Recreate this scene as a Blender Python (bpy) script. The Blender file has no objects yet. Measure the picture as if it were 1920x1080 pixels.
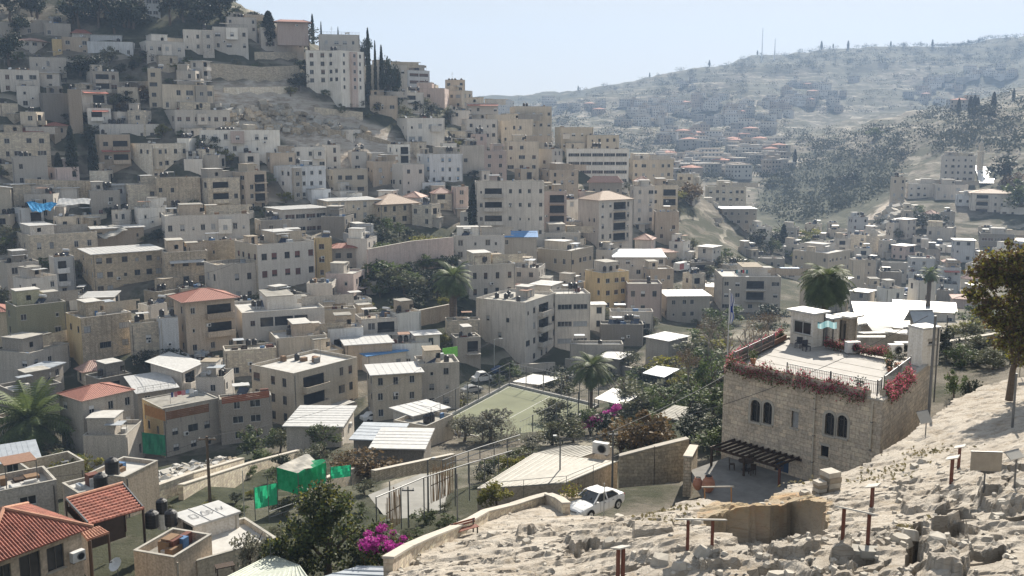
import bpy, math, random
import numpy as np
from mathutils import Vector, Matrix
R = random.Random(11)
sc = bpy.context.scene
COL = bpy.context.scene.collection
# ------------------------------------------------------------------ camera model (pixels of a 1920x1080 frame)
F, CX, CY = 1867.0, 960.0, 540.0
P = math.atan(300 / F); CP, SP = math.cos(P), math.sin(P)
def zat(py, Y): return Y * math.tan(math.atan((CY - py) / F) - P)
def at(px, py, Y):
    Z = zat(py, Y); return Vector(((px - CX) / F * (Y * CP - Z * SP), Y, Z))
def proj(p):
    Yc = p[1] * CP - p[2] * SP
    return CX + F * p[0] / Yc, CY - F * (p[1] * SP + p[2] * CP) / Yc
def wpoly(pts, Y=None): return pts
# ------------------------------------------------------------------ numpy noise
def _hash(ix, iy, s):
    h = (ix * 374761393 + iy * 668265263 + s * 974634541) & 0xFFFFFFFF
    h = ((h ^ (h >> 13)) * 1274126177) & 0xFFFFFFFF
    return ((h ^ (h >> 16)) & 0xFFFF) / 65535.0
def vnoise(x, y, s=0):
    x = np.asarray(x, float); y = np.asarray(y, float)
    ix = np.floor(x).astype(np.int64); iy = np.floor(y).astype(np.int64)
    fx = x - ix; fy = y - iy; fx = fx * fx * (3 - 2 * fx); fy = fy * fy * (3 - 2 * fy)
    a = _hash(ix, iy, s); b = _hash(ix + 1, iy, s); c = _hash(ix, iy + 1, s); d = _hash(ix + 1, iy + 1, s)
    return (a + (b - a) * fx) * (1 - fy) + (c + (d - c) * fx) * fy - .5
def fbm(x, y, o=4, s=0):
    r = 0; a = 1.0
    for i in range(o):
        r = r + a * vnoise(x * 2 ** i + 17.3 * i, y * 2 ** i - 9.1 * i, s + i); a *= .5
    return r
def inpoly(x, y, poly):
    x = np.asarray(x, float); y = np.asarray(y, float)
    r = np.zeros(np.broadcast(x, y).shape, bool); n = len(poly)
    for i in range(n):
        x1, y1 = poly[i]; x2, y2 = poly[(i + 1) % n]
        c = ((y1 > y) != (y2 > y)) & (x < (x2 - x1) * (y - y1) / (y2 - y1 + 1e-12) + x1)
        r ^= c
    return r
# ------------------------------------------------------------------ terrain from control points
class TPS:
    def __init__(s, pts, warp, lam=1e-3):
        pts = np.array(pts, float); s.warp = warp
        A = np.stack(warp(pts[:, 0], pts[:, 1]), 1); s.A = A; n = len(A)
        r2 = ((A[:, None] - A[None]) ** 2).sum(-1)
        K = .5 * r2 * np.log(r2 + 1e-12) + lam * np.eye(n)
        Pm = np.hstack([np.ones((n, 1)), A])
        M = np.block([[K, Pm], [Pm.T, np.zeros((3, 3))]])
        s.w = np.linalg.solve(M, np.concatenate([pts[:, 2], np.zeros(3)]))
    def __call__(s, X, Y):
        X = np.asarray(X, float); Y = np.asarray(Y, float); sh = np.broadcast(X, Y).shape
        a, b = s.warp(np.broadcast_to(X, sh).ravel(), np.broadcast_to(Y, sh).ravel())
        out = np.empty(a.shape)
        for i in range(0, len(a), 20000):
            q = np.stack([a[i:i+20000], b[i:i+20000]], 1)
            r2 = ((q[:, None] - s.A[None]) ** 2).sum(-1)
            out[i:i+20000] = (.5 * r2 * np.log(r2 + 1e-12)) @ s.w[:-3] + s.w[-3] + q @ s.w[-2:]
        return out.reshape(sh)
ROCKPTS = [(750,1080,33),(960,1080,30),(1300,1080,27),(1600,1080,25),(1900,1080,23),(1585,1020,28),(1290,1022,29),
 (1000,1005,40),(1062,958,51),(1200,966,46),(1300,952,45),(1500,905,51),(1640,940,40),(1750,892,47),(1900,860,43),(1850,760,66),
 (1740,800,61),(1900,740,70),(820,1040,38),(900,992,45),(1420,985,36),(1620,870,54),(1800,720,76),(1900,960,33),(1100,1040,33)]
rk = [tuple(at(*p)) for p in ROCKPTS]
rock_base = TPS(rk, lambda x, y: (x / 20, y / 20), 2e-3)
CTRL = """100 1150 60;300 1085 66;520 1110 53;640 1115 50;900 942 76;720 935 86;1000 905 84;560 925 95;250 965 80;300 905 100;100 905 105
400 880 120;600 830 140;800 800 155;30 862 130;200 870 150;340 853 155;480 822 160;650 782 168;960 770 165;900 700 200;1100 792 150
1180 682 215;1250 800 118;1150 845 96;1200 885 85;1250 905 77;1117 952 66;1180 925 72;1350 930 69;1450 930 70;1560 935 70;1690 860 70
1350 625 230;1500 602 260;1700 572 300;1850 560 320;1850 645 125;1780 690 90;1560 660 118
0 700 185;150 692 185;380 662 190;600 682 190;750 642 205;860 622 215;1000 684 213;0 560 215;250 545 225;530 563 222;700 560 226
780 520 236;950 560 240;1130 580 255;1300 560 290;0 460 240;250 470 245;440 468 248;650 450 260;900 475 270;1150 475 312;1350 470 345
1450 482 405;0 380 255;250 390 265;480 385 277;700 400 290;1000 410 312;1250 400 372;1380 402 435;0 300 266;200 320 280;480 320 292
700 340 311;950 340 332;1130 345 368;1280 346 435;0 230 276;200 250 287;430 250 302;600 270 317;800 265 338;950 260 375;1050 272 425
0 150 291;300 150 312;620 172 342;800 192 385;900 205 420;0 70 311;300 60 331;480 90 344;0 0 341;300 -10 352
1450 420 525;1600 432 480;1560 335 700;1550 372 620;1650 232 820;1800 203 760;1900 192 730;1640 398 482;1700 368 505;1800 350 522
1900 398 452;1850 302 562;1750 450 422;1900 502 382;1300 330 720;1250 252 1000;1500 252 1100;1400 202 1300;1000 205 1450;1100 180 1600
960 188 1750;1250 140 1750;1450 106 1800;1700 86 1900;1915 73 1900;1700 205 1300;1900 155 1400;1700 140 1600;1100 240 1000;1450 330 760"""
cp_ = []
for ln in CTRL.replace("\n", ";").split(";"):
    a = ln.split()
    if a: cp_.append(tuple(at(float(a[0]), float(a[1]), float(a[2]))))
cp_ += [(-70,500,12),(-40,560,-8),(-10,600,-35),(-160,480,60),(-330,520,70),(20,650,-45),(100,900,-25),(60,1100,0),(-200,1200,40),(-900,1500,120),
        (0,2500,20),(900,2500,60),(-900,2600,30),(1600,2400,60),(1200,1700,140),(900,1000,60),(500,600,10),(420,450,-20),(300,300,-30),(180,160,-10),
        (-250,300,30),(-220,200,-35),(-160,120,-45),(-90,40,-38),(-50,0,-25),(0,-20,-14),(60,-10,-10),(60,40,-14),(100,90,-12),(-20,10,-20),(20,5,-13)]
cp_ += [(x, y, z - 2.6) for x, y, z in rk]
twarp = lambda x, y: ((x / (y + 60)) * 3.0, np.log((y + 60) / 60) * 2.0)
terr_base = TPS(cp_, twarp, 1.5e-3)
def tsm(a, lo, hi):
    t = np.clip((a - lo) / (hi - lo), 0, 1); return t * t * (3 - 2 * t)
def onplane(px, py, z):
    Y = z / math.tan(math.atan((CY - py) / F) - P); return at(px, py, Y)
CZ = -47.0
COURT = [onplane(x, y, CZ) for x, y in ((808,800),(955,722),(1122,762),(975,842))]
def terr(X, Y):
    X = np.asarray(X, float); Y = np.asarray(Y, float)
    z = terr_base(X, Y)
    far = tsm(Y, 560, 1100)
    z = z + fbm(X / 30, Y / 30, 4, 3) * (1.0 + 5 * far) * tsm(Y, 120, 260) + fbm(X / 160, Y / 160, 3, 9) * 22 * far
    # shallow field terraces on the slopes
    st = 4.0 + 5 * far; k = z / st; fl = np.floor(k); z = z * .45 + .55 * (fl + tsm(k - fl, .55, 1.0)) * st * 1.0 + 0 * z
    return z
_GT = np.linspace(-1.25, 1.35, 560); _GL = np.linspace(math.log(70), math.log(3700), 760)
_TT, _LL = np.meshgrid(_GT, _GL); _QQ = np.exp(_LL); _ZG = terr(_TT * _QQ, _QQ - 60)
FLATS = []
_slow = terr
def _t0(X, Y):
    X = np.asarray(X, float); Y = np.asarray(Y, float); q = np.maximum(Y + 60, 1e-3); a = (X / q + 1.25) / 2.6 * 559; b = (np.log(q) - _GL[0]) / (_GL[-1] - _GL[0]) * 759
    ok = (a >= 0) & (a <= 558.9) & (b >= 0) & (b <= 758.9)
    if not np.all(ok): return _slow(X, Y)
    i = np.floor(a).astype(int); j = np.floor(b).astype(int); fa = a - i; fb = b - j
    return (_ZG[j, i] * (1 - fa) + _ZG[j, i + 1] * fa) * (1 - fb) + (_ZG[j + 1, i] * (1 - fa) + _ZG[j + 1, i + 1] * fa) * fb
def terr(X, Y):
    z = _t0(X, Y)
    for poly, zz in FLATS: z = np.where(inpoly(X, Y, poly), np.minimum(z, zz), z)
    return z
def gz(x, y): return float(terr(x, y))
_YS = np.concatenate([np.arange(22, 120, .5), np.arange(120, 500, 1.2), np.arange(500, 2400, 5)])
def ground_at(px, py, lo=22, hi=2400):
    t = math.tan(math.atan((CY - py) / F) - P)
    Y = _YS[(_YS >= lo) & (_YS <= hi)]
    Z = Y * t; X = (px - CX) / F * (Y * CP - Z * SP)
    b = np.nonzero(Z <= terr(X, Y))[0]
    if len(b): i = b[0]
    else:
        q = np.where(Y < (520 if px < 1000 else 1900), Z - terr(X, Y), 1e9); i = int(q.argmin())
    return Vector((X[i], Y[i], float(terr(X[i], Y[i]))))
FLATS += [([q[:2] for q in COURT], CZ - .25), ([onplane(x, y, -32.4)[:2] for x, y in ((680,925),(790,885),(845,890),(838,965),(735,995))], -32.7),
          ([onplane(x, y, -26.2)[:2] for x, y in ((1270,965),(1300,885),(1520,850),(1560,960))], -26.3),
          ([at(x, y, Y)[:2] for x, y, Y in ((1050,960,57),(1050,930,68),(1190,905,70),(1240,960,57))], -24.6)]
# ------------------------------------------------------------------ materials
MATS = {}
def _nt(name):
    m = bpy.data.materials.new(name); m.use_nodes = True
    nt = m.node_tree; b = nt.nodes['Principled BSDF']; return m, nt, b
def N(nt, t, **k):
    n = nt.nodes.new('ShaderNode' + t)
    for a, v in k.items():
        if a.startswith('i_'): n.inputs[a[2:].replace('_', ' ')].default_value = v
        else: setattr(n, a, v)
    return n
def ramp(nt, fac, stops):
    r = nt.nodes.new('ShaderNodeValToRGB'); e = r.color_ramp.elements
    while len(e) < len(stops): e.new(.5)
    for i, (p, c) in enumerate(stops):
        e[i].position = p; e[i].color = (*c, 1) if not isinstance(c, (int, float)) else (c, c, c, 1)
    nt.links.new(fac, r.inputs[0]); return r.outputs[0]
def mix(nt, a, b, f, bt='MIX'):
    m = nt.nodes.new('ShaderNodeMix'); m.data_type = 'RGBA'; m.blend_type = bt
    for s, v in ((0, f), (6, a), (7, b)):
        if hasattr(v, 'links'): nt.links.new(v, m.inputs[s])
        elif s == 0: m.inputs[0].default_value = v
        else: m.inputs[s].default_value = (*v, 1)
    return m.outputs[2]
def plain(name, c, rough=.8, metal=0, spec=.3, var=.15, scale=3.0, bump=0.0):
    """a coat of one colour with mottling in it"""
    if name in MATS: return MATS[name]
    m, nt, b = _nt(name)
    tc = N(nt, 'TexCoord'); no = N(nt, 'TexNoise', i_Scale=scale, i_Detail=6.0, i_Roughness=.65)
    nt.links.new(tc.outputs['Object'], no.inputs['Vector'])
    lo = tuple(x * (1 - var) for x in c); hi = tuple(min(1, x * (1 + var)) for x in c)
    col = ramp(nt, no.outputs[0], [(.3, lo), (.7, hi)])
    nt.links.new(col, b.inputs['Base Color'])
    b.inputs['Roughness'].default_value = rough; b.inputs['Metallic'].default_value = metal
    b.inputs['Specular IOR Level'].default_value = spec
    if bump:
        bp = N(nt, 'Bump', i_Strength=bump, i_Distance=.05); nt.links.new(no.outputs[0], bp.inputs['Height']); nt.links.new(bp.outputs[0], b.inputs['Normal'])
    MATS[name] = m; return m
def wallmat(name, c, block=None, stain=.5, mortar=.6):
    """rendered or stone wall: per-house tone, weather streaks running down, patches, optional stone coursing (uv in metres)"""
    if name in MATS: return MATS[name]
    m, nt, b = _nt(name); L = nt.links.new
    uv = N(nt, 'UVMap'); oi = N(nt, 'ObjectInfo'); tc = N(nt, 'TexCoord')
    base = ramp(nt, oi.outputs['Random'], [(0, tuple(x * .66 for x in c)), (.5, tuple(x * .92 for x in c)), (1, tuple(min(.82, x * 1.1) for x in c))])
    big = N(nt, 'TexNoise', i_Scale=.35, i_Detail=5.0, i_Roughness=.6); L(tc.outputs['Object'], big.inputs['Vector'])
    col = mix(nt, base, (c[0] * .62, c[1] * .6, c[2] * .57), ramp(nt, big.outputs[0], [(.42, 0), (.7, .55 * stain + .08)]))
    if block:
        bk = N(nt, 'TexBrick', i_Scale=1.0); L(uv.outputs[0], bk.inputs['Vector'])
        bk.inputs['Brick Width'].default_value = block[0]; bk.inputs['Row Height'].default_value = block[1]
        bk.inputs['Mortar Size'].default_value = .02; bk.inputs['Mortar Smooth'].default_value = .4; bk.inputs['Bias'].default_value = 0.0
        bk.inputs['Color1'].default_value = (.42, .42, .42, 1); bk.inputs['Color2'].default_value = (.72, .70, .66, 1)
        bk.inputs['Mortar'].default_value = (.5 * mortar, .5 * mortar, .48 * mortar, 1)
        col = mix(nt, col, bk.outputs[0], .75, 'OVERLAY')
    mp = N(nt, 'Mapping'); mp.inputs['Scale'].default_value = (2.2, .16, 1); L(uv.outputs[0], mp.inputs[0])
    st = N(nt, 'TexNoise', i_Scale=1.0, i_Detail=4.0); L(mp.outputs[0], st.inputs['Vector'])
    col = mix(nt, col, (c[0] * .45, c[1] * .43, c[2] * .4), ramp(nt, st.outputs[0], [(.46, 0), (.72, .78 * stain)]))
    fi = N(nt, 'TexNoise', i_Scale=6.0, i_Detail=5.0); L(tc.outputs['Object'], fi.inputs['Vector'])
    col = mix(nt, col, ramp(nt, fi.outputs[0], [(.3, .26), (.7, .66)]), .65, 'OVERLAY')
    L(col, b.inputs['Base Color']); b.inputs['Roughness'].default_value = .9; b.inputs['Specular IOR Level'].default_value = .2
    bp = N(nt, 'Bump', i_Strength=.35, i_Distance=.03); L((bk.outputs[1] if block else fi.outputs[0]), bp.inputs['Height'])
    if block: bp.invert = True
    L(bp.outputs[0], b.inputs['Normal'])
    MATS[name] = m; return m
def tilemat(name, c, row=.33, course=.36, axis_u=True):
    """clay roof tile: ribs along the slope and courses across (uv in metres)"""
    if name in MATS: return MATS[name]
    m, nt, b = _nt(name); L = nt.links.new
    uv = N(nt, 'UVMap'); sp = N(nt, 'SeparateXYZ'); L(uv.outputs[0], sp.inputs[0])
    def saw(o, s):
        a = N(nt, 'Math', operation='DIVIDE'); L(o, a.inputs[0]); a.inputs[1].default_value = s
        f = N(nt, 'Math', operation='FRACT'); L(a.outputs[0], f.inputs[0]); return f.outputs[0]
    u = saw(sp.outputs[0], row); v = saw(sp.outputs[1], course)
    no = N(nt, 'TexNoise', i_Scale=2.5, i_Detail=5.0); L(uv.outputs[0], no.inputs['Vector'])
    col = ramp(nt, no.outputs[0], [(.25, tuple(x * .6 for x in c)), (.5, c), (.8, tuple(min(1, x * 1.25) for x in c))])
    col = mix(nt, col, (.05, .025, .02), ramp(nt, u, [(.0, .9), (.16, 0), (.86, 0), (1, .9)]))
    col = mix(nt, col, (.08, .035, .025), ramp(nt, v, [(.0, .55), (.12, 0), (.95, 0), (1, .4)]))
    L(col, b.inputs['Base Color']); b.inputs['Roughness'].default_value = .75
    bp = N(nt, 'Bump', i_Strength=.8, i_Distance=.06); L(ramp(nt, u, [(0, 0), (.5, 1), (1, 0)]), bp.inputs['Height']); L(bp.outputs[0], b.inputs['Normal'])
    MATS[name] = m; return m
def leafmat(name, a, bcol, trans=.35, scale=1.6):
    if name in MATS: return MATS[name]
    m, nt, b = _nt(name); L = nt.links.new
    tc = N(nt, 'TexCoord'); no = N(nt, 'TexNoise', i_Scale=scale, i_Detail=6.0, i_Roughness=.8); L(tc.outputs['Object'], no.inputs['Vector'])
    oi = N(nt, 'ObjectInfo')
    col = ramp(nt, no.outputs[0], [(.34, a), (.62, bcol)])
    col = mix(nt, col, (.07, .07, .05), ramp(nt, oi.outputs['Random'], [(0, 0), (1, .35)]))
    L(col, b.inputs['Base Color']); b.inputs['Roughness'].default_value = .6 if name != 'far_wood' else 1; b.inputs['Specular IOR Level'].default_value = .25 if name != 'far_wood' else 0
    tr = N(nt, 'BsdfTranslucent'); L(col, tr.inputs[0]); mx = N(nt, 'MixShader'); mx.inputs[0].default_value = trans
    L(b.outputs[0], mx.inputs[1]); L(tr.outputs[0], mx.inputs[2]); L(mx.outputs[0], nt.nodes['Material Output'].inputs[0])
    MATS[name] = m; return m
# walls: code -> (material, colour words)
W = {
 'w': (wallmat('paint_white', (.76,.72,.66), stain=.45), 'white'), 'p': (wallmat('paint_pale_grey', (.62,.575,.515)), 'pale grey'),
 'g': (wallmat('render_grey', (0.488,0.447,0.392)), 'grey'), 'd': (wallmat('render_dark_grey', (0.317,0.291,0.255)), 'dark grey'),
 'c': (wallmat('render_cream', (.63,.555,.445)), 'cream'), 't': (wallmat('render_tan', (.50,.415,.325)), 'tan'),
 'y': (wallmat('wall_yellow', (.62,.48,.27)), 'yellow'), 'o': (wallmat('paint_olive', (0.414,0.394,0.273)), 'olive green'),
 'k': (wallmat('paint_pinkish', (0.610,0.499,0.447)), 'pinkish'), 'b': (wallmat('paint_bluish', (0.610,0.621,0.631)), 'bluish white'),
 's': (wallmat('stone_grey', (0.549,0.488,0.398), (.62,.31)), 'grey stone'), 'h': (wallmat('stone_honey', (.53,.45,.34), (.6,.3)), 'honey stone'),
 'r': (wallmat('stone_old', (0.488,0.419,0.327), (.42,.24), .9, .4), 'old stone'), 'e': (wallmat('stone_white', (.66,.60,.51), (.62,.3)), 'white stone'),
}
ROOFM = [plain('roof_white', (.43,.42,.395), .85, var=.18, scale=.9), plain('roof_pale', (.34,.325,.29), .9, var=.25, scale=.8),
         plain('roof_concrete', (.24,.23,.205), .9, var=.3, scale=.7), plain('roof_dust', (.29,.25,.195), .95, var=.25, scale=.7)]
GLASS = plain('window_glass', (.028,.032,.038), .12, spec=.5, var=.5, scale=.8)
FRAME = plain('window_frame', (.5,.5,.49), .5); FRAMED = plain('window_frame_dark', (.12,.11,.10), .5); SILL = plain('stone_sill', (.40,.37,.32), .85)
SHUT = {'brown': plain('shutter_brown', (.10,.06,.045), .6), 'blue': plain('shutter_blue', (.15,.24,.36), .6), 'red': plain('shutter_red', (.17,.07,.06), .6),
        'grey': plain('shutter_grey', (.33,.34,.35), .6), 'green': plain('shutter_green', (.06,.15,.1), .6), 'white': plain('shutter_white', (.6,.6,.6), .6)}
BLACK = plain('tank_black', (.018,.018,.02), .45, spec=.5); WHITE = plain('enamel_white', (.6,.6,.59), .4, spec=.4)
METAL = plain('metal_grey', (.16,.165,.17), .5, .5); RAIL = plain('rail_iron', (.06,.06,.065), .6, .3); GALV = plain('galvanised', (.52,.54,.55), .4, .6)
SHEET = plain('sheet_white', (.46,.46,.45), .5, .1, var=.15, scale=1.5); SHEETG = plain('sheet_grey', (.36,.39,.42), .5, .2, scale=1.5); SHEETB = plain('sheet_blue', (.09,.24,.48), .5, scale=1.5)
DARK = plain('dark_opening', (.012,.012,.013), .9); CONC = plain('concrete', (.40,.39,.37), .9, var=.25, scale=1.2, bump=.2)
WOODD = plain('wood_dark', (.05,.032,.022), .7); WOOD = plain('wood_orange', (.42,.2,.07), .65); RUST = plain('rust_post', (.13,.05,.035), .7)
TILE = tilemat('clay_tile', (.30,.115,.08)); TILEP = tilemat('clay_tile_faded', (.42,.27,.22)); TILET = tilemat('clay_tile_tan', (.36,.27,.20))
BARK = plain('bark', (.12,.09,.065), .95, var=.35, scale=5, bump=.5); BARKP = plain('bark_pale', (.28,.24,.2), .95, var=.3, scale=5)
SOLAR = plain('solar_glass', (.02,.03,.06), .15, spec=.6)
RED = plain('cloth_red', (.4,.05,.06), .8); TEAL = plain('cloth_teal', (.015,.16,.19), .7); LIME = plain('cloth_lime', (.22,.62,.10), .7)
NETD = leafmat('net_dark', (.0,.08,.05), (.01,.12,.07), .3)
NETG = leafmat('net_green', (.0,.50,.22), (.03,.68,.33), .65)
# ------------------------------------------------------------------ mesh builder
class MB:
    def __init__(s): s.v = []; s.f = []; s.m = []; s.mats = []
    def mi(s, mat):
        if mat not in s.mats: s.mats.append(mat)
        return s.mats.index(mat)
    def face(s, pts, mat):
        n = len(s.v); s.v += [tuple(p) for p in pts]; s.f.append(tuple(range(n, n + len(pts)))); s.m.append(s.mi(mat)); return s
    def box(s, x0, y0, z0, x1, y1, z1, mat, M=None, skip=''):
        c = [Vector(q) for q in ((x0,y0,z0),(x1,y0,z0),(x1,y1,z0),(x0,y1,z0),(x0,y0,z1),(x1,y0,z1),(x1,y1,z1),(x0,y1,z1))]
        if M is not None: c = [M @ q for q in c]
        n = len(s.v); s.v += [tuple(q) for q in c]; i = s.mi(mat)
        for k, q in (('b', (0,3,2,1)), ('t', (4,5,6,7)), ('f', (0,1,5,4)), ('r', (1,2,6,5)), ('k', (2,3,7,6)), ('l', (3,0,4,7))):
            if k in skip: continue
            s.f.append(tuple(n + j for j in q)); s.m.append(i)
        return s
    def bar(s, a, b, w, h, mat):
        """square bar from a to b"""
        a = Vector(a); b = Vector(b); d = (b - a); L = d.length
        if L < 1e-6: return s
        q = d.to_track_quat('X', 'Z').to_matrix().to_4x4(); q.translation = a
        return s.box(0, -w/2, -h/2, L, w/2, h/2, mat, q)
    def tube(s, pts, rad, mat, n=6, caps=True):
        pts = [Vector(p) for p in pts]; i = s.mi(mat); base = len(s.v); K = len(pts)
        if not hasattr(rad, '__len__'): rad = [rad] * K
        for k, p in enumerate(pts):
            d = (pts[min(k+1, K-1)] - pts[max(k-1, 0)]).normalized()
            x = d.orthogonal().normalized() if abs(d.z) < .95 else Vector((1,0,0)); x = (x - d * x.dot(d)).normalized(); y = d.cross(x)
            for j in range(n):
                a = 2 * math.pi * j / n; s.v.append(tuple(p + (x * math.cos(a) + y * math.sin(a)) * rad[k]))
        for k in range(K - 1):
            for j in range(n):
                a = base + k * n + j; b = base + k * n + (j + 1) % n; s.f.append((a, b, b + n, a + n)); s.m.append(i)
        if caps:
            s.f.append(tuple(base + j for j in range(n))[::-1]); s.m.append(i); s.f.append(tuple(base + (K-1) * n + j for j in range(n))); s.m.append(i)
        return s
    def cyl(s, x, y, z0, z1, r, mat, n=10, r2=None): return s.tube([(x,y,z0),(x,y,z1)], [r, r if r2 is None else r2], mat, n)
    def leaves(s, P_, size, mat, rng, up=.0):
        i = s.mi(mat); n0 = len(s.v); n = len(P_)
        a = rng.normal(size=(n, 3)); a[:, 2] += up; a /= np.linalg.norm(a, axis=1)[:, None] + 1e-9
        b = rng.normal(size=(n, 3)); b -= (b * a).sum(1)[:, None] * a; b /= np.linalg.norm(b, axis=1)[:, None] + 1e-9
        c = np.cross(a, b); sz = size * (.6 + .8 * rng.random((n, 1)))
        q = np.stack([P_ - b * sz * .5, P_ + c * sz * .32, P_ + b * sz * .55, P_ - c * sz * .32], 1).reshape(-1, 3)
        s.v += [tuple(t) for t in q]
        s.f += [(n0 + 4*k, n0 + 4*k + 1, n0 + 4*k + 2, n0 + 4*k + 3) for k in range(n)]; s.m += [i] * n
        return s
    def mesh(s, name, smooth=False):
        me = bpy.data.meshes.new(name); me.from_pydata(s.v, [], s.f)
        for mt in s.mats: me.materials.append(mt)
        me.polygons.foreach_set('material_index', s.m)
        # uv in metres: along the face and up it
        uvl = me.uv_layers.new(name='UVMap'); nl = len(me.loops)
        nor = np.empty(len(me.polygons) * 3); me.polygons.foreach_get('normal', nor); nor = nor.reshape(-1, 3)
        tot = np.empty(len(me.polygons), int); me.polygons.foreach_get('loop_total', tot)
        vi = np.empty(nl, int); me.loops.foreach_get('vertex_index', vi)
        co = np.array(s.v, float)[vi]; nn = np.repeat(nor, tot, 0)
        tx = np.stack([-nn[:, 1], nn[:, 0], np.zeros(nl)], 1); ln = np.linalg.norm(tx, axis=1); flat = ln < .12
        tx[flat] = (1, 0, 0); ln[flat] = 1; tx /= ln[:, None]; ty = np.cross(nn, tx)
        ty[flat] = (0, 1, 0)
        uv = np.stack([(co * tx).sum(1), (co * ty).sum(1)], 1)
        uvl.data.foreach_set('uv', uv.ravel())
        if smooth: me.polygons.foreach_set('use_smooth', [True] * len(me.polygons))
        me.update(); return me
    def build(s, name, parent=None, loc=None, rz=0, smooth=False):
        return link(name, s.mesh(name, smooth), parent, loc, rz)
def link(name, me, parent=None, loc=None, rz=0):
    o = bpy.data.objects.new(name, me); COL.objects.link(o)
    if parent is not None: o.parent = parent
    if loc is not None: o.location = loc
    if rz: o.rotation_euler[2] = rz
    return o
def empty(name, loc, rz=0):
    o = bpy.data.objects.new(name, None); o.empty_display_size = .2; COL.objects.link(o); o.location = loc; o.rotation_euler[2] = rz; return o
def tag(o, label=None, cat=None, group=None, kind=None):
    if label: o['label'] = label
    if cat: o['category'] = cat
    if group: o['group'] = group
    if kind: o['kind'] = kind
    return o
# ------------------------------------------------------------------ rock outcrop heights (a finer sheet over the ground)
def rock_at(px, py, f=None):
    t = math.tan(math.atan((CY - py) / F) - P); Y = np.arange(15, 110, .1)
    Z = Y * t; X = (px - CX) / F * (Y * CP - Z * SP); h = (f or rock_base)(X, Y)
    b = np.nonzero(Z <= h)[0]; i = b[0] if len(b) else len(Y) - 1
    return (float(X[i]), float(Y[i]))
ROCKPOLY = [rock_at(*q) for q in ((690,1100),(738,1070),(800,1030),(880,988),(960,958),(1030,940),(1058,956),(1120,964),(1200,968),(1238,962),
  (1264,942),(1312,934),(1400,940),(1450,927),(1482,907),(1540,894),(1600,878),(1650,850),(1700,815),(1735,786),(1762,768),(1785,750),(1830,728),(1900,708),(2010,700))] + [(46,20),(-8,20)]
PITS = [([(1372,1003),(1440,1022),(1500,1004),(1547,1002),(1547,944),(1490,934),(1440,944),(1335,957),(1312,968)], 1.9, .3),
        ([(1755,950),(1812,944),(1832,962),(1772,984)], 1.5, .12), ([(1822,1022),(1888,1006),(1902,1032),(1862,1060),(1815,1052)], 1.7, .12),
        ([(1698,1062),(1714,992),(1728,990),(1726,1062)], 1.5, .1), ([(1842,872),(1925,862),(1935,890),(1850,900)], 1.5, .12),
        ([(1060,1034),(1108,1020),(1135,1027),(1080,1042)], .55, .1), ([(1192,1012),(1240,1004),(1252,1012),(1200,1020)], .5, .1),
        ([(1838,930),(1872,926),(1880,940),(1844,944)], .7, .1), ([(1560,1050),(1640,1040),(1650,1056),(1570,1068)], .5, .1),
        ([(968,1035),(1000,1025),(1012,1033),(978,1042)], .4, .1), ([(1745,1000),(1800,990),(1812,1010),(1760,1030)], 1.2, .1),
        ([(1675,905),(1720,898),(1745,905),(1690,912)], .35, .1), ([(1880,960),(1925,955),(1930,985),(1890,990)], 1.5, .1), ([(1690,975),(1745,965),(1752,985),(1700,992)], 1.1, .1), ([(1510,968),(1545,962),(1552,985),(1520,992)], .9, .1), ([(1130,1055),(1190,1048),(1200,1058),(1140,1068)], .5, .12), ([(850,1050),(900,1040),(915,1050),(865,1062)], .5, .12), ([(1400,1060),(1455,1050),(1470,1062),(1410,1075)], .45, .1),
        ([(1730,1000),(1800,985),(1822,1040),(1812,1075),(1740,1078)], -.2, .3), ([(1680,925),(1760,918),(1775,948),(1700,958)], -.12, .3), ([(1560,1035),(1600,1028),(1606,1090),(1560,1090)], -.14, .3), ([(1840,905),(1925,898),(1930,945),(1880,958),(1836,940)], -.25, .25),
        ([(1180,985),(1260,978),(1262,1000),(1190,1008)], -.14, .3), ([(1065,1018),(1140,1010),(1180,1022),(1100,1032)], -.16, .35), ([(960,1000),(1020,992),(1040,1005),(975,1016)], -.12, .3), ([(1440,1030),(1500,1012),(1540,1020),(1500,1045)], -.14, .35), ([(1300,1040),(1370,1030),(1390,1050),(1310,1065)], -.12, .3)]
PITW = [([rock_at(*q) for q in poly], d, s) for poly, d, s in PITS]
def rock_h(X, Y):
    wx = X + 1.3 * fbm(X * .5, Y * .5, 4, 40); wy = Y + 1.6 * fbm(X * .5, Y * .5, 4, 41)
    n = fbm(wx * .26 + wy * .08, wy * .3 - wx * .06, 5, 21) * .46
    st = .20; k = n / st; fl = np.floor(k); led = (fl + tsm(k - fl, .82, .97)) * st
    z = rock_base(X, Y) + .45 * n + .55 * led + .035 * fbm(X * 1.9, Y * 2.2, 5, 23) - .09 * np.abs(fbm(X * .9 + 3, Y * 1.1, 4, 24)) - .10 * tsm(fbm(X * 1.5, Y * 1.7, 4, 26), .22, .38)
    path = tsm(Y, 43, 49) * .85
    z = z * 1.0 - path * (.3 * n + .5 * led)
    cr = np.abs(fbm(wx * .55, wy * .8, 3, 29)); z = z - .3 * (1 - tsm(cr, .0, .04)) * (1 - path)
    for poly, d, s in PITW:
        jx = X + s * fbm(X * 1.3, Y * 1.3, 2, 31); jy = Y + s * fbm(X * 1.3, Y * 1.3, 2, 33)
        ins = inpoly(jx, jy, poly); z = np.where(ins, z - d - .25 * fbm(X * 1.5, Y * 1.5, 3, 35) + .1, z)
    return z
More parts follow.
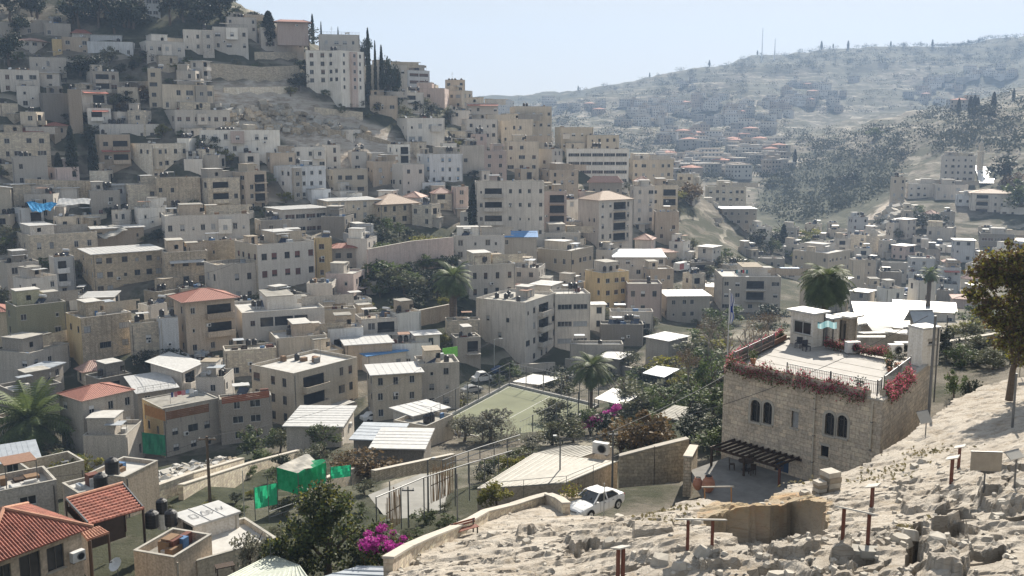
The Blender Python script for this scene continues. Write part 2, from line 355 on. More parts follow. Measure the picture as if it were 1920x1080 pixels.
def build_rock():
    tr = np.linspace(-.34, .86, 430); rows = 15 * np.exp(np.linspace(math.log(1.25), math.log(100 / 15), 400))
    T, Yg = np.meshgrid(tr, rows); X = T * Yg; Y = Yg
    z = rock_h(X, Y); ins = inpoly(X + .35 * fbm(X * .9, Y * .9, 3, 50), Y + .35 * fbm(X * .9, Y * .9, 3, 51), ROCKPOLY)
    keep = ins.copy(); 
    for dy in (-1, 0, 1):
        for dx in (-1, 0, 1): keep |= np.roll(np.roll(ins, dy, 0), dx, 1)
    zz = np.where(ins, z, terr(X, Y) - .6)
    idx = -np.ones(X.shape, int); idx[keep] = np.arange(keep.sum())
    V = np.stack([X[keep], Y[keep], zz[keep]], 1); a = idx[:-1, :-1]; b = idx[:-1, 1:]; c = idx[1:, 1:]; d = idx[1:, :-1]
    ok = (a >= 0) & (b >= 0) & (c >= 0) & (d >= 0); Fq = np.stack([a[ok], b[ok], c[ok], d[ok]], 1)
    me = bpy.data.meshes.new('rock_outcrop'); me.from_pydata(V.tolist(), [], Fq.tolist())
    oc = np.zeros(len(V))
    p = np.array([proj(v) for v in V]); oc[inpoly(p[:, 0], p[:, 1], [(1305,958),(1350,935),(1490,915),(1560,940),(1555,990),(1420,990),(1310,985)])] = 1
    oc *= inpoly(V[:, 0], V[:, 1], [rock_at(*q) for q in ((1290,1030),(1560,1030),(1560,915),(1290,935))])
    at_ = me.attributes.new('ochre', 'FLOAT', 'POINT'); at_.data.foreach_set('value', oc)
    m, nt, bs = _nt('limestone'); L = nt.links.new
    ge = N(nt, 'NewGeometry'); mp = N(nt, 'Mapping'); mp.inputs['Scale'].default_value = (1, 1.3, 4); L(ge.outputs['Position'], mp.inputs[0])
    n1 = N(nt, 'TexNoise', i_Scale=.55, i_Detail=9.0, i_Roughness=.68); L(mp.outputs[0], n1.inputs['Vector'])
    n2 = N(nt, 'TexNoise', i_Scale=5.0, i_Detail=8.0, i_Roughness=.75); L(mp.outputs[0], n2.inputs['Vector'])
    vo = N(nt, 'TexVoronoi', feature='DISTANCE_TO_EDGE', i_Scale=1.1); L(mp.outputs[0], vo.inputs['Vector'])
    col = ramp(nt, n1.outputs[0], [(.24, (.19,.155,.115)), (.36, (.32,.28,.23)), (.5, (.42,.38,.325)), (.75, (.49,.455,.40))])
    col = mix(nt, col, (.2,.17,.135), ramp(nt, n2.outputs[0], [(.54, 0), (.74, .6)]))
    col = mix(nt, col, (.16,.14,.11), ramp(nt, vo.outputs[0], [(0, .55), (.03, 0)]))
    n5 = N(nt, 'TexNoise', i_Scale=.9, i_Detail=7.0, i_Roughness=.7); L(ge.outputs['Position'], n5.inputs['Vector']); gn = N(nt, 'SeparateXYZ'); L(ge.outputs['Normal'], gn.inputs[0])
    so_ = N(nt, 'Math', operation='MULTIPLY'); L(ramp(nt, n5.outputs[0], [(.54, 0), (.66, .75)]), so_.inputs[0]); L(ramp(nt, gn.outputs[2], [(.86, 0), (.97, 1)]), so_.inputs[1])
    col = mix(nt, col, (.24,.19,.13), so_.outputs[0])
    av = N(nt, 'Attribute', attribute_name='ochre')
    n3 = N(nt, 'TexNoise', i_Scale=.9, i_Detail=6.0, i_Roughness=.7); L(ge.outputs['Position'], n3.inputs['Vector'])
    och = ramp(nt, n3.outputs[0], [(.3, (.17,.14,.09)), (.52, (.36,.27,.15)), (.7, (.42,.22,.10))])
    fm = N(nt, 'Math', operation='MULTIPLY'); L(av.outputs['Fac'], fm.inputs[0]); L(ramp(nt, n1.outputs[0], [(.35, .35), (.6, .9)]), fm.inputs[1])
    col = mix(nt, col, och, fm.outputs[0])
    L(col, bs.inputs['Base Color']); bs.inputs['Roughness'].default_value = .95; bs.inputs['Specular IOR Level'].default_value = .15
    n4 = N(nt, 'TexNoise', i_Scale=7.0, i_Detail=9.0, i_Roughness=.7); L(mp.outputs[0], n4.inputs['Vector'])
    bp = N(nt, 'Bump', i_Strength=1.0, i_Distance=.09); L(n4.outputs[0], bp.inputs['Height']); L(bp.outputs[0], bs.inputs['Normal'])
    me.materials.append(m); o = link('rock_ground', me); tag(o, kind='structure'); o['label'] = 'pale weathered limestone bedrock with cut pits and ledges'
    return o
build_rock()
def rz_(x, y): return float(rock_h(np.array([x]), np.array([y]))[0])
def on_rock(px, py):
    x, y = rock_at(px, py, rock_h); return Vector((x, y, rz_(x, y)))
# ------------------------------------------------------------------ ground: one sheet to the horizon
BARE = [[(395,150),(545,148),(600,195),(720,235),(800,305),(720,325),(560,262),(420,250),(390,200)], [(1560,455),(1640,395),(1690,362),(1700,400),(1660,470),(1590,480)],
        [(520,250),(620,250),(800,310),(760,330),(600,310)], [(0,455),(60,455),(100,530),(0,545)]]
SCRUB = [[(200,880),(460,850),(700,860),(760,960),(700,1080),(300,1000)],[(1400,420),(1440,325),(1560,300),(1680,300),(1690,350),(1600,420),(1500,445)], [(680,190),(830,200),(760,250),(690,230)], [(200,0),(420,0),(430,80),(330,80),(180,80)],
         [(690,430),(880,430),(900,620),(690,630)], [(1130,760),(1350,640),(1360,860),(1150,860)]]
def build_ground():
    tt = np.linspace(-1.15, 1.25, 400); rr = np.concatenate([np.linspace(12, 60, 20)[:-1], 60 * np.exp(np.linspace(0, math.log(3300 / 60), 330))])
    T, Q = np.meshgrid(tt, rr); X = T * Q; Y = Q - 60; Z = terr(X, Y)
    # level made ground: the ball court, the lane by the car, the yard by the stone house
    V = np.stack([X.ravel(), Y.ravel(), Z.ravel()], 1); nr, nc = X.shape
    i = np.arange(nr * nc).reshape(nr, nc); Fq = np.stack([i[:-1, :-1], i[:-1, 1:], i[1:, 1:], i[1:, :-1]], -1).reshape(-1, 4)
    me = bpy.data.meshes.new('ground'); me.from_pydata(V.tolist(), [], Fq.tolist())
    Yc = np.maximum(V[:, 1] * CP - V[:, 2] * SP, 1); px = CX + F * V[:, 0] / Yc; py = CY - F * (V[:, 1] * SP + V[:, 2] * CP) / Yc
    bare = np.zeros(len(V)); scr = np.zeros(len(V))
    ok = V[:, 1] > 20
    jx = px + 14 * fbm(V[:, 0] / 9, V[:, 1] / 9, 3, 60); jy = py + 8 * fbm(V[:, 0] / 9, V[:, 1] / 9, 3, 61)
    for p in BARE: bare[inpoly(jx, jy, p) & ok] = 1
    for p in SCRUB: scr[inpoly(jx, jy, p) & ok] = 1
    far = tsm(V[:, 1], 700, 1500); scr = np.maximum(scr, far * tsm(fbm(V[:, 0] / 90, V[:, 1] / 90, 3, 77) + (V[:, 2] - 60) / 160, -.35, .1) * .85)
    for nm, a in (('bare', bare), ('scrub', scr)):
        t = me.attributes.new(nm, 'FLOAT', 'POINT'); t.data.foreach_set('value', a)
    m, nt, bs = _nt('hillside'); L = nt.links.new
    ge = N(nt, 'NewGeometry')
    def noise(sc_, d=6.0, r=.65, v=None):
        n = N(nt, 'TexNoise', i_Scale=sc_, i_Detail=d, i_Roughness=r); L(v or ge.outputs['Position'], n.inputs['Vector']); return n.outputs[0]
    col = ramp(nt, noise(.12), [(.3, (.085,.078,.06)), (.5, (.15,.135,.11)), (.7, (.25,.225,.185))])
    col = mix(nt, col, (.045,.05,.03), ramp(nt, noise(.05, 8, .7), [(.44, 0), (.54, .9)]))
    mp = N(nt, 'Mapping'); mp.inputs['Scale'].default_value = (.35, .35, 1.6); mp.inputs['Rotation'].default_value = (0, .12, 0); L(ge.outputs['Position'], mp.inputs[0])
    lime = ramp(nt, noise(.5, 8, .75, mp.outputs[0]), [(.32, (.13,.105,.08)), (.46, (.34,.29,.235)), (.62, (.52,.48,.42))])
    ab = N(nt, 'Attribute', attribute_name='bare'); as_ = N(nt, 'Attribute', attribute_name='scrub')
    col = mix(nt, col, lime, ab.outputs['Fac'])
    green = ramp(nt, noise(.28, 8, .75), [(.35, (.03,.035,.022)), (.55, (.06,.065,.042)), (.72, (.10,.095,.07))])
    col = mix(nt, col, green, as_.outputs['Fac'])
    # terrace walls: thin pale contour bands on the open slopes
    sp = N(nt, 'SeparateXYZ'); L(ge.outputs['Position'], sp.inputs[0])
    nn = noise(.02, 3); ad = N(nt, 'Math', operation='MULTIPLY_ADD'); L(nn, ad.inputs[0]); ad.inputs[1].default_value = 14; L(sp.outputs[2], ad.inputs[2])
    dv = N(nt, 'Math', operation='DIVIDE'); L(ad.outputs[0], dv.inputs[0]); dv.inputs[1].default_value = 7; fr = N(nt, 'Math', operation='FRACT'); L(dv.outputs[0], fr.inputs[0])
    band = ramp(nt, fr.outputs[0], [(.0, .7), (.14, .55), (.2, 0), (1, 0)])
    bm = N(nt, 'Math', operation='MULTIPLY'); L(band, bm.inputs[0]); L(ramp(nt, noise(.03, 4), [(.4, 0), (.6, 1)]), bm.inputs[1])
    iv = N(nt, 'Math', operation='MULTIPLY_ADD'); L(as_.outputs['Fac'], iv.inputs[0]); iv.inputs[1].default_value = -.8; iv.inputs[2].default_value = 1
    b2 = N(nt, 'Math', operation='MULTIPLY'); L(bm.outputs[0], b2.inputs[0]); L(iv.outputs[0], b2.inputs[1])
    col = mix(nt, col, (.40,.365,.305), b2.outputs[0])
    L(col, bs.inputs['Base Color']); bs.inputs['Roughness'].default_value = .95; bs.inputs['Specular IOR Level'].default_value = .1
    bp = N(nt, 'Bump', i_Strength=.7, i_Distance=.5); L(noise(.9, 8, .75), bp.inputs['Height']); L(bp.outputs[0], bs.inputs['Normal'])
    me.materials.append(m); me.polygons.foreach_set('use_smooth', [True] * len(me.polygons))
    o = link('ground', me); tag(o, 'stony hillsides and valley floor with scrub and terraces', kind='structure')
build_ground()
# ------------------------------------------------------------------ camera, light, air
cam = bpy.data.cameras.new('camera'); co_ = bpy.data.objects.new('camera', cam); COL.objects.link(co_)
cam.sensor_width = 36; cam.lens = 36 * F / 1920; cam.clip_start = .5; cam.clip_end = 9000
co_.rotation_euler = (math.pi / 2 - P, 0, 0); sc.camera = co_
SUN_AZ, SUN_EL = math.radians(22), math.radians(37)
wd = bpy.data.worlds.new('World'); sc.world = wd; wd.use_nodes = True
nt = wd.node_tree; bg = nt.nodes['Background']; sky = nt.nodes.new('ShaderNodeTexSky'); sky.sky_type = 'NISHITA'; sky.sun_disc = False
sky.sun_elevation = SUN_EL; sky.sun_rotation = SUN_AZ; sky.air_density = 1.0; sky.dust_density = 2.0; sky.ozone_density = 1.5; sky.altitude = 700
gm = nt.nodes.new('ShaderNodeGamma'); gm.inputs[1].default_value = .26; nt.links.new(sky.outputs[0], gm.inputs[0])   # a hazy sky: less contrast between the sun's side and the rest
tn = nt.nodes.new('ShaderNodeMix'); tn.data_type = 'RGBA'; tn.blend_type = 'MULTIPLY'; tn.inputs[0].default_value = 1; tn.inputs[7].default_value = (1.31, 1.285, 1.255, 1); nt.links.new(gm.outputs[0], tn.inputs[6])
nt.links.new(tn.outputs[2], bg.inputs[0]); bg.inputs[1].default_value = .15
sl = bpy.data.lights.new('sun', 'SUN'); sl.energy = 4.4; sl.angle = math.radians(.55); sl.color = (1, .92, .80)
so = bpy.data.objects.new('sun', sl); COL.objects.link(so)
d = Vector((math.sin(SUN_AZ) * math.cos(SUN_EL), math.cos(SUN_AZ) * math.cos(SUN_EL), math.sin(SUN_EL))); so.rotation_euler = d.to_track_quat('Z', 'Y').to_euler()
def build_haze():
    m = bpy.data.materials.new('haze_air'); m.use_nodes = True; n = m.node_tree; n.nodes.remove(n.nodes['Principled BSDF'])
    v = n.nodes.new('ShaderNodeVolumePrincipled'); v.inputs['Density'].default_value = HAZE; v.inputs['Color'].default_value = (.50, .69, 1.0, 1); v.inputs['Anisotropy'].default_value = .15
    n.links.new(v.outputs[0], n.nodes['Material Output'].inputs['Volume'])
    b = MB(); b.box(-4200, -120, -240, 4400, 3400, 330, m); o = b.build('haze'); tag(o, 'thin pale blue haze filling the valley', kind='stuff')
HAZE = .00020
build_haze()
vs = sc.view_settings; vs.view_transform = 'Standard'; vs.look = 'None'; vs.exposure = 1.13; vs.gamma = 1
cy = sc.cycles; cy.use_denoising = True; cy.max_bounces = 6; cy.diffuse_bounces = 3; cy.glossy_bounces = 2; cy.transmission_bounces = 3; cy.volume_bounces = 1
cy.transparent_max_bounces = 8; cy.use_adaptive_sampling = True; cy.adaptive_threshold = .015; cy.caustics_reflective = False; cy.caustics_refractive = False
# ------------------------------------------------------------------ windows and doors (shared meshes)
WM = {}
def win_mesh(kind, w, h, fr='pale', sh=None):
    key = (kind, round(w, 1), round(h, 1), fr, sh)
    if key in WM: return WM[key]
    w, h = key[1], key[2]; mb = MB(); fm = FRAME if fr == 'pale' else FRAMED; t = .06; y = .11
    if kind == 'door':
        mb.box(0, y, 0, w, y + .05, h, SHUT[sh or 'grey']); mb.box(-.04, .02, 0, .03, y + .05, h, fm); mb.box(w - .03, .02, 0, w + .04, y + .05, h, fm); mb.box(-.04, .02, h - .03, w + .04, y + .05, h + .05, fm)
        mb.box(w * .8, y - .05, h * .45, w * .86, y, h * .5, METAL)
    else:
        for a in ((0, 0, t, h), (w - t, 0, w, h), (t, 0, w - t, t), (t, h - t, w - t, h)): mb.box(a[0], y - .03, a[1], a[2], y + .05, a[3], fm)
        if w > .8: mb.box(w / 2 - .025, y - .02, t, w / 2 + .025, y + .04, h - t, fm)
        if kind == 'strip':
            k = max(2, round(w / .8))
            for j in range(1, k): mb.box(w * j / k - .03, y - .025, t, w * j / k + .03, y + .045, h - t, fm)
        mb.box(t, y + .005, t, w - t, y + .015, h - t, GLASS)
        if sh == 'half': mb.box(t, y - .01, h * .52, w - t, y + .003, h - t, SHUT['white'])
        elif sh:
            q = .0 if hash(key) % 2 else h * .25
            mb.box(t, y - .012, q + t, w - t, y + .003, h - t, SHUT[sh])
        mb.box(-.07, -.06, -.09, w + .07, .1, -.005, SILL)
        if kind == 'lintel': mb.box(-.1, -.025, h + .005, w + .1, .06, h + .2, SILL)
        if kind == 'bars':
            for j in range(1, 6): mb.box(w * j / 6 - .012, -.03, 0, w * j / 6 + .012, -.005, h, RAIL)
            for zz in (.02, h * .5, h - .03): mb.box(0, -.03, zz, w, -.006, zz + .025, RAIL)
    WM[key] = mb.mesh('door' if kind == 'door' else 'window'); return WM[key]
def facade(mb, o, du, w, n, z0, z1, ops, mat, dep=.16):
    us = sorted({0, w} | {q for a in ops for q in (a[0], a[1])}); zs = sorted({z0, z1} | {q for a in ops for q in (a[2], a[3])})
    o = Vector(o); du = Vector(du); n = Vector(n); up = Vector((0, 0, 1))
    pt = lambda u, z, d=0: o + du * u + up * z - n * d
    for i in range(len(us) - 1):
        if us[i+1] - us[i] < 1e-5: continue
        for j in range(len(zs) - 1):
            um = (us[i] + us[i+1]) / 2; zm = (zs[j] + zs[j+1]) / 2
            if any(a[0] < um < a[1] and a[2] < zm < a[3] for a in ops): continue
            mb.face([pt(us[i], zs[j]), pt(us[i+1], zs[j]), pt(us[i+1], zs[j+1]), pt(us[i], zs[j+1])], mat)
    for u0, u1, a, b in ops:
        mb.face([pt(u0,a), pt(u0,a,dep), pt(u0,b,dep), pt(u0,b)], mat); mb.face([pt(u1,a), pt(u1,b), pt(u1,b,dep), pt(u1,a,dep)], mat)
        mb.face([pt(u0,a), pt(u1,a), pt(u1,a,dep), pt(u0,a,dep)], mat); mb.face([pt(u0,b), pt(u0,b,dep), pt(u1,b,dep), pt(u1,b)], mat)
def layout(w, n, sh, rng, dens=1.0, odd=None, big=0):
    """openings on a face: (u0,u1,z0,z1,kind)"""
    out = []; nb = max(1, int((w - .4) / (2.7 if not big else 2.3)))
    if w < 1.8: return out
    bay = w / nb; ww = min(rng.choice((.9, 1.0, 1.1, 1.3)), bay * .55); hh = rng.choice((1.2, 1.3, 1.5))
    offs = [rng.uniform(-.18, .18) * bay for _ in range(nb)]
    for s in range(n):
        for k in range(nb):
            if rng.random() > dens: continue
            c = bay * (k + .5) + offs[k] + rng.uniform(-.08, .08); q = ww; h = min(hh, sh - 1.35)
            kd = 'win'
            r = rng.random()
            if r < .1: q *= .55; h *= .6
            elif r < .2 and bay > 2.9: q = min(bay * .75, q * 1.7); kd = 'strip'
            elif s == 0 and r > .9: q = .95; 
            z = s * sh + .95 + rng.choice((0, 0, .1))
            u0 = max(.25, min(w - q - .25, c - q / 2)); out.append((u0, u0 + round(q, 1), z, z + round(h, 1), kd))
    return out
# ------------------------------------------------------------------ things that stand on roofs
def m_tank(r, h, mat, stand):
    mb = MB(); z = stand
    mb.cyl(0, 0, z, z + h * .82, r, mat, 12); mb.tube([(0,0,z+h*.82), (0,0,z+h*.93), (0,0,z+h)], [r, r*.72, r*.3], mat, 12); mb.cyl(0, 0, z + h, z + h + .06, r * .3, mat, 8)
    for k in range(1, 4): mb.cyl(0, 0, z + h * .2 * k, z + h * .2 * k + .04, r * 1.03, mat, 12)
    if stand:
        for x, y in ((1,1),(1,-1),(-1,1),(-1,-1)): mb.box(x*r*.7-.03, y*r*.7-.03, -.02, x*r*.7+.03, y*r*.7+.03, z, METAL)
        mb.box(-r*.8, -r*.8, z - .05, r*.8, r*.8, z - .003, METAL)
    return mb.mesh('water_tank')
TANKS = [m_tank(.5, 1.25, BLACK, .0), m_tank(.48, 1.2, BLACK, .7), m_tank(.55, 1.4, BLACK, 1.3), m_tank(.5, 1.2, WHITE, .5)]
def m_solar():
    mb = MB(); q = Matrix.Rotation(math.radians(42), 4, 'X')
    mb.box(-1, 0, -.03, 1, 1.7, .03, SOLAR, q); mb.box(-1.04, -.04, -.05, 1.04, 1.74, -.031, METAL, q)
    for x in (-.7, .7): mb.box(x-.03, 1.2, -.02, x+.03, 1.26, 1.75, METAL)
    mb.tube([(-.85,1.35,1.65),(.85,1.35,1.65)], .27, WHITE, 10); return mb.mesh('solar_heater')
def m_dish():
    mb = MB(); i = mb.mi(WHITE); c = Vector((0, 0, .9)); ax = Vector((.3, -.7, .65)).normalized(); x = ax.orthogonal().normalized(); y = ax.cross(x)
    for k in range(3):
        for j in range(10):
            p = []
            for kk, jj in ((k, j), (k, j+1), (k+1, j+1), (k+1, j)):
                r = .45 * kk / 3; a = 2*math.pi*jj/10; p.append(c + (x*math.cos(a)+y*math.sin(a))*r + ax*(r*r*.7))
            mb.face(p, WHITE)
    mb.cyl(0, .05, 0, .9, .03, METAL, 6); mb.tube([c - y*.4, c + ax*.5], .015, METAL, 5); mb.box(-.05+ax.x*.5, -.05+ax.y*.5, .88+ax.z*.5, .05+ax.x*.5, .05+ax.y*.5, .98+ax.z*.5, METAL); return mb.mesh('satellite_dish')
def m_aerial():
    mb = MB(); mb.cyl(0, 0, 0, 3.6, .03, METAL, 5)
    for k in range(5): mb.box(-.5+.06*k, -.012, 2.5+.24*k, .5-.06*k, .012, 2.53+.24*k, METAL)
    return mb.mesh('roof_aerial')
def m_ac():
    mb = MB(); mb.box(-.42, -.16, 0, .42, .16, .62, WHITE); mb.tube([(.1,-.161,.31),(.1,-.2,.31)], .24, METAL, 12); mb.tube([(.1,-.19,.31),(.1,-.205,.31)], .19, DARK, 12); mb.box(-.4,-.17,-.06,-.3,.17,-.002,METAL); mb.box(.3,-.17,-.06,.4,.17,-.002,METAL); return mb.mesh('air_conditioner')
M_SOLAR, M_DISH, M_AERIAL, M_AC = m_solar(), m_dish(), m_aerial(), m_ac()
def m_laundry(seed):
    rng = random.Random(seed); mb = MB(); 
    for x in (0, 4.2): mb.cyl(x, 0, 0, 1.9, .03, METAL, 5)
    mb.box(0, -.01, 1.84, 4.2, .01, 1.86, METAL); x = .15
    cols = [plain('cloth_white', (.7,.7,.7), .9), RED, plain('cloth_navy', (.05,.07,.2), .9), TEAL, plain('cloth_pink', (.5,.22,.25), .9), plain('cloth_sky', (.3,.42,.6), .9), plain('cloth_black', (.03,.03,.03), .9)]
    while x < 3.7:
        w = rng.uniform(.3, .75); h = rng.uniform(.5, 1.1); mb.box(x, -.02, 1.84 - h, x + w, .02, 1.838, rng.choice(cols)); x += w + rng.uniform(.03, .15)
    return mb.mesh('washing_line')
M_LAUN = [m_laundry(k) for k in range(4)]
RECTS = []            # screen boxes already taken by something (x0,y0,x1,y1)
THINGS = []           # (obj, px, py, phrase, category): auto labelled at the end
LAND = []             # landmarks: (px, py, phrase)
HOUSES = []
def rooftop(me, name, cat, kindw, p, rz, house):
    o = link(name, me, None, p, rz); o['category'] = cat; HOUSES_ITEMS.append((o, kindw, house)); return o
HOUSES_ITEMS = []
COLW = {}
# ------------------------------------------------------------------ a house
def house(x0, xc, x1, yt, yb, wall='g', label=None, roof='flat', th=None, D=None, Wd=None, t=0, s=0, d=0, a=0, l=0, ac=0, par=.5, rm=None, dens=.85, n=None, bal=0, awn=None,
          sh=None, Y=None, head=0, seed=None, side=None, left=None, fr=None, big=0, name='house', rail=0, box=0, rise=1.6, ov=.45, z=None, cat='house', strip=None, plinth=None, Hm=None, fd=-5, annex=0, clutter=0, bay=0):
    rng = random.Random(seed if seed is not None else int(x0 * 7 + yt * 13 + xc))
    if Y is None: g = ground_at(xc, yb); C = at(xc, yb, g.y)
    else: C = at(xc, yb, Y)
    if z is not None: C.z = z
    H = (zat(yt, C.y) - C.z) if Hm is None else Hm
    Ycam = C.y * CP - C.z * SP; u = lambda p: (p - CX) / F; phi = math.atan(u(xc))
    fr_ = max(0, xc - x0); rr = max(0, x1 - xc)
    if th is None:
        rel = math.atan2(fr_, .85 * rr) if rr > 0 else math.pi / 2
        rel = min(max(rel, 0), math.pi / 2); th = rel - phi
        if fr_ == 0: th = -phi + .02
        if rr == 0: th = math.pi / 2 - phi - .02
    else: th = math.radians(th)
    c, s_ = math.cos(th), math.sin(th)
    if Wd is None: Wd = (u(x1) * Ycam - C.x) / max(.12, c - u(x1) * s_ * CP) if rr else 0
    if D is None: D = (C.x - u(x0) * Ycam) / max(.12, s_ + u(x0) * c * CP) if fr_ else 0
    if rr == 0 or Wd < 1: Wd = max(4, .8 * D)
    if fr_ == 0 or D < 1: D = min(11, max(4, .75 * Wd))
    Wd = min(Wd, 45); D = min(D, 45)
    n = max(n or 1, round(H / (3.05 if not n else 3.6))); shh = H / n
    root = empty(name, C, th); root['category'] = cat
    wm, cw = W[wall]; mb = MB(); HP = H + (par if roof == 'flat' else 0)
    ops1 = layout(Wd, n, shh, rng, dens, big=big) if side is None else side
    ops2 = layout(D, n, shh, rng, dens * .8, big=big) if left is None else left
    ops3 = layout(D, n, shh, rng, dens * .7) 
    if strip:  # rows of wide band windows on the right-hand face
        ops1 = [(.5 + k * (Wd - 1) / strip + .15, .5 + (k + 1) * (Wd - 1) / strip - .15, q * shh + .9, q * shh + 2.1, 'strip') for q in range(n) for k in range(strip)]
    fixz = lambda q: [(o[0], o[1], o[2] + (H if o[2] < 0 else 0), o[3] + (H if o[2] < 0 else 0), *o[4:]) for o in q]
    ops1, ops2 = fixz(ops1), fixz(ops2)
    balc = []
    if bal:
        for q in range(1 if n > 1 else 0, n):
            bw = min(Wd * .55, 5.5); b0 = (.12 if bal == 1 else .4) * Wd
            balc.append((b0, b0 + bw, q * shh))
            ops1 = [o for o in ops1 if not (o[2] >= q * shh - .01 and o[2] < (q + 1) * shh - .01 and o[1] > b0 - .1 and o[0] < b0 + bw + .1)]
            ops1.append((b0 + .3, b0 + bw - .3, q * shh + .25, q * shh + min(2.5, shh - .3), 'loggia'))
    lm = W[left_c[wall]][0] if (wall in left_c and False) else wm
    facade(mb, (0,0,0), (1,0,0), Wd, (0,-1,0), fd, HP, [o[:4] for o in ops1], wm)
    facade(mb, (0,D,0), (0,-1,0), D, (-1,0,0), fd, HP, [(D - o[1], D - o[0], o[2], o[3]) for o in ops2], W[awn[1]][0] if awn and awn[0] == 'leftwall' else wm)
    facade(mb, (Wd,0,0), (0,1,0), D, (1,0,0), fd, HP, [o[:4] for o in ops3], wm)
    mb.face([(Wd,D,fd),(0,D,fd),(0,D,HP),(Wd,D,HP)], wm)
    if n > 1 and rng.random() < .5:
        for q in range(1, n): mb.box(-.05, -.05, q*shh-.08, Wd+.05, -.002, q*shh+.07, wm); mb.box(-.05, -.002, q*shh-.08, -.002, D, q*shh+.07, wm)
    if roof == 'flat':
        tk = .18; a_ = tk
        for q in ([(a_,a_),(Wd-a_,a_)], [(Wd-a_,a_),(Wd-a_,D-a_)], [(Wd-a_,D-a_),(a_,D-a_)], [(a_,D-a_),(a_,a_)]):
            mb.face([(*q[1],H),(*q[0],H),(*q[0],HP),(*q[1],HP)], wm)
        for b in ((-.03,-.03,Wd+.03,tk), (-.03,D-tk,Wd+.03,D+.03), (-.03,tk,tk,D-tk), (Wd-tk,tk,Wd+.03,D-tk)): mb.box(b[0],b[1],HP,b[2],b[3],HP+.07, SILL if wall in 'shre' else ROOFM[1], skip='b')
    mb.build('wall', root)
    # roof
    rb = MB(); rmat = ROOFM[rm if rm is not None else rng.choice((0,0,1,1,2,3))]
    if roof == 'flat':
        rb.face([(.18,.18,H),(Wd-.18,.18,H),(Wd-.18,D-.18,H),(.18,D-.18,H)], rmat)
        if rng.random() < .5: rb.box(Wd*.3, D*.35, H+.002, Wd*.3+.12, D*.95, H+.1, rmat, skip='b')
    elif roof in ('hip', 'hipp', 'hipt'):
        tm = {'hip': TILE, 'hipp': TILEP, 'hipt': TILET}[roof]; o = ov; e = [(-o,-o,H),(Wd+o,-o,H),(Wd+o,D+o,H),(-o,D+o,H)]
        mn = min(Wd, D) / 2
        r1, r2 = ((mn, D/2, H+rise), (Wd-mn, D/2, H+rise)) if Wd >= D else ((Wd/2, mn, H+rise), (Wd/2, D-mn, H+rise))
        if Wd >= D: fs = [(e[0],e[1],r2,r1),(e[1],e[2],r2),(e[2],e[3],r1,r2),(e[3],e[0],r1)]
        else: fs = [(e[0],e[1],r1),(e[1],e[2],r2,r1),(e[2],e[3],r2),(e[3],e[0],r1,r2)]
        for q in fs: rb.face(q, tm)
        rb.face([(-o,-o,H-.02),(-o,D+o,H-.02),(Wd+o,D+o,H-.02),(Wd+o,-o,H-.02)], WOODD)
        for q in range(4): rb.bar(e[q], e[(q+1)%4], .1, .14, TILEP if roof != 'hipt' else TILET)
        for q in (0,1,2,3): rb.bar(e[q], min((r1, r2), key=lambda r: (Vector(r)-Vector(e[q])).length), .2, .14, tm)
    elif roof == 'gable':
        o = ov; z1 = H + rise
        gt = SHEETG if rm == 1 else TILE
        rb.face([(-o,-o,H-.1),(Wd+o,-o,H-.1),(Wd+o,D/2,z1),(-o,D/2,z1)], gt); rb.face([(Wd+o,D+o,H-.1),(-o,D+o,H-.1),(-o,D/2,z1),(Wd+o,D/2,z1)], gt)
        for x in (0, Wd): rb.face([(x,0,H),(x,D,H),(x,D/2,z1-.05)], wm)
        rb.bar((-o,D/2,z1),(Wd+o,D/2,z1),.22,.14,gt)
    elif roof == 'shed':
        zm = SHEET if rm in (None, 0) else (SHEETG if rm == 1 else SHEETB); o = ov
        rb.box(-o, -o, 0, Wd+o, math.hypot(D+2*o, rise), .07, zm, Matrix.Translation((0,0,H+.01)) @ Matrix.Rotation(math.atan2(rise, D+2*o), 4, 'X'))
        rb.face([(0,0,H),(0,D,H),(0,D,H+rise*.85)], wm); rb.face([(Wd,0,H),(Wd,D,H+rise*.85),(Wd,D,H)], wm); rb.face([(0,D,H),(Wd,D,H),(Wd,D,H+rise*.85),(0,D,H+rise*.85)], wm)
        k = int(Wd / .5)
        for q in range(1, k): rb.box(Wd*q/k-.02, -o, .071, Wd*q/k+.02, math.hypot(D+2*o, rise), .09, zm, Matrix.Translation((0,0,H+.01)) @ Matrix.Rotation(math.atan2(rise, D+2*o), 4, 'X'), skip='b')
    elif roof == 'slab':
        zm = {0: SHEET, 1: SHEETG, 2: SHEETB, None: SHEET}.get(rm, SHEET); rb.box(-ov, -ov, H+.005, Wd+ov, D+ov, H+.16, zm)
        k = int(Wd / 1.1)
        for q in range(1, k): rb.box(Wd*q/k-.03, -ov, H+.161, Wd*q/k+.03, D+ov, H+.2, zm, skip='b')
    rb.build('roof', root)
    # openings
    frs = fr or rng.choice(('pale', 'pale', 'dark')); shs = sh if sh is not None else rng.choice((None, None, 'half', 'grey', 'brown', None))
    k_ = rng.choice(('win', 'win', 'lintel', 'bars'))
    def put(o, loc, rz):
        kd = o[4] if len(o) > 4 else 'win'
        if kd == 'loggia': return
        kk = 'door' if kd == 'door' else ('strip' if kd == 'strip' else rng.choice((k_, k_, 'win', 'bars', 'lintel')))
        me = win_mesh(kk, o[1] - o[0], o[3] - o[2], frs, shs if rng.random() < .6 else None)
        w_ = link('door' if kd == 'door' else 'window', me, root, loc, rz)
    for o in ops1[:100]: put(o, (o[0], 0, o[2]), 0)
    for o in ops2[:60]: put(o, (0, o[1], o[2]), -math.pi/2)
    for o in ops3[:40]: put(o, (Wd, o[0], o[2]), math.pi/2)
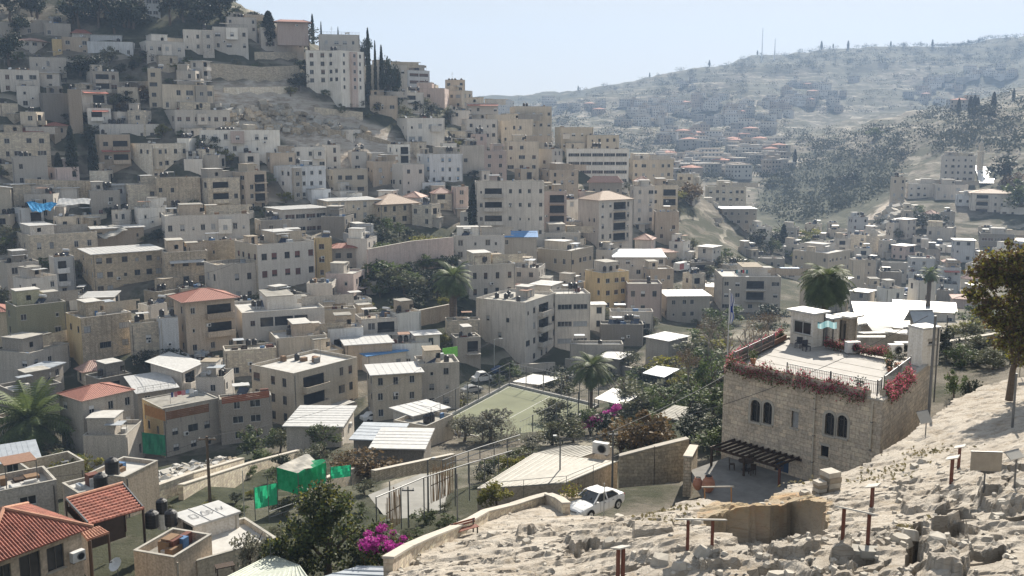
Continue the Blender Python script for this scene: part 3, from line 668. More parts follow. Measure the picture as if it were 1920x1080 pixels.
    lg = [((o[0],.155,o[2]),(o[1],.155,o[2]),(o[1],.155,o[3]),(o[0],.155,o[3])) for o in ops1 if len(o) > 4 and o[4] == 'loggia'] + [((.155,o[0],o[2]),(.155,o[1],o[2]),(.155,o[1],o[3]),(.155,o[0],o[3])) for o in ops2 if len(o) > 4 and o[4] == 'loggia']
    if lg:
        q = MB(); [q.face(f, GLASS) for f in lg]; q.build('glazing', root)
    if annex and roof == 'flat' and min(Wd, D) > 4.5:      # a set-back room on the roof or a lower room in front
        am = wm if rng.random() < .6 else W[rng.choice('pgcts')][0]
        def room(x0, y0, x1, y1, z0, z1, rmt, op):
            ab = MB()
            facade(ab, (x0,y0,0), (1,0,0), x1-x0, (0,-1,0), z0, z1, op, am); facade(ab, (x0,y1,0), (0,-1,0), y1-y0, (-1,0,0), z0, z1, [], am); facade(ab, (x1,y0,0), (0,1,0), y1-y0, (1,0,0), z0, z1, [], am)
            ab.face([(x1,y1,z0),(x0,y1,z0),(x0,y1,z1),(x1,y1,z1)], am); ab.box(x0-.15,y0-.15,z1,x1+.15,y1+.15,z1+.13,rmt)
            for o in op: ab.face([(o[0],y0+.15,o[2]),(o[1],y0+.15,o[2]),(o[1],y0+.15,o[3]),(o[0],y0+.15,o[3])], GLASS)
            ab.build('annex', root)
        if annex in (1, 3):
            a0 = Wd*rng.uniform(.05,.5); a1 = min(Wd-.3, a0+min(5.5, Wd*rng.uniform(.3,.5))); b0 = D*rng.uniform(.25,.5)
            room(a0, b0, a1, D-.25, H+.003, H+rng.uniform(2.3,2.9), rng.choice(ROOFM+[SHEET]), [(a0+.5,a0+1.4,H+.9,H+1.9)] if a1-a0 > 2.4 else [])
        if annex in (1, 3) and Wd > 9:
            c0 = .3 if a0 > Wd*.4 else min(a1+.8, Wd-3); c1 = c0+rng.uniform(2, 2.9); b1 = D*rng.uniform(.4,.6); am = W[rng.choice('pgcts')][0]; room(c0, b1, c1, min(D-.3, b1+2.6), H+.003, H+rng.uniform(1.9,2.4), rng.choice(ROOFM+[SHEETG]), [(c0+.4,c0+1.2,H+.1,H+1.8)])
        if annex in (2, 3):
            a0 = Wd*rng.uniform(0,.45); a1 = min(Wd, a0+Wd*rng.uniform(.4,.6)); hh = rng.uniform(2.3,3.2)
            room(a0+.02, -rng.uniform(1.8,3.2), a1-.02, -.003, fd, hh, rng.choice(ROOFM+[SHEET]), [(a0+.5,a0+1.3,.4,2.0)] if a1-a0 > 2.2 else [])
    if bay and Wd > 8 and H > 4.5 and not bal:
        bm_ = wm if rng.random() < .6 else W[rng.choice('pcgk')][0]; q = MB(); x0_ = Wd*rng.choice((.04, .38, .62)); x1_ = min(Wd-.05, x0_+rng.uniform(2.6, 3.8)); zb = shh*rng.choice((0, 1)) if n > 1 else 0; zt_ = H*rng.choice((.72, .9, 1.0)) + .2; yy = -rng.uniform(.9, 1.5)
        wo = [((x1_-x0_)/2-.55, (x1_-x0_)/2+.55, zz, zz+1.25) for zz in [k*shh+.95 for k in range(n)] if zz > zb+.3 and zz+1.4 < zt_]
        facade(q, (x0_,yy,0), (1,0,0), x1_-x0_, (0,-1,0), zb if zb else fd, zt_, wo, bm_); facade(q, (x0_,-.004,0), (0,-1,0), -yy-.004, (-1,0,0), zb if zb else fd, zt_, [], bm_); facade(q, (x1_,yy,0), (0,1,0), -yy-.004, (1,0,0), zb if zb else fd, zt_, [], bm_)
        q.face([(x0_,yy,zt_),(x1_,yy,zt_),(x1_,-.004,zt_),(x0_,-.004,zt_)], rmat)
        if zb: q.face([(x0_,yy,zb),(x0_,-.004,zb),(x1_,-.004,zb),(x1_,yy,zb)], bm_)
        q.build('bay', root)
        for o in wo: link('window', win_mesh('win', 1.1, 1.2, frs, shs), root, (x0_+o[0], yy, o[2]))
    if clutter and roof == 'flat':
        cb = MB()
        for _ in range(clutter):
            x, y = rng.uniform(.5, Wd-1.2), rng.uniform(.5, D-1.2); w_, d_, h_ = rng.uniform(.3,1.4), rng.uniform(.3,1.0), rng.uniform(.2,1.1)
            cb.box(x, y, H+.003, x+w_, y+d_, H+h_, rng.choice((SHEETG, WOODD, CONC, RUST, SHEET, plain('junk_blue', (.08,.16,.3), .7), METAL, plain('junk_brown', (.2,.13,.08), .9))))
        if rng.random() < .5 and Wd > 5:     # a lean-to of sheeting on thin posts
            x, y = rng.uniform(.3, Wd*.5), rng.uniform(.3, D*.4); w_, d_ = rng.uniform(2, 3.5), rng.uniform(1.5, 2.8); zz = H+rng.uniform(1.9, 2.3)
            cb.box(x, y, zz, min(Wd-.2, x+w_), min(D-.2, y+d_), zz+.06, rng.choice((SHEET, SHEETG, SHEET, plain('sheet_rust', (.22,.13,.09), .8))))
            for px_, py_ in ((x+.05,y+.05),(min(Wd-.2,x+w_)-.1,y+.05)): cb.box(px_, py_, H+.003, px_+.06, py_+.06, zz-.003, METAL)
        cb.build('roof_clutter', root)['kind'] = 'stuff'
    for b0, b1, zz in balc:
        bb = MB(); bb.box(b0, -1.25, zz-.16, b1, -.003, zz, wm)
        if bal == 1 or bal == 2:
            bb.box(b0, -1.25, zz+.001, b1, -1.13, zz+.95, wm); bb.box(b0, -1.13, zz+.001, b0+.12, -.003, zz+.95, wm); bb.box(b1-.12, -1.13, zz+.001, b1, -.003, zz+.95, wm)
        else:
            kx = int((b1-b0)/.25)
            for q in range(kx+1): bb.box(b0+(b1-b0-.03)*q/kx, -1.24, zz+.001, b0+(b1-b0-.03)*q/kx+.03, -1.21, zz+1.0, RAIL)
            bb.box(b0, -1.25, zz+1.0, b1, -1.2, zz+1.06, RAIL)
        bb.face([(b0+.3, .155, zz+.25), (b1-.3, .155, zz+.25), (b1-.3, .155, zz+2.5), (b0+.3, .155, zz+2.5)], GLASS)
        bb.build('balcony', root)
    if awn and awn[0] in ('red', 'white', 'black'):
        mb = MB(); mt = {'red': plain('awning_red', (.36,.12,.09), .7), 'white': SHEET, 'black': plain('awning_black', (.03,.035,.04), .8)}[awn[0]]
        zz = H * awn[1]; mb.box(Wd*awn[2], -1.7, 0, Wd*awn[3], 0, .06, mt, Matrix.Translation((0,-.003,zz)) @ Matrix.Rotation(math.radians(14), 4, 'X')); 
        for x in (Wd*awn[2]+.1, Wd*awn[3]-.1): mb.bar((x,-.01,zz-.8),(x,-1.6,zz-.43),.04,.04,METAL)
        mb.build('awning', root)
    if head:
        hb = MB(); hx, hy = (Wd*.55, D*.3) if head == 1 else (Wd*.1, D*.45); w_ = min(3.2, Wd*.4); d_ = min(3.2, D*.4)
        facade(hb, (hx,hy,0), (1,0,0), w_, (0,-1,0), H+.002, H+2.4, [(w_*.3, w_*.3+.8, H+.1, H+2.0)], wm); facade(hb, (hx,hy+d_,0), (0,-1,0), d_, (-1,0,0), H+.002, H+2.4, [], wm)
        facade(hb, (hx+w_,hy,0), (0,1,0), d_, (1,0,0), H+.002, H+2.4, [], wm); hb.face([(hx+w_,hy+d_,H),(hx,hy+d_,H),(hx,hy+d_,H+2.4),(hx+w_,hy+d_,H+2.4)], wm)
        hb.box(hx-.15,hy-.15,H+2.4,hx+w_+.15,hy+d_+.15,H+2.55, ROOFM[0]); hb.face([(hx+w_*.3,hy+.15,H+.1),(hx+w_*.3+.8,hy+.15,H+.1),(hx+w_*.3+.8,hy+.15,H+2),(hx+w_*.3,hy+.15,H+2)], SHUT['grey'])
        hb.build('stair_head', root)
    if n > 0 and rng.random() < .6 and roof != 'hip':
        b = MB(); x = rng.choice((.25, Wd-.25)); b.tube([(x,-.07,-3),(x,-.07,H+.1)], .06, rng.choice((METAL, SILL, FRAMED)), 5); b.build('drainpipe', root)
    if rail:
        b = MB(); kx = max(3, int(Wd/1.2)); zz = HP+.07
        for q in range(kx+1): b.box(.05+(Wd-.12)*q/kx, .05, zz, .09+(Wd-.12)*q/kx, .09, zz+.8, RAIL)
        b.box(.05,.05,zz+.8,Wd-.03,.09,zz+.85,RAIL); b.box(.05,.05,zz+.4,Wd-.03,.09,zz+.43,RAIL); b.build('railing', root)
    rec = dict(root=root, W=Wd, D=D, H=H, HP=HP, th=th, C=C, wall=wall, cw=cw, n=n, roof=roof, label=label, px=(x0+x1)/2, py=(yt+yb)/2, t=t, s=s, rm=rm, bal=bal, head=head, sh=shs if sh else None)
    Mx = Matrix.Translation(C) @ Matrix.Rotation(th, 4, 'Z'); rec['M'] = Mx
    def spot(): return (rng.uniform(.15, .85) * Wd, rng.uniform(.25, .85) * D)
    if roof == 'flat':
        used = []
        def spot2():
            for _ in range(20):
                x, y = spot()
                if head and abs(x - (Wd*.55 if head == 1 else Wd*.1) - 1.5) < 2.4 and abs(y - (D*.3 if head == 1 else D*.45) - 1.5) < 2.4: continue
                if all((x-q[0])**2 + (y-q[1])**2 > 1.7 for q in used): used.append((x, y)); return x, y
            used.append((x, y)); return x, y
        tk = rng.choice((0, 1, 1, 2)); bx, by = spot2()
        for k in range(t):
            x, y = (bx + 1.15 * k, by) if bx + 1.15 * t < Wd - .6 else spot2()
            used.append((x, y)); rooftop(TANKS[tk if t < 9 else 3], 'water_tank', 'water tank', 'black water tank', Mx @ Vector((x, y, H + .003)), 0, rec)
        for k in range(s): x, y = spot2(); rooftop(M_SOLAR, 'solar_heater', 'solar heater', 'solar heater with white drum', Mx @ Vector((x, y, H + .003)), -.4, rec)
        for k in range(d): x, y = spot2(); rooftop(M_DISH, 'satellite_dish', 'satellite dish', 'white satellite dish', Mx @ Vector((x, y, H + .003)), rng.uniform(-.5, .5), rec)
        for k in range(a): x, y = spot2(); rooftop(M_AERIAL, 'roof_aerial', 'aerial', 'thin aerial mast', Mx @ Vector((x, y, H + .003)), rng.uniform(0, 3), rec)
        for k in range(l): x, y = Wd * .25, D * .3; rooftop(M_LAUN[rng.randrange(4)], 'washing_line', 'washing line', 'line of washing', Mx @ Vector((x, y, H + .003)), th, rec)
    for k in range(ac):
        o = rooftop(M_AC, 'air_conditioner', 'air conditioner', 'white air conditioner', Mx @ Vector((rng.uniform(.3, .8) * Wd, -.19, H * rng.uniform(.35, .6))), th, rec)
    HOUSES.append(rec); RECTS.append((x0, yt, x1, yb))
    return rec
left_c = {}
def H_(*a, **k):
    h = int(a[0] * 7 + a[3] * 3)
    if 'annex' not in k and 'head' not in k and h % 10 < 7: k['annex'] = (1, 3, 1, 2, 1, 3, 1)[h % 10 % 7]
    if 't' not in k: k['t'] = (0, 1, 2, 0)[h % 4]
    if 's' not in k and h % 5 == 0: k['s'] = 1
    if 'a' not in k and h % 3 == 0: k['a'] = 1
    if 'side' not in k: k['bay'] = h % 2
    if 'dens' in k and .35 < k['dens'] < .95: k['dens'] = min(1, k['dens'] + .2)
    if 'ac' not in k: k['ac'] = int(a[1]) % 3 % 2
    if 'clutter' not in k: k['clutter'] = int(a[1]) % 5 + 1
    return house(*a, **k)
# ---- ridge and upper slope
H_(0,0,84,44,66,'g','long low grey house under the pines with white roof tanks',t=3,dens=.6)
H_(420,426,482,34,62,'p','plain pale house between the pines and the red roof pavilion',n=2)
H_(84,84,134,46,70,'g','small dim grey block beside the pines at the top of the slope',d=2)
H_(22,60,104,76,106,'p','pale house with one long faded red tile roof',roof='hipp',rise=1.2)
H_(100,100,118,76,110,'y','narrow bright yellow stair tower between two pale houses',dens=.2)
H_(116,118,168,72,106,'t','tan house with blue window beside the yellow tower',d=1)
H_(134,136,170,62,76,'p','small pale house with a little red hipped roof above the yellow tower',roof='hip',rise=1.3)
H_(56,58,126,110,150,'p','flat pale house with a mustard door below the yellow tower',n=2)
H_(165,250,262,82,108,'b','low bluish white annexe with awnings left of the eight-window block',d=1,dens=.5)
H_(262,276,348,79,121,'w','white eight-window block near the top of the slope',n=2,dens=1,sh='grey')
H_(345,345,402,58,96,'p','pale wing with a wide arched porch on the upper slope',n=2,dens=.8,ac=0)
H_(400,400,466,53,94,'w','long white school-like house with square windows on the upper slope',n=2,dens=1,rail=1)
H_(272,272,301,-30,32,'b','tall narrow house with pale blue glazing among the hilltop pines',strip=2)
H_(0,2,76,134,176,'p','white-grey house with a rounded front and stone balcony band',n=1,par=.6,d=1)
H_(32,34,76,164,204,'w','lower white front with one dark window under the rounded house',n=1,dens=.7)
H_(76,84,134,178,234,'d','dark curtained house with streaked walls',dens=.2,t=1)
H_(132,134,158,171,262,'t','tall blank tan wall house beside the red-awning house',dens=.1)
H_(137,156,202,172,216,'p','house with long red awning over a cluttered balcony',awn=('red',1.0,0,1),bal=3)
H_(164,166,210,206,246,'w','white house with rounded balcony below the red-awning house',bal=1,n=1,awn=('red',.98,.2,.9))
H_(280,306,403,161,208,'c','cream tower house with black canopy over its terrace',n=2,awn=('black',1.25,.2,.95),ac=1)
H_(281,281,306,131,206,'c','slim cream stair tower at the corner of the black-canopy house',n=4,dens=.9)
H_(298,330,433,209,258,'p','wide pale podium house under the black-canopy house',n=2,d=1)
H_(374,376,526,247,290,'w','long white flat house with a row of black tanks under the bare slope',t=4,n=2,dens=.7,rm=1)
H_(26,30,82,248,276,'h','honey house with shallow red tiles beside a tan one',roof='hip',rise=1.1)
H_(80,104,131,236,276,'t','tan cube with half a red tile roof above the cypresses',roof='hip',rise=1.0)
H_(186,188,300,236,266,'w','low white house crowded with tanks above the tan terrace house',t=4,s=1,n=1)
H_(183,190,248,256,332,'t','tan terrace house with orange awnings and deep balconies',bal=2,n=3,awn=('red',.66,.05,.95))
H_(244,288,356,273,340,'e','white stone corner house with tan left flank beside the bent street lamp',n=3,dens=.7,d=1)
H_(0,0,96,252,300,'s','long shadowed grey stone house at the edge of the cypress terrace',n=2)
H_(24,26,92,298,350,'p','grey house with outside stair below the cypress terrace',n=2,dens=.5)
H_(0,24,27,352,412,'c','bright plain cream gable cut by the picture edge',dens=0,roof='shed',rise=.5)
# ---- ridge centre
H_(478,490,570,54,92,'p','grey flat house with a red roof pavilion on the skyline',n=2,rail=1)
H_(518,520,578,41,56,'k','open red-roofed pavilion on the skyline house',roof='hip',n=1,dens=0,rise=1,ov=1.2,Y=345)
H_(573,575,652,97,160,'w','left wing of the stepped white apartment block on the ridge',n=4,dens=.9,Y=338,annex=0,bay=0)
H_(597,600,676,67,100,'w','top storeys of the stepped white apartment block on the ridge',n=2,Y=346,z=at(600,150,346).z,Hm=None,rail=1,annex=0,clutter=0,bay=0)
H_(604,640,684,97,172,'w','stepped white apartment block of five window rows on the ridge',n=5,dens=1,Y=336,annex=0,bay=0)
H_(684,692,764,124,178,'p','grey house with green awnings behind the stepped block',n=3,bal=3)
H_(744,766,806,134,174,'b','pale skyline house with a glazed top gallery',n=3,strip=2)
H_(780,834,842,168,208,'k','plain grey gable wall below the skyline gallery',n=2,dens=.3)
H_(834,836,872,152,180,'t','little tan skyline house topped by four black tanks',t=4,n=2)
H_(838,866,886,172,204,'c','cream house with a dark square window near the skyline tanks',n=2)
H_(872,876,934,196,232,'w','pale house with faded red awning strips on the ridge shoulder',awn=('red',1.0,0,1),n=2)
H_(920,934,964,190,220,'c','small cream block at the tip of the ridge',n=2)
H_(745,764,834,224,270,'w','bright grey-white cube house above the scree with two storeys',n=2,d=2,t=2,rm=0)
H_(620,662,688,246,272,'w','small white hut with black drums on the bare slope',n=1,t=2)
H_(866,876,934,226,262,'p','pale two-storey house with four windows on the ridge shoulder',n=2,dens=.9)
H_(924,940,1000,226,270,'c','cream house stepping down the ridge shoulder',n=2,t=2)
H_(956,966,1034,202,262,'c','cream block with dark windows at the end of the ridge',n=3,t=2,dens=.8)
H_(1040,1052,1112,241,280,'c','cream row house catching light below the ridge end',n=2)
H_(1090,1100,1160,256,300,'c','jumbled cream house with roof tanks below the ridge end',n=2,t=2)
H_(690,694,746,182,210,'t','sand coloured house with an orange wall patch under the stepped block',n=1)
# ---- middle slope, upper rows
H_(530,546,612,279,318,'w','white house with two dark windows under the scree',n=2,dens=.7)
H_(496,508,556,290,330,'t','tan shadowed house beside a yellow gate under the scree',n=2,dens=.5)
H_(515,546,612,316,376,'b','bluish house with a tall drainpipe stripe',n=3,dens=.9)
H_(606,626,690,322,366,'c','long cream house with a triangular arch mark on its wall',n=2)
H_(688,700,744,306,352,'t','tan house with paired pale shutters',sh='white',n=2)
H_(736,756,796,312,372,'w','white panelled house between tan neighbours',n=3,dens=.6)
H_(782,806,868,292,346,'b','bluish white house with a bright blue side',n=3,sh='blue',t=2)
H_(862,866,908,276,326,'g','tall blank grey gable above the terraced apartments',n=3,dens=.2)
H_(902,906,950,286,336,'k','pinkish house with paired windows above the terraced apartments',n=3,dens=.9)
H_(944,950,1010,268,322,'c','cream house with tank roof left of the long banded block',n=3,t=2)
H_(1056,1062,1178,282,346,'w','long white banded block with continuous windows high on the spur',n=4,strip=5,t=3,Y=372)
H_(1174,1186,1262,302,352,'c','cream house on the spur edge with lattice parapet',n=3,t=2,Y=392)
H_(1102,1104,1166,342,366,'g','grey house under a pink hipped roof on the spur',roof='hipp',n=1,rise=2.2)
H_(1188,1192,1218,340,366,'p','small house under a pink pyramid roof on the spur',roof='hipp',n=1,rise=1.8)
H_(1012,1030,1084,322,366,'t','tan and blue house with open roof shelter',n=3)
H_(1180,1186,1226,352,420,'p','pale narrow house right of the hip-roofed tower house',n=4,dens=.8)
H_(1216,1222,1270,350,404,'c','cream house with balconies near the autumn tree',n=3,bal=3)
H_(1320,1326,1398,352,394,'e','pale stone block with eight windows beyond the autumn tree',n=2,dens=1,t=1,Y=452)
H_(1284,1290,1346,384,422,'w','white slab-fronted house in front of the eight-window stone block',n=1,dens=.2,Y=425)
H_(1340,1352,1416,392,470,'d','dark shaded cluster house with ragged roof at the spur foot',n=4,t=2,roof='slab',rm=1,Y=418)
H_(1266,1270,1344,420,466,'g','grey house with violet awning at the spur foot',n=2,Y=400)
H_(1224,1228,1272,400,452,'t','tan house with blank front beside the hip-roofed tower house',n=2,dens=.4)
H_(1080,1122,1186,376,474,'p','hip-roofed tower house with pale blank flank and balconies',n=5,bal=3,roof='hipt',rise=2.5,D=11,left=[(2,2.8,6,7.2),(4.5,5.3,6,7.2),(2,2.8,9.5,10.7),(4.5,5.3,9.5,10.7)])
H_(888,892,1020,344,446,'p','grey terraced apartment house behind the lone cypress',n=4,bal=1,dens=1,d=1,t=1)
H_(1000,1006,1062,362,440,'k','pinkish balcony house right of the terraced apartments',n=4,bal=3)
H_(1012,1020,1088,440,478,'g','low grey house with a yellow tree behind it',n=1,t=1)
H_(846,852,946,446,490,'w','long white house with three round-headed windows above the retaining wall',n=1,dens=1,rm=0,d=1)
H_(940,942,1006,444,486,'g','grey house roofed with bright blue sheeting',roof='shed',rm=2,rise=1.2,n=1,dens=.3)
H_(682,714,786,384,424,'h','honey stone house with a tan hipped tile roof',roof='hipt',rise=2.6,n=1,dens=1,ov=.7)
H_(590,616,716,378,418,'c','cream house under a long wavy white roof sheet',roof='slab',n=1)
H_(500,532,616,394,442,'p','pale house with glazed veranda under a white canopy',roof='slab',strip=4,n=2)
H_(438,462,502,326,398,'t','tan four-storey house with stacked balconies',bal=3,n=4)
H_(370,392,452,338,402,'s','grey stone house with a white arched balcony',bal=1,n=3)
H_(292,296,378,338,398,'r','rough old stone house with small openings',n=2,dens=.4)
H_(236,242,298,350,402,'s','grey stone house with one tall arched window',n=1,dens=.5)
H_(190,194,258,348,392,'b','pale blue-washed house under a thin white roof slab',roof='slab',n=1,dens=.4,ov=1.2)
H_(168,172,228,362,410,'g','plain grey house with maroon shutter above the old arcade house',n=1,sh='red')
H_(254,262,314,394,440,'w','L-shaped white house with open corner above the long white house',n=1,dens=.4,d=1)
H_(302,312,470,409,474,'w','long white house with a row of barred windows mid slope',n=1,dens=1,big=1,t=1,par=.4,strip=None,seed=5)
H_(34,60,186,446,508,'s','big old grey stone house with two slit windows',n=2,dens=.4,rm=2)
H_(170,176,272,430,480,'t','tan house with sagging cream canopy and open porch',roof='slab',n=1,dens=.5)
H_(154,178,312,478,556,'h','honey stone arcade house with a row of tall arched windows',n=2,dens=1,roof='slab',rm=0,sh='grey',big=1)
H_(304,312,392,478,540,'r','rough old stone house with slanting pale awning',awn=('white',.8,.1,.9),n=2,dens=.6)
H_(382,384,446,456,512,'h','honey stone house with half-ruined upper wall',n=2,dens=.4)
H_(444,486,592,464,562,'w','white corner house with cream flank and red blinds',n=3,dens=1,sh='red',t=1,s=1,awn=('leftwall','c'),big=0)
H_(386,410,484,502,572,'g','dark grey flat house with terrace rail left of the white corner house',n=2,rail=1,dens=.5)
H_(590,592,624,450,524,'y','slim yellow ochre house right of the white corner house',n=3,dens=.5)
H_(616,620,668,466,520,'g','little grey house with red tile lean-to and blue cloths',roof='hip',rise=1,n=2)
H_(652,690,708,452,516,'w','white stair-stepped house above the garden wall',n=3,dens=.4)
H_(860,880,966,502,562,'p','grey-white house with blue sheet lean-to behind the palm',roof='flat',n=2,t=1,dens=.8)
H_(912,914,962,494,512,'b','loft with tilted blue roof panels behind the palm',roof='shed',rm=2,rise=.8,n=1,dens=0)
H_(1006,1070,1112,474,532,'c','curved cream house with round roof terrace and big dish',n=2,d=1,t=2,dens=.9)
H_(1096,1128,1178,516,584,'y','yellow flat-roofed house with paired square windows',n=3,dens=.9,t=2)
H_(1142,1150,1246,482,520,'p','house under broad grey roof sheets mid valley',roof='shed',rm=1,rise=1,n=1)
H_(1206,1222,1268,474,500,'t','low tan house with pink tile roof by the truck',roof='hipp',rise=1,n=1)
H_(1204,1216,1262,508,556,'t','tan two-storey house under the white truck',n=2)
H_(1170,1176,1240,536,590,'k','pinkish mid-valley house with grey roof terrace',n=2,t=1)
H_(1236,1250,1330,556,600,'g','grey house with fanned white roof above the bare trees',n=2,roof='slab')
H_(1338,1352,1462,522,584,'p','long pale apartment row hung with washing in the valley',n=3,bal=3,l=1,t=1,dens=.9)
# ---- valley floor
H_(893,985,1042,572,688,'p','balconied grey apartment block beside the ball court',n=4,bal=2,dens=.7,t=4,head=1,left=[(4,4.8,9.5,10.5),(6,6.8,6,7),(9,9.8,9.5,10.5)],ac=1,seed=77)
H_(1030,1040,1106,556,652,'p','right-hand grey block joined to the balconied apartments',n=3,strip=2,d=1)
H_(1100,1104,1134,572,620,'w','white roof cabin house right of the balconied apartments',n=2,roof='slab')
H_(1066,1070,1168,650,688,'g','low grey workshop with littered white roof behind the court palm',n=1,rm=0,t=1,dens=.4)
H_(1122,1126,1206,612,648,'d','dark shed with lean solar frames on its roof',n=1,s=3,rm=0,dens=.3)
H_(1140,1144,1224,588,622,'p','long low pale house with dark gallery windows',n=1,strip=4,rm=0)
H_(1210,1252,1288,640,690,'g','grey shed with a square pale sheet roof under bare branches',roof='slab',rm=0,n=1,dens=.3)
H_(1122,1160,1180,674,706,'d','dark hut with a flat white lid behind the court palm',roof='slab',n=1,dens=.2)
H_(330,352,444,566,668,'t','tan three-storey house with red hipped roof over a dark loggia',roof='hip',rise=1.7,n=3,bal=2,dens=.9,ov=.9)
H_(438,456,610,592,650,'w','wide white house with open roofed terrace',n=1,dens=.2,rm=0,s=2,side=[(1.6,2.6,-2.3,-1.2),(3.6,6.2,-2.6,-.7,'loggia'),(6.5,10.2,-2.6,-.7,'loggia'),(10.5,13.2,-2.6,-.7,'loggia')])
H_(506,520,614,640,690,'c','cream basement house with arched door under the white terrace house',n=1,dens=.9)
H_(598,602,668,586,626,'c','cream house with open patio above the teal balcony',n=1,dens=.3)
H_(610,616,682,622,660,'b','house with pale teal balcony front',n=1,bal=1)
H_(20,40,132,580,704,'o','tall olive green house with washing strung across it',n=4,dens=.5)
H_(-30,20,30,584,650,'c','corner of a house with bright red tiles cut by the picture edge',roof='hip',rise=1.2)
H_(0,60,134,668,730,'g','low grey house under the olive house with a dark doorway',n=1,dens=.6,rm=2)
H_(130,158,252,602,700,'r','old stone house with yellow-painted corner',n=3,dens=.6,awn=('leftwall','y'),rm=1)  # left face takes the yellow wall material, the other faces old stone
H_(246,250,302,612,690,'s','grey stone annexe with flat white coping',n=2,dens=.5,rm=0)
H_(300,304,338,602,680,'b','narrow bluish house with dark doorway and blue cloths',n=2,dens=.5)
H_(58,92,122,692,752,'g','grey cabin house with sheet roof beside the red gabled house',roof='slab',rm=1,n=1)
H_(0,30,120,740,800,'d','dark grey house behind the leaning palm',n=2,dens=.4)
H_(118,162,256,752,866,'g','grey house with red gable tiles and stacked balconies',roof='hip',rise=1.3,n=3,dens=.7,ac=1,ov=.25)
H_(160,240,272,822,884,'g','grey ground-floor annexe with pale coping below the red gable house',n=1,dens=.3)
H_(272,310,414,768,862,'g','grey house with yellow flank and wooden roof screen',n=3,dens=.7,awn=('leftwall','y'),par=.1,l=1)
H_(412,416,512,752,836,'g','grey house with red-brown roof fence beside the wooden-screen house',n=3,dens=.6,par=.2,rail=1)
H_(465,554,672,706,806,'c','cream house with wide white roof and dark veranda',n=3,dens=.8,bal=1,rm=0,D=11)
H_(418,424,520,664,712,'s','low stone house with barred windows below the tan loggia house',n=1,dens=.8,rail=1)
H_(640,650,736,648,696,'t','tan terrace under a pale patched canopy',roof='slab',n=1,dens=.4,rm=0)
H_(690,700,792,704,792,'c','cream street house under a long white veranda roof',n=3,dens=.8,roof='slab',rm=0)
H_(724,728,810,650,690,'b','long white-blue house with two square windows',n=1,dens=.8,big=0)
H_(660,690,762,668,704,'w','white hut with a blue flat roof',roof='slab',rm=2,n=1)
H_(778,786,862,688,770,'g','grey street house edged with teal and lime boards',n=3,dens=1,rm=1)
H_(834,838,900,606,652,'s','low stone house with patched roof behind the palm trunk',n=1,dens=.3,rm=1)
H_(538,640,664,800,840,'g','grey shed with broad white corrugated roof by the lane',roof='slab',rm=0,n=1,dens=.2)
H_(738,776,838,780,826,'w','white hut with a bright flat roof beside the court',n=1,dens=.7,roof='slab',rm=0)
H_(664,740,760,826,868,'d','dark sheds with long grey roofs beside the red creeper',roof='slab',rm=1,n=1,dens=.1)
H_(700,792,808,842,880,'d','low dark shed with ribbed white roof in front of the white hut',roof='slab',rm=0,n=1,dens=0)
H_(740,800,850,806,842,'c','low cream outhouse behind the ribbed shed',n=1,dens=.2,rm=1)
# ---- right-hand town
H_(1760,1764,1826,294,352,'p','tall pale block of five window rows across the valley',n=5,dens=1,Y=535)
H_(1668,1672,1696,334,372,'c','cream house at the head of the pale rocky knoll',n=3,Y=500)
H_(1694,1700,1764,346,396,'p','long pale terrace house below the five-row block',n=3,Y=500)
H_(1744,1752,1812,348,400,'p','grey house with blank wall below the five-row block',n=3,dens=.4,Y=490)
H_(1786,1790,1842,368,430,'b','bluish house with narrow windows on the right-hand hill',n=4,Y=470)
H_(1808,1816,1898,362,428,'p','wide house under a dark tented roof on the right-hand hill',n=3,bal=1,Y=462,roof='hipt',rise=1.6)
H_(1868,1872,1930,390,440,'w','white house with round window high on the right-hand hill',n=3,Y=455)
H_(1736,1784,1790,430,462,'g','grey cube house with two round windows below the knoll',n=2,Y=420)
H_(1832,1836,1900,440,470,'d','dark glazed house with a white roof edge above the brown tree',n=2,strip=5,Y=410)
H_(1484,1550,1592,478,534,'c','cream house with broad flat white roof in the valley town',n=3,rm=0,t=2,Y=372)
H_(1590,1596,1620,490,528,'c','narrow cream house with tan flank in the valley town',n=2,Y=360)
H_(1646,1650,1690,512,534,'d','dark billboard-like flat hut in the valley town',n=1,dens=0,Y=340)
H_(1462,1470,1500,506,560,'p','pale house with blue-edged roof behind the crown palm',n=3,Y=345,roof='slab',rm=2)
H_(1400,1404,1470,486,520,'g','grey house with veranda at the valley bend',n=2,Y=380)
H_(1618,1628,1676,540,566,'g','small grey house with white van roof in the valley town',n=1,Y=330)
H_(1756,1764,1800,504,536,'b','pale house with pink awning in the valley town',n=2,Y=345,awn=('red',.9,.1,.9))
H_(1650,1652,1700,494,516,'p','low white-roofed house at the middle of the valley town',n=1,Y=370,rm=0)
H_(1700,1706,1752,486,516,'b','blue-shaded house with paired windows below the grey cube house',n=2,Y=375)
H_(1672,1676,1790,580,606,'w','long white-roofed shed beyond the planted terrace',n=1,roof='shed',rm=0,Y=250,dens=.2)
H_(1780,1786,1850,560,592,'k','pinkish roofed house behind the brown tree',n=1,Y=290,roof='hipp',rise=1)
TOWN = [[(0,60),(270,95),(460,100),(570,120),(700,195),(960,215),(1180,300),(1330,390),(1440,470),(1440,600),(1330,610),(1150,660),(880,700),(640,800),(430,850),(0,830)],
        [(1430,450),(1600,430),(1720,440),(1920,440),(1920,520),(1800,590),(1500,590),(1430,560)], [(1690,330),(1770,290),(1920,280),(1920,450),(1740,440),(1700,400)]]
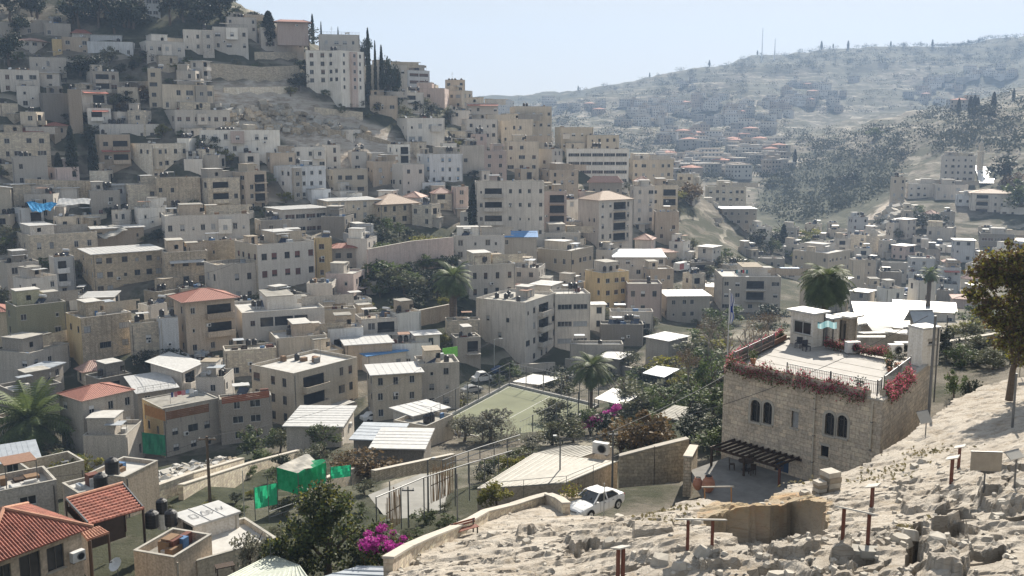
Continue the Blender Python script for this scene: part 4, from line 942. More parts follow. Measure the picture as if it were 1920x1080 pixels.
NOBLD = [[(395,150),(560,150),(720,240),(790,300),(740,310),(600,290),(430,255)], [(690,420),(880,440),(905,640),(690,630)], [(790,690),(1130,700),(1130,860),(790,860)],
         [(290,640),(440,640),(440,720),(290,720)], [(0,450),(100,450),(110,540),(0,550)], [(570,190),(760,190),(760,240),(620,240)],[(100,290),(200,240),(200,350),(100,350)]]
LAND[:] = [(630,110,'stepped white apartment block'),(545,225,'bare limestone slope'),(345,175,'black-canopy house'),(150,300,'three tall cypresses'),(80,385,'blue tarp'),
 (390,440,'long white house'),(530,500,'white corner house'),(735,385,'tan hip-roofed stone house'),(887,380,'lone dark cypress'),(950,395,'terraced apartment house'),(1130,420,'hip-roofed tower house'),
 (1135,540,'yellow flat-roofed house'),(780,500,'walled garden'),(970,630,'balconied apartment block'),(385,590,'red-roofed loggia house'),(80,620,'olive green house'),(960,760,'ball court'),
 (195,790,'red gabled house'),(340,800,'wooden-screen house'),(720,740,'long veranda house'),(975,450,'blue-roofed house'),(1360,372,'eight-window stone block'),(1793,320,'tall five-row block'),
 (1640,410,'pale rocky knoll'),(1543,540,'crown palm'),(1835,265,'slim minaret'),(310,100,'eight-window white block'),(840,160,'skyline roof tanks'),(230,510,'stone arcade house'),(1110,310,'long banded block'),(1295,360,'rust-brown autumn tree'),(60,160,'rounded white house'),(800,245,'grey-white cube house'),(1400,550,'washing-hung apartment row')]
# ---- fill the town between them, far to near
def cover():
    g = np.zeros((1080 // 4, 1920 // 4), bool)
    for a, b, c, d in RECTS: g[max(0, int(b//4)):max(0, int(d//4)), max(0, int(a//4)):max(0, int(c//4))] = True
    return g
def fill_town(seed=3):
    rng = random.Random(seed); g = cover(); cand = []
    for reg in TOWN:
        xs = [p[0] for p in reg]; ys = [p[1] for p in reg]
        for _ in range(5200 if reg is TOWN[0] else 700): cand.append((rng.uniform(min(xs), max(xs)), rng.uniform(min(ys), max(ys)), reg))
    cand.sort(key=lambda q: -q[1] - (200 if q[2] is TOWN[0] else 0) + rng.uniform(-60, 60)); cnt = 0
    for px, py, reg in cand:
        if not inpoly(px, py, reg): continue
        if any(inpoly(px, py, q) or inpoly(px, py - 12, q) for q in NOBLD): continue
        G = ground_at(px, py); sc_ = F / G.y
        w = rng.uniform(5, 10.5) * sc_; h = rng.choice((2.8, 3.2, 5.4, 6.0, 6.4, 8.6)) * sc_
        x0, x1, y0, y1 = px - w/2, px + w/2, py - h, py
        sub = g[max(0,int(y0//4)):max(1,int(y1//4)+1), max(0,int(x0//4)):max(1,int(x1//4)+1)]
        if sub.size == 0 or sub.mean() > (.40 if px > 1100 else .52) or (y1 - y0) < 5: continue
        if len(HOUSES) > 318: break
        far = G.y > 330
        wl = rng.choice('ppgwwceetskpdehrbw' if px < 500 else 'pppwggwwcekpeedbw')
        rf = rng.choices(('flat', 'slab', 'hipp', 'shed'), (10, 2, .6, .6))[0]
        side = rng.choice((-1, 1)) if px > 1100 else rng.choice((-1, -1, 1))
        xc = x0 + (x1 - x0) * rng.uniform(.08, .42) if side < 0 else x0 + (x1 - x0) * rng.uniform(.55, .85)
        house(x0, xc, x1, y0, y1, wl, None, roof=rf, t=rng.choice((0,1,1,2,2,3)) if rf == 'flat' else 0, s=rng.choice((0,0,0,1)), d=rng.choice((0,0,1)), a=rng.choice((0,0,0,1)),
              bay=rng.choice((0,1)), bal=rng.choice((0,0,0,1,3)), head=rng.choice((0,0,0,1,2)) if w / sc_ > 9 else 0, dens=rng.uniform(.5, .95), seed=cnt * 17 + 3, annex=rng.choice((0,1,1,2,2,3)), clutter=rng.choice((2,4,6,9)), Y=G.y, rail=rng.choice((0,0,0,1)))
        g[max(0,int(y0//4)):int(y1//4)+1, max(0,int(x0//4)):int(x1//4)+1] = True; cnt += 1
    return cnt
NFILL = fill_town()
print('houses', len(HOUSES), 'fill', NFILL, 'roof things', len(HOUSES_ITEMS))
# ------------------------------------------------------------------ plants
NR = np.random.default_rng(5)
LG = leafmat('leaf_green', (.045,.072,.02), (.14,.18,.055)); LD = leafmat('leaf_dark', (.012,.022,.012), (.035,.05,.025), .2); LO = leafmat('leaf_olive', (.07,.082,.04), (.18,.18,.10), .3)
LY = leafmat('leaf_yellowing', (.08,.10,.02), (.30,.27,.04), .45, 2.5); LB = leafmat('leaf_brown', (.05,.028,.014), (.17,.10,.04), .35, 2.5); LGR = leafmat('leaf_greyish', (.16,.16,.12), (.28,.27,.21), .3)
LMAG = leafmat('petal_magenta', (.42,.02,.30), (.70,.06,.50), .45); LPINK = leafmat('petal_pink', (.48,.06,.12), (.64,.18,.25), .4); LRUST = leafmat('leaf_rust', (.09,.055,.02), (.23,.15,.065), .35, 2); LMOSS = leafmat('leaf_moss', (.09,.075,.02), (.19,.15,.04), .3)
def clumps(n, rx, ry, rz, cz, rng, flat=0):
    p = rng.normal(size=(n, 3)); p /= np.linalg.norm(p, axis=1)[:, None]; r = rng.random((n, 1)) ** .45; p = p * r
    if flat: p[:, 2] = np.abs(p[:, 2])
    return p * np.array([rx, ry, rz]) + np.array([0, 0, cz])
def cloud(cs, per, rad, rng):
    q = rng.normal(size=(len(cs), per, 3)); q /= np.linalg.norm(q, axis=2)[..., None]; q *= (rng.random((len(cs), per, 1)) ** .5)
    rr = rad * (.6 + .8 * rng.random((len(cs), 1, 1))); return (cs[:, None, :] + q * rr * np.array([1, 1, .75])).reshape(-1, 3)
def trunk_mb(h, r, mat, rng, limbs=4, spread=.35):
    mb = MB(); k = [(0,0,-.03*h)]; x = y = 0
    for i in range(1, 4): x += rng.normal() * .02 * h; y += rng.normal() * .02 * h; k.append((x, y, h * .5 * i / 3))
    mb.tube(k, [r*1.25, r, r*.85, r*.7], mat, 7)
    for j in range(limbs):
        a = 2*math.pi*j/limbs + rng.normal()*.4; s = spread * h * (.7 + .5*rng.random()); b = Vector(k[-1 - (j % 2)])
        m_ = b + Vector((math.cos(a)*s*.5, math.sin(a)*s*.5, h*.18)); e = b + Vector((math.cos(a)*s, math.sin(a)*s, h*(.28+.15*rng.random())))
        mb.tube([b, m_, e], [r*.5, r*.33, r*.12], mat, 5)
        for q in range(2):
            a2 = a + rng.normal()*.8; mb.tube([m_, m_ + Vector((math.cos(a2)*s*.5, math.sin(a2)*s*.5, h*.2))], [r*.25, r*.06], mat, 4)
    return mb
CROWN = {}; TRUNK = {}
def crown_mesh(kind, v):
    if (kind, v) in CROWN: return CROWN[(kind, v)]
    rng = np.random.default_rng(hash((kind, v)) % 1000 if False else (sum(map(ord, kind)) * 7 + v)); mb = MB()
    if kind in ('green', 'dark', 'olive', 'yellow', 'brown', 'rust', 'grey'):
        mt = dict(green=LG, dark=LD, olive=LO, yellow=LY, brown=LB, rust=LRUST, grey=LGR)[kind]
        cs = clumps(20, .44, .44, .36, .52, rng); mb.leaves(cloud(cs, 62, .17, rng), .068, mt, rng, .4)
    elif kind == 'shrub':
        cs = clumps(12, .42, .42, .55, .25, rng, 1); mb.leaves(cloud(cs, 60, .2, rng), .085, LG if v % 2 else LO, rng, .4)
    elif kind == 'cypress':
        n = 2400; z = rng.random(n) ** .8; r = .115 * np.sin(np.clip(z * .94 + .06, 0, 1) * math.pi) ** .55 * (1 - z * .35) * (.5 + .5 * rng.random(n)); a = rng.random(n) * 6.283
        mb.leaves(np.stack([r*np.cos(a), r*np.sin(a), 0.01 + z * .98], 1), .042, LD, rng)
    elif kind == 'pine':
        cs = clumps(20, .44, .44, .34, .58, rng); mb.leaves(cloud(cs, 62, .16, rng), .062, LD, rng, .2)
    CROWN[(kind, v)] = mb.mesh('crown'); return CROWN[(kind, v)]
def trunk_mesh(kind, v):
    if (kind, v) in TRUNK: return TRUNK[(kind, v)]
    rng = np.random.default_rng(100 + v)
    if kind == 'cypress': mb = MB(); mb.tube([(0,0,-.03),(0,0,.3),(0,0,.8)], [.03,.022,.008], BARK, 6)
    else: mb = trunk_mb(1.0, .035, BARK, rng)
    TRUNK[(kind, v)] = mb.mesh('trunk'); return TRUNK[(kind, v)]
PLN = []; PSEEN = set()
NAMES = dict(green='tree', dark='tree', olive='olive_tree', yellow='tree', brown='tree', rust='tree', grey='tree', shrub='shrub', cypress='cypress_tree', pine='pine_tree')
WORDS = dict(green='green broadleaf tree', dark='dark evergreen tree', olive='grey-green olive tree', yellow='yellowing tree', brown='brown-leaved tree', rust='rust-brown tree', grey='dry greyish tree', shrub='low green shrub', cypress='dark cypress', pine='dark pine')
def tree(px, pb, hp, kind, label=None, wide=1.0, Y=None, group=None):
    G = ground_at(px, pb) if Y is None else at(px, pb, Y)
    top = zat(pb - hp, G.y)
    if Y is not None: G.z = min(G.z, gz(G.x, G.y) - .1)
    if label is None and Y is None and G.y > 120 and (G.x, G.y) in PSEEN: return None
    PSEEN.add((G.x, G.y))
    hm = top - G.z; v = len(PLN) % 3
    r = empty(NAMES[kind], G, (len(PLN) * 1.7) % 6.28); vis = (top - zat(pb, G.y)) * wide; r.scale = (vis, vis, hm); r['category'] = 'shrub' if kind == 'shrub' else 'tree'
    link('crown', crown_mesh(kind, v), r)
    if kind != 'shrub': link('trunk', trunk_mesh('cypress' if kind == 'cypress' else 'std', v), r)
    PLN.append(r)
    if label: r['label'] = label
    else: THINGS.append((r, px, pb - hp / 2, WORDS[kind], None))
    return r
T_ = tree
# hilltop pines
for i, (x, b, h) in enumerate(((20,45,70),(70,40,60),(150,62,80),(185,55,75),(215,66,70),(250,40,60),(318,50,80),(345,48,70),(372,44,55),(398,36,40))): T_(x, b, h, 'pine', wide=.9)
T_(18,125,70,'pine','big dark pine at the picture edge beside the faded red roof',1.1); T_(150,150,52,'dark',wide=1.4); T_(178,148,48,'dark',wide=1.3); T_(205,125,40,'olive')
T_(505,92,72,'cypress','broad dark cypress on the skyline beside the red-roofed pavilion',2.0); T_(580,96,50,'dark','round dark tree beside the stepped white apartment block',1.3); T_(586,58,32,'cypress',wide=1.2); T_(602,60,20,'cypress')
T_(634,70,20,'cypress',wide=1.3,Y=352); T_(683,106,42,'dark',wide=.9); T_(690,100,48,'cypress','tallest cypress right of the stepped white apartment block',1.1,Y=350); T_(703,104,28,'cypress',wide=1.2,Y=350)
T_(715,122,38,'cypress',wide=1.3,Y=352); T_(728,130,28,'pine',wide=1.3,Y=352); T_(740,136,22,'dark',wide=1.4,Y=354)
for x, b, h, k in ((575,150,42,'dark'),(560,172,40,'dark'),(545,182,22,'yellow'),(610,182,16,'shrub'),(780,214,28,'dark'),(810,220,28,'dark'),(840,226,26,'olive'),(740,208,22,'olive'),(712,214,24,'dark'),(760,222,26,'olive'),
  (640,215,24,'shrub'),(660,262,18,'dark'),(912,252,14,'shrub'),(240,205,40,'dark'),(262,198,40,'brown'),(400,285,34,'dark'),(385,290,34,'olive'),(430,268,26,'green'),(415,300,26,'yellow'),(270,120,28,'dark'),(255,128,30,'olive'),(232,218,30,'brown'),
  (660,205,18,'shrub'),(690,225,16,'shrub'),(1010,262,26,'dark'),(1060,306,14,'yellow'),(855,372,22,'olive'),(825,370,22,'yellow'),(800,365,18,'shrub'),(700,395,20,'dark')): T_(x, b, h, k, wide=1.25)
T_(138,348,112,'cypress','tallest of the three dark cypresses on the long terrace wall',1.0); T_(112,348,62,'cypress','shortest and leftmost of the three dark cypresses',1.5); T_(178,352,100,'cypress','rightmost of the three dark cypresses beside the tan terrace house',1.0)
T_(887,428,86,'cypress','lone dark cypress like a column beside the grey terraced apartments',1.1,Y=286)
T_(1295,386,52,'rust','rust-brown autumn tree at the foot of the spur',1.2); T_(1270,384,30,'yellow','yellow-green tree beside the rust-brown autumn tree',1.2)
for x, b, h, k, w in ((210,408,22,'dark',1.5),(716,462,36,'dark',1.1),(745,472,34,'olive',1.1),(795,470,40,'yellow',1.3),(815,475,30,'yellow',1.1),(735,545,50,'olive',1.2),(712,560,34,'green',1.2),(760,560,46,'olive',1.2),(790,565,50,'olive',1.2),(800,540,40,'dark',1.2),
  (822,560,58,'dark',1.0),(775,585,40,'dark',1.3),(745,590,36,'dark',1.3),(690,600,32,'olive',1.2),(685,592,24,'yellow',1.2),(755,600,30,'yellow',1.0),(720,610,34,'olive',1.3),(705,525,30,'olive',1.1),(748,608,18,'yellow',1.2),(770,612,30,'green',1.2),
  (720,500,22,'shrub',1.3),(810,600,26,'shrub',1.4),(865,596,24,'dark',1.2),(1100,442,24,'dark',1.3),(1075,438,20,'yellow',1.2),(1040,440,22,'dark',1.2),(190,584,26,'green',1.5),(1000,440,20,'yellow',1.4),(1420,470,44,'dark',1.2),(1445,478,36,'green',1.2),(1468,470,50,'cypress',1.6),
  (1440,560,20,'shrub',1.2),(1350,500,24,'shrub',1.4),(1380,506,30,'olive',1.2),(1330,520,24,'olive',1.4),(1310,540,20,'shrub',1.4)): T_(x, b, h, k, wide=w)
for x, b, h in ((690,585,26),(748,596,30),(722,606,22),(805,556,28),(770,540,24),(835,580,26),(705,548,24),(818,470,30),(790,462,22),(1012,828,22),(985,852,18),(1260,860,30),(1215,870,24),(640,905,22),(540,905,26)): T_(x, b, h, 'yellow', wide=1.4)
# distant right slope
for x, b, h, k, Y_ in ((1797,214,30,'cypress',740),(1818,216,36,'cypress',735),(1826,218,40,'cypress',738),(1832,216,34,'cypress',742),(1862,212,40,'cypress',730),(1900,190,24,'cypress',728),(1840,222,30,'dark',720),(1855,226,30,'dark',715),(1490,310,30,'cypress',760),
  (1640,262,26,'green',700),(1600,345,30,'dark',600),(1580,350,26,'dark',600),(1560,352,26,'dark',605),(1880,345,60,'dark',500),(1915,400,70,'green',440),(1900,360,40,'brown',470),(1700,438,34,'dark',425),(1730,430,34,'dark',430),(1680,450,26,'olive',430),(1720,406,24,'green',480),(1760,428,30,'dark',440),
  (1650,425,18,'dark',470),(1690,300,22,'dark',600),(1470,340,24,'dark',700),(1450,350,20,'olive',690),(1560,470,14,'rust',420),(1630,500,20,'dark',390),(1660,640,50,'yellow',150),(1600,520,20,'dark',380)):
    g_ = ground_at(x, b); T_(x, b, h, k, wide=1.35)
# ---- mid-ground trees around the court and lane
T_(480,858,66,'green','sunlit round citrus tree by the lane pole',1.25); T_(525,850,52,'olive','greyish tree touching the citrus tree by the lane',1.0); T_(600,850,56,'green','dark green tree in front of the grey shed',1.3); T_(575,870,30,'grey','grey dry shrub behind the green net shelter',1.7)
T_(690,900,60,'rust','spreading rust and gold creeper bush beside the dark sheds',1.9); T_(645,890,46,'rust','rust creeper bush directly right of the green net shelter',1.5); T_(150,920,72,'yellow','moss-gold round bush above the walled flat roofs',1.3); T_(118,912,50,'rust','brownish bush under the moss-gold bush',1.4)
T_(1070,820,50,'dark',wide=1.2); T_(1035,835,54,'olive','grey-green shrub left of the magenta flowers',1.2); T_(1075,830,48,'olive',wide=1.4); T_(1000,850,40,'grey',wide=1.4)
T_(1200,860,96,'rust','russet shrub tree above the lane wall by the car',1.2); T_(1165,850,60,'rust',wide=1.3); T_(1235,850,70,'rust',wide=1.1); T_(1180,770,64,'olive','olive shrub above the magenta flowers',1.5); T_(1240,775,56,'green',wide=1.4); T_(1330,760,90,'green','dark leafy tree pressed against the stone house wall',.8)
T_(1310,800,50,'dark',wide=1.3); T_(1345,850,70,'dark',wide=.9); T_(1210,730,46,'dark',wide=1.3); T_(1250,720,40,'dark',wide=1.2); T_(1190,720,36,'green',wide=1.2); T_(1140,720,40,'dark',wide=1.2); T_(1055,735,50,'dark','dark bushy tree left of the court palm',1.4)
T_(470,1052,60,'grey','grey-green olive shrub below the white-roofed shed',1.3,Y=60); T_(800,985,36,'green','soft green bush by the stone parapet',1.6); T_(930,960,60,'yellow','yellow-green creeper spilling by the car port',1.2); T_(960,940,40,'yellow',wide=1.2)
T_(860,765,20,'yellow',wide=2.0); T_(870,760,30,'grey','thin dry reed-like tree at the court corner',1.6); T_(920,830,70,'grey','pale bare twiggy tree in front of the cream outhouse',1.3); T_(870,830,60,'grey','dry twiggy tree beside the cream outhouse',1.1)
T_(1790,725,36,'green',wide=1.3,Y=84); T_(1830,735,30,'dark','dark shrub on the bank beside the sunlit path',1.8,Y=76); T_(1800,690,40,'green',wide=1.3,Y=95); T_(1775,668,60,'dark',wide=.9,Y=100); T_(1860,690,40,'olive',wide=1.5,Y=92); T_(1745,830,44,'dark','dark shrub at the corner of the stone house',1.2,Y=63)
# pines crowding the top of the slope, bushes of the valley garden and the lane banks
rt = random.Random(77)
for i in range(21):
    x = rt.choice((rt.uniform(125, 215), rt.uniform(225, 345), rt.uniform(-10, 70), rt.uniform(340, 430))); b = rt.uniform(18, 72) - (x > 330) * 14; T_(x, b, rt.uniform(38, 66), rt.choice(('pine', 'pine', 'dark')), wide=1.15)
for i in range(16): x = rt.uniform(415, 490); T_(x, rt.uniform(22, 62) + (x-430)*.35, rt.uniform(12, 26), rt.choice(('dark', 'olive', 'shrub')), wide=1.4)
for i in range(14): x = rt.uniform(640, 800); T_(x, 168 + (x-640)*.22 + rt.uniform(-4, 10), rt.uniform(16, 30), rt.choice(('dark', 'olive', 'pine')), wide=1.3)
for poly, k, hs in (([(1030,830),(1050,720),(1150,690),(1300,680),(1370,720),(1350,860),(1290,870),(1180,850),(1130,820)],46,(34,70)), ([(1250,660),(1330,600),(1480,610),(1360,700)],10,(30,50)), ([(1770,700),(1790,620),(1920,620),(1920,690)],16,(26,60)),
                    ([(440,880),(560,860),(700,850),(720,890),(600,930),(480,920)],9,(22,44)), ([(60,880),(160,840),(180,930)],4,(30,50)), ([(400,950),(480,905),(700,915),(690,985),(520,1010)],14,(14,34)), ([(300,960),(470,900),(480,960),(330,990)],8,(10,24)), ([(860,900),(1000,850),(990,905),(900,930)],8,(24,46)), ([(750,1020),(900,975),(1000,945),(980,925),(800,960)],6,(16,30)), ([(690,600),(700,430),(870,440),(860,610)],16,(26,52)), ([(1420,460),(1450,420),(1560,440),(1560,470),(1430,520)],12,(20,36)),([(900,720),(1000,700),(1120,735),(1060,745)],6,(18,34))):
    xs = [q[0] for q in poly]; ys = [q[1] for q in poly]; c = 0
    while c < k:
        x, y = rt.uniform(min(xs), max(xs)), rt.uniform(min(ys), max(ys))
        if inpoly(x, y, poly):
            c += 1
            if inpoly(x, y, [(1060,680),(1165,680),(1150,815),(1050,815)]): continue
            T_(x, y, rt.uniform(*hs), rt.choice(('green', 'green', 'olive', 'dark', 'shrub', 'yellow', 'olive', 'green')), wide=1.45)
# ---- palms
def palm(G, h, fr, nf, label, tr=.22, skirt=0, mat=LG, droop=1.0, seed=0, lean=(0,0)):
    rng = np.random.default_rng(seed); r = empty('palm_tree', G); r['label'] = label; r['category'] = 'tree'
    mb = MB(); K = 7; pts = [(lean[0]*(k/K)**1.5, lean[1]*(k/K)**1.5, -.4 + (h + .4)*k/K) for k in range(K+1)]; mb.tube(pts, [tr*1.3]+[tr*(1+.12*(k%2)) for k in range(K)], BARK, 8)
    for k in range(int(h/.35)): q = k/(h/.35); mb.tube([(lean[0]*q**1.5, lean[1]*q**1.5, h*q), (lean[0]*q**1.5, lean[1]*q**1.5, h*q+.09)], [tr*1.18, tr*1.02], BARK, 8, caps=False)
    mb.build('trunk', r); c = Vector(pts[-1])
    def fronds(n, el0, el1, m_, L_):
        b = MB()
        for k in range(n):
            a = k*2.4 + rng.normal()*.15; el = el0 + (el1-el0)*((k+.5)/n); p = c.copy(); dirv = Vector((math.cos(a)*math.cos(el), math.sin(a)*math.cos(el), math.sin(el))); L = L_*(.85+.3*rng.random()); prev = p.copy(); S = 9
            side = Vector((-math.sin(a), math.cos(a), 0))
            for s in range(S):
                dirv = (dirv + Vector((0,0,-.16*droop))).normalized(); nx = prev + dirv*L/S; b.bar(prev, nx, .05*(1-s/S)+.012, .03, m_)
                w = L*.26*math.sin(math.pi*min(1,(s+.7)/S*.96))+.05; up = side.cross(dirv)
                for sg in (-1, 1):
                    for t in (0, .5):
                        o = prev + (nx-prev)*t; tip = o + side*sg*w + dirv*w*.75 - Vector((0,0,w*.35)); wd = dirv*L/S*.3
                        b.face([o, o+wd*1.7, tip], m_)
                prev = nx
        return b
    fronds(nf, 1.35, -.35, mat, fr).build('crown', r)
    if skirt: fronds(skirt, -.4, -1.1, LB, fr*.75).build('dead_fronds', r)
    return r
g_ = ground_at(850, 622); palm(g_, zat(522, g_.y) - g_.z, 5.2, 60, 'tall palm with a shaggy crown and thick trunk beside the walled garden', .75, 30, LG, 1.3, 1)
g_ = ground_at(1108, 786); palm(g_, zat(690, g_.y) - g_.z, 4.4, 44, 'slender palm standing at the edge of the ball court', .26, 8, LG, 1.2, 2)
G = at(1543, 645, 128); palm(G, zat(527, 128) - G.z, 4.1, 96, 'full crowned palm behind the cabin on the terrace', .4, 40, LG, 1.5, 3)
G = at(1740, 570, 250); palm(G, zat(512, 250) - G.z, 3.0, 34, 'distant palm with a thick brown skirt of dead fronds', .5, 60, LG, 1.0, 4)
g_ = ground_at(62, 850); palm(g_, 5.0, 8.0, 60, 'low date palm with long arching fronds by the dark house', .5, 10, LG, .9, 5)
# ---- bare trees
def bare_tree(G, h, spread, label, seed, mat=BARKP, leaf=None, n=7, nl=0):
    rng = random.Random(seed); r = empty('bare_tree', G); r['label'] = label; r['category'] = 'tree'; mb = MB(); tips = []
    def grow(p, d, L, rad, lv):
        e = p + d*L; m_ = p + d*L*.5 + Vector((rng.uniform(-.1,.1),rng.uniform(-.1,.1),0))*L; mb.tube([p, m_, e], [rad, rad*.8, rad*.6], mat, 5 if lv < 2 else 3, caps=False); tips.append(e)
        if lv < 4:
            for _ in range(n if lv == 0 else rng.choice((2,3,3))):
                nd = (d + Vector((rng.gauss(0,1), rng.gauss(0,1), rng.gauss(.25,.6)))*spread).normalized(); grow(p + d*L*rng.uniform(.55,1), nd, L*rng.uniform(.5,.75), max(rad*.52,.012), lv+1)
    grow(Vector((0,0,-.2)), Vector((0,0,1)), h*.36, h*.018, 0); mb.build('trunk', r)
    if leaf:
        b = MB(); t = np.array([tuple(q) for q in tips]); q = np.repeat(t, nl, 0) + np.random.default_rng(seed).normal(size=(len(t)*nl, 3))*.25; b.leaves(q, .14, leaf, np.random.default_rng(seed)); b.build('leaves', r)
    return r
for i, (x, b, h, Y_, lb, lf) in enumerate(((1400,700,150,170,'large twiggy tree behind the flowered roof corner',LRUST),(1365,700,120,120,'grey bare tree beside the flag pole',None),(1330,660,90,190,'sparse brown tree left of the flag pole',LB),(1290,720,90,140,'thin brown twiggy tree above the court bushes',LB),(1440,640,80,200,'brown twiggy tree behind the terrace cabin',LB))):
    G = at(x, b, Y_); bare_tree(G, zat(b-h, Y_)-G.z, .62, lb, 30+i, BARKP, lf, 9, 5)
for i, (x, b, h, Y_, lb) in enumerate(((862,842,84,140,'dry reed-like tree at the near corner of the ball court'),(905,850,92,136,'pale twiggy tree in front of the ball court'),(950,846,80,134,'grey leafless thicket at the near side of the ball court'))):
    G = at(x, b, Y_); G.z = min(G.z, gz(G.x, G.y)); bare_tree(G, zat(b-h, Y_)-G.z, .75, lb, 60+i, BARKP, LGR if i else LY, 10, 4)
# ---- near trees with real leaves
def big_tree(G, name, label, cs, per, rad, leaf, mats, trunk_pts, limbs, bark=BARK, seed=1, cat='tree', share=None):
    rng = np.random.default_rng(seed); r = empty(name, G); r['label'] = label; r['category'] = cat
    mb = MB()
    if trunk_pts: mb.tube(trunk_pts[0], trunk_pts[1], bark, 8)
    for a, b, r0, r1 in limbs: mb.tube([a, (Vector(a)+Vector(b))/2 + Vector((0,0,.2)), b], [r0, (r0+r1)/2, r1], bark, 6)
    if trunk_pts: mb.build('trunk', r)
    P_ = cloud(cs, per, rad, rng); pick = rng.random(len(P_)); b = MB(); lo = 0
    zq = (P_[:,2]-P_[:,2].min())/(np.ptp(P_[:,2])+1e-6)
    for mt, sh in mats: m_ = (pick >= lo) & (pick < lo+sh); lo += sh; b.leaves(P_[m_], leaf, mt, rng, .5)
    b.build('crown' if cat == 'tree' else 'foliage', r); return r
rg = np.random.default_rng(9)
G = at(615, 1085, 56); cs = np.concatenate([clumps(40, 3.3, 2.8, 2.4, 2.7, rg), clumps(16, 2.0,1.8,1.2, 4.5, rg), clumps(14, 1.6,1.2,1.7,1.3, rg)+np.array([-2.2,0,0]), clumps(10, 1.2,1.2,1.5,1.6, rg)+np.array([2.2,0,0])])
big_tree(G, 'tree', 'large glossy dark green tree beside the magenta bougainvillea', cs, 150, .72, .22, [(LD,.36),(LG,.46),(LY,.18)], ([(0,0,-1),(0,.1,1.2),(.2,0,2.6)],[.28,.22,.16]), [((0,0,1),(-2,0,3),.13,.04),((0,0,1.2),(2,.3,3.2),.13,.04),((.1,0,2),(.4,.6,4.6),.11,.03)])
G = at(715, 1078, 50); cs = clumps(22, 1.75, 1.1, 1.15, 1.3, rg, 0)
b_ = big_tree(G, 'bougainvillea_bush', 'magenta bougainvillea bush above the stone path parapet', cs, 120, .42, .15, [(LG,.5),(LD,.3),(LRUST,.2)], ([(0,0,-.6),(0,0,1)],[.1,.05]), [((0,0,.3),(.9,0,1.4),.05,.02),((0,0,.3),(-.9,0,1.3),.05,.02)], cat='bush', seed=4)
mb = MB(); q = clumps(26, 1.6, .9, .75, 1.9, rg); q = q[q[:,2] > 1.45]; mb.leaves(cloud(q, 130, .36, rg), .12, LMAG, rg, .5); mb.build('blossoms', b_)
G = at(1120, 805, 128); cs = clumps(12, 2.6, 1.6, 1.2, 1.4, rg); b_ = big_tree(G, 'bougainvillea_bush', 'bright magenta bougainvillea at the court edge by the slender palm', cs, 90, .6, .22, [(LG,.6),(LD,.4)], ([(0,0,-.5),(0,0,1)],[.1,.05]), [], cat='bush', seed=6)
mb = MB(); q = np.array([(-1.6,-.6,1.0),(-.9,-.7,1.4),(-1.1,-.7,.8),(.9,-.5,2.2),(1.6,-.4,2.5),(2.2,-.3,2.9),(1.9,-.5,2.2),(.3,-.7,1.5),(2.6,0,3.1),(-.2,-.8,1.9),(-2,-.6,.7)]); mb.leaves(cloud(q, 150, .62, rg), .2, LMAG, rg); mb.build('blossoms', b_)
# brown-leaved plane tree at the right edge of the path
G = at(1893, 735, 66); cs = []
for dx, dz, rr_, k in ((-.1,7.6,1.5,14),(-1.2,6.6,1.1,10),(1.4,7.2,1.6,14),(2.8,6.2,1.5,12),(.6,5.6,1.4,12),(-.9,5.0,.9,7),(2.0,4.6,1.4,12),(3.4,7.6,1.4,10),(-.7,3.6,.8,7),(.8,3.5,1.1,10),(2.8,3.2,1.2,8),(-.3,2.4,.6,4),(-1.9,7.1,.6,4),(-2.0,5.6,.7,6),(-1.6,4.4,.5,4),(1.6,8.2,1.2,10),(.2,6.6,1.3,12),(-1.4,7.8,1.0,10),(.2,8.2,1.2,10),(1.6,2.2,.9,8),(2.4,1.4,.9,8),(.6,3.0,1.0,12),(1.2,1.6,1.0,10),(-.2,4.2,1.0,10),(.9,4.6,1.2,12)):
    c_ = clumps(k, rr_, rr_, rr_*.75, 0, rg); cs.append(c_ + np.array([dx*1.15-.4, 0, dz+1.2]))
big_tree(G, 'tree', 'brown and gold leaved plane tree shading the path', np.concatenate(cs), 92, .6, .24, [(LB,.36),(LRUST,.16),(LY,.48)], ([(0,0,-.6),(.1,0,1.6),(.4,0,3.4),(.9,0,5.4)],[.26,.2,.16,.1]), [((.1,0,2.2),(-.9,.2,5.6),.11,.03),((.4,0,3.2),(2.6,0,5.8),.11,.03),((.6,0,4.2),(.2,0,7.4),.09,.02),((.3,0,3),(1.2,-.9,5.2),.08,.02)], seed=8)
G = at(1960, 700, 70); big_tree(G, 'tree', 'dense dark tree behind the plane tree at the picture edge', clumps(30, 2.6, 2.4, 2.6, 4.6, rg), 70, .8, .26, [(LD,.6),(LB,.4)], ([(0,0,-.6),(0,0,3.5)],[.3,.2]), [], seed=10)
# shrubs filling gaps between houses on the slope
def fill_green():
    rng = random.Random(8); g = cover(); n = 0
    for _ in range(2200):
        px = rng.uniform(0, 1480); py = rng.uniform(120, 700)
        if not (inpoly(px, py, TOWN[0]) or inpoly(px, py, [(1230,380),(1450,400),(1480,600),(1250,620)])) or g[int(py//4), int(px//4)] or inpoly(px, py, NOBLD[0]): continue
        k = rng.choices(('shrub', 'dark', 'olive', 'green', 'yellow'), (5, 2, 2, 2, .5))[0]; G = ground_at(px, py); h = rng.uniform(1.5, 2.6) if k == 'shrub' else rng.uniform(2.6, 4.8)
        T_(px, py, h * F / G.y, k, wide=1.5 if k == 'shrub' else 1.2); n += 1
        if n > 170: break
fill_green()
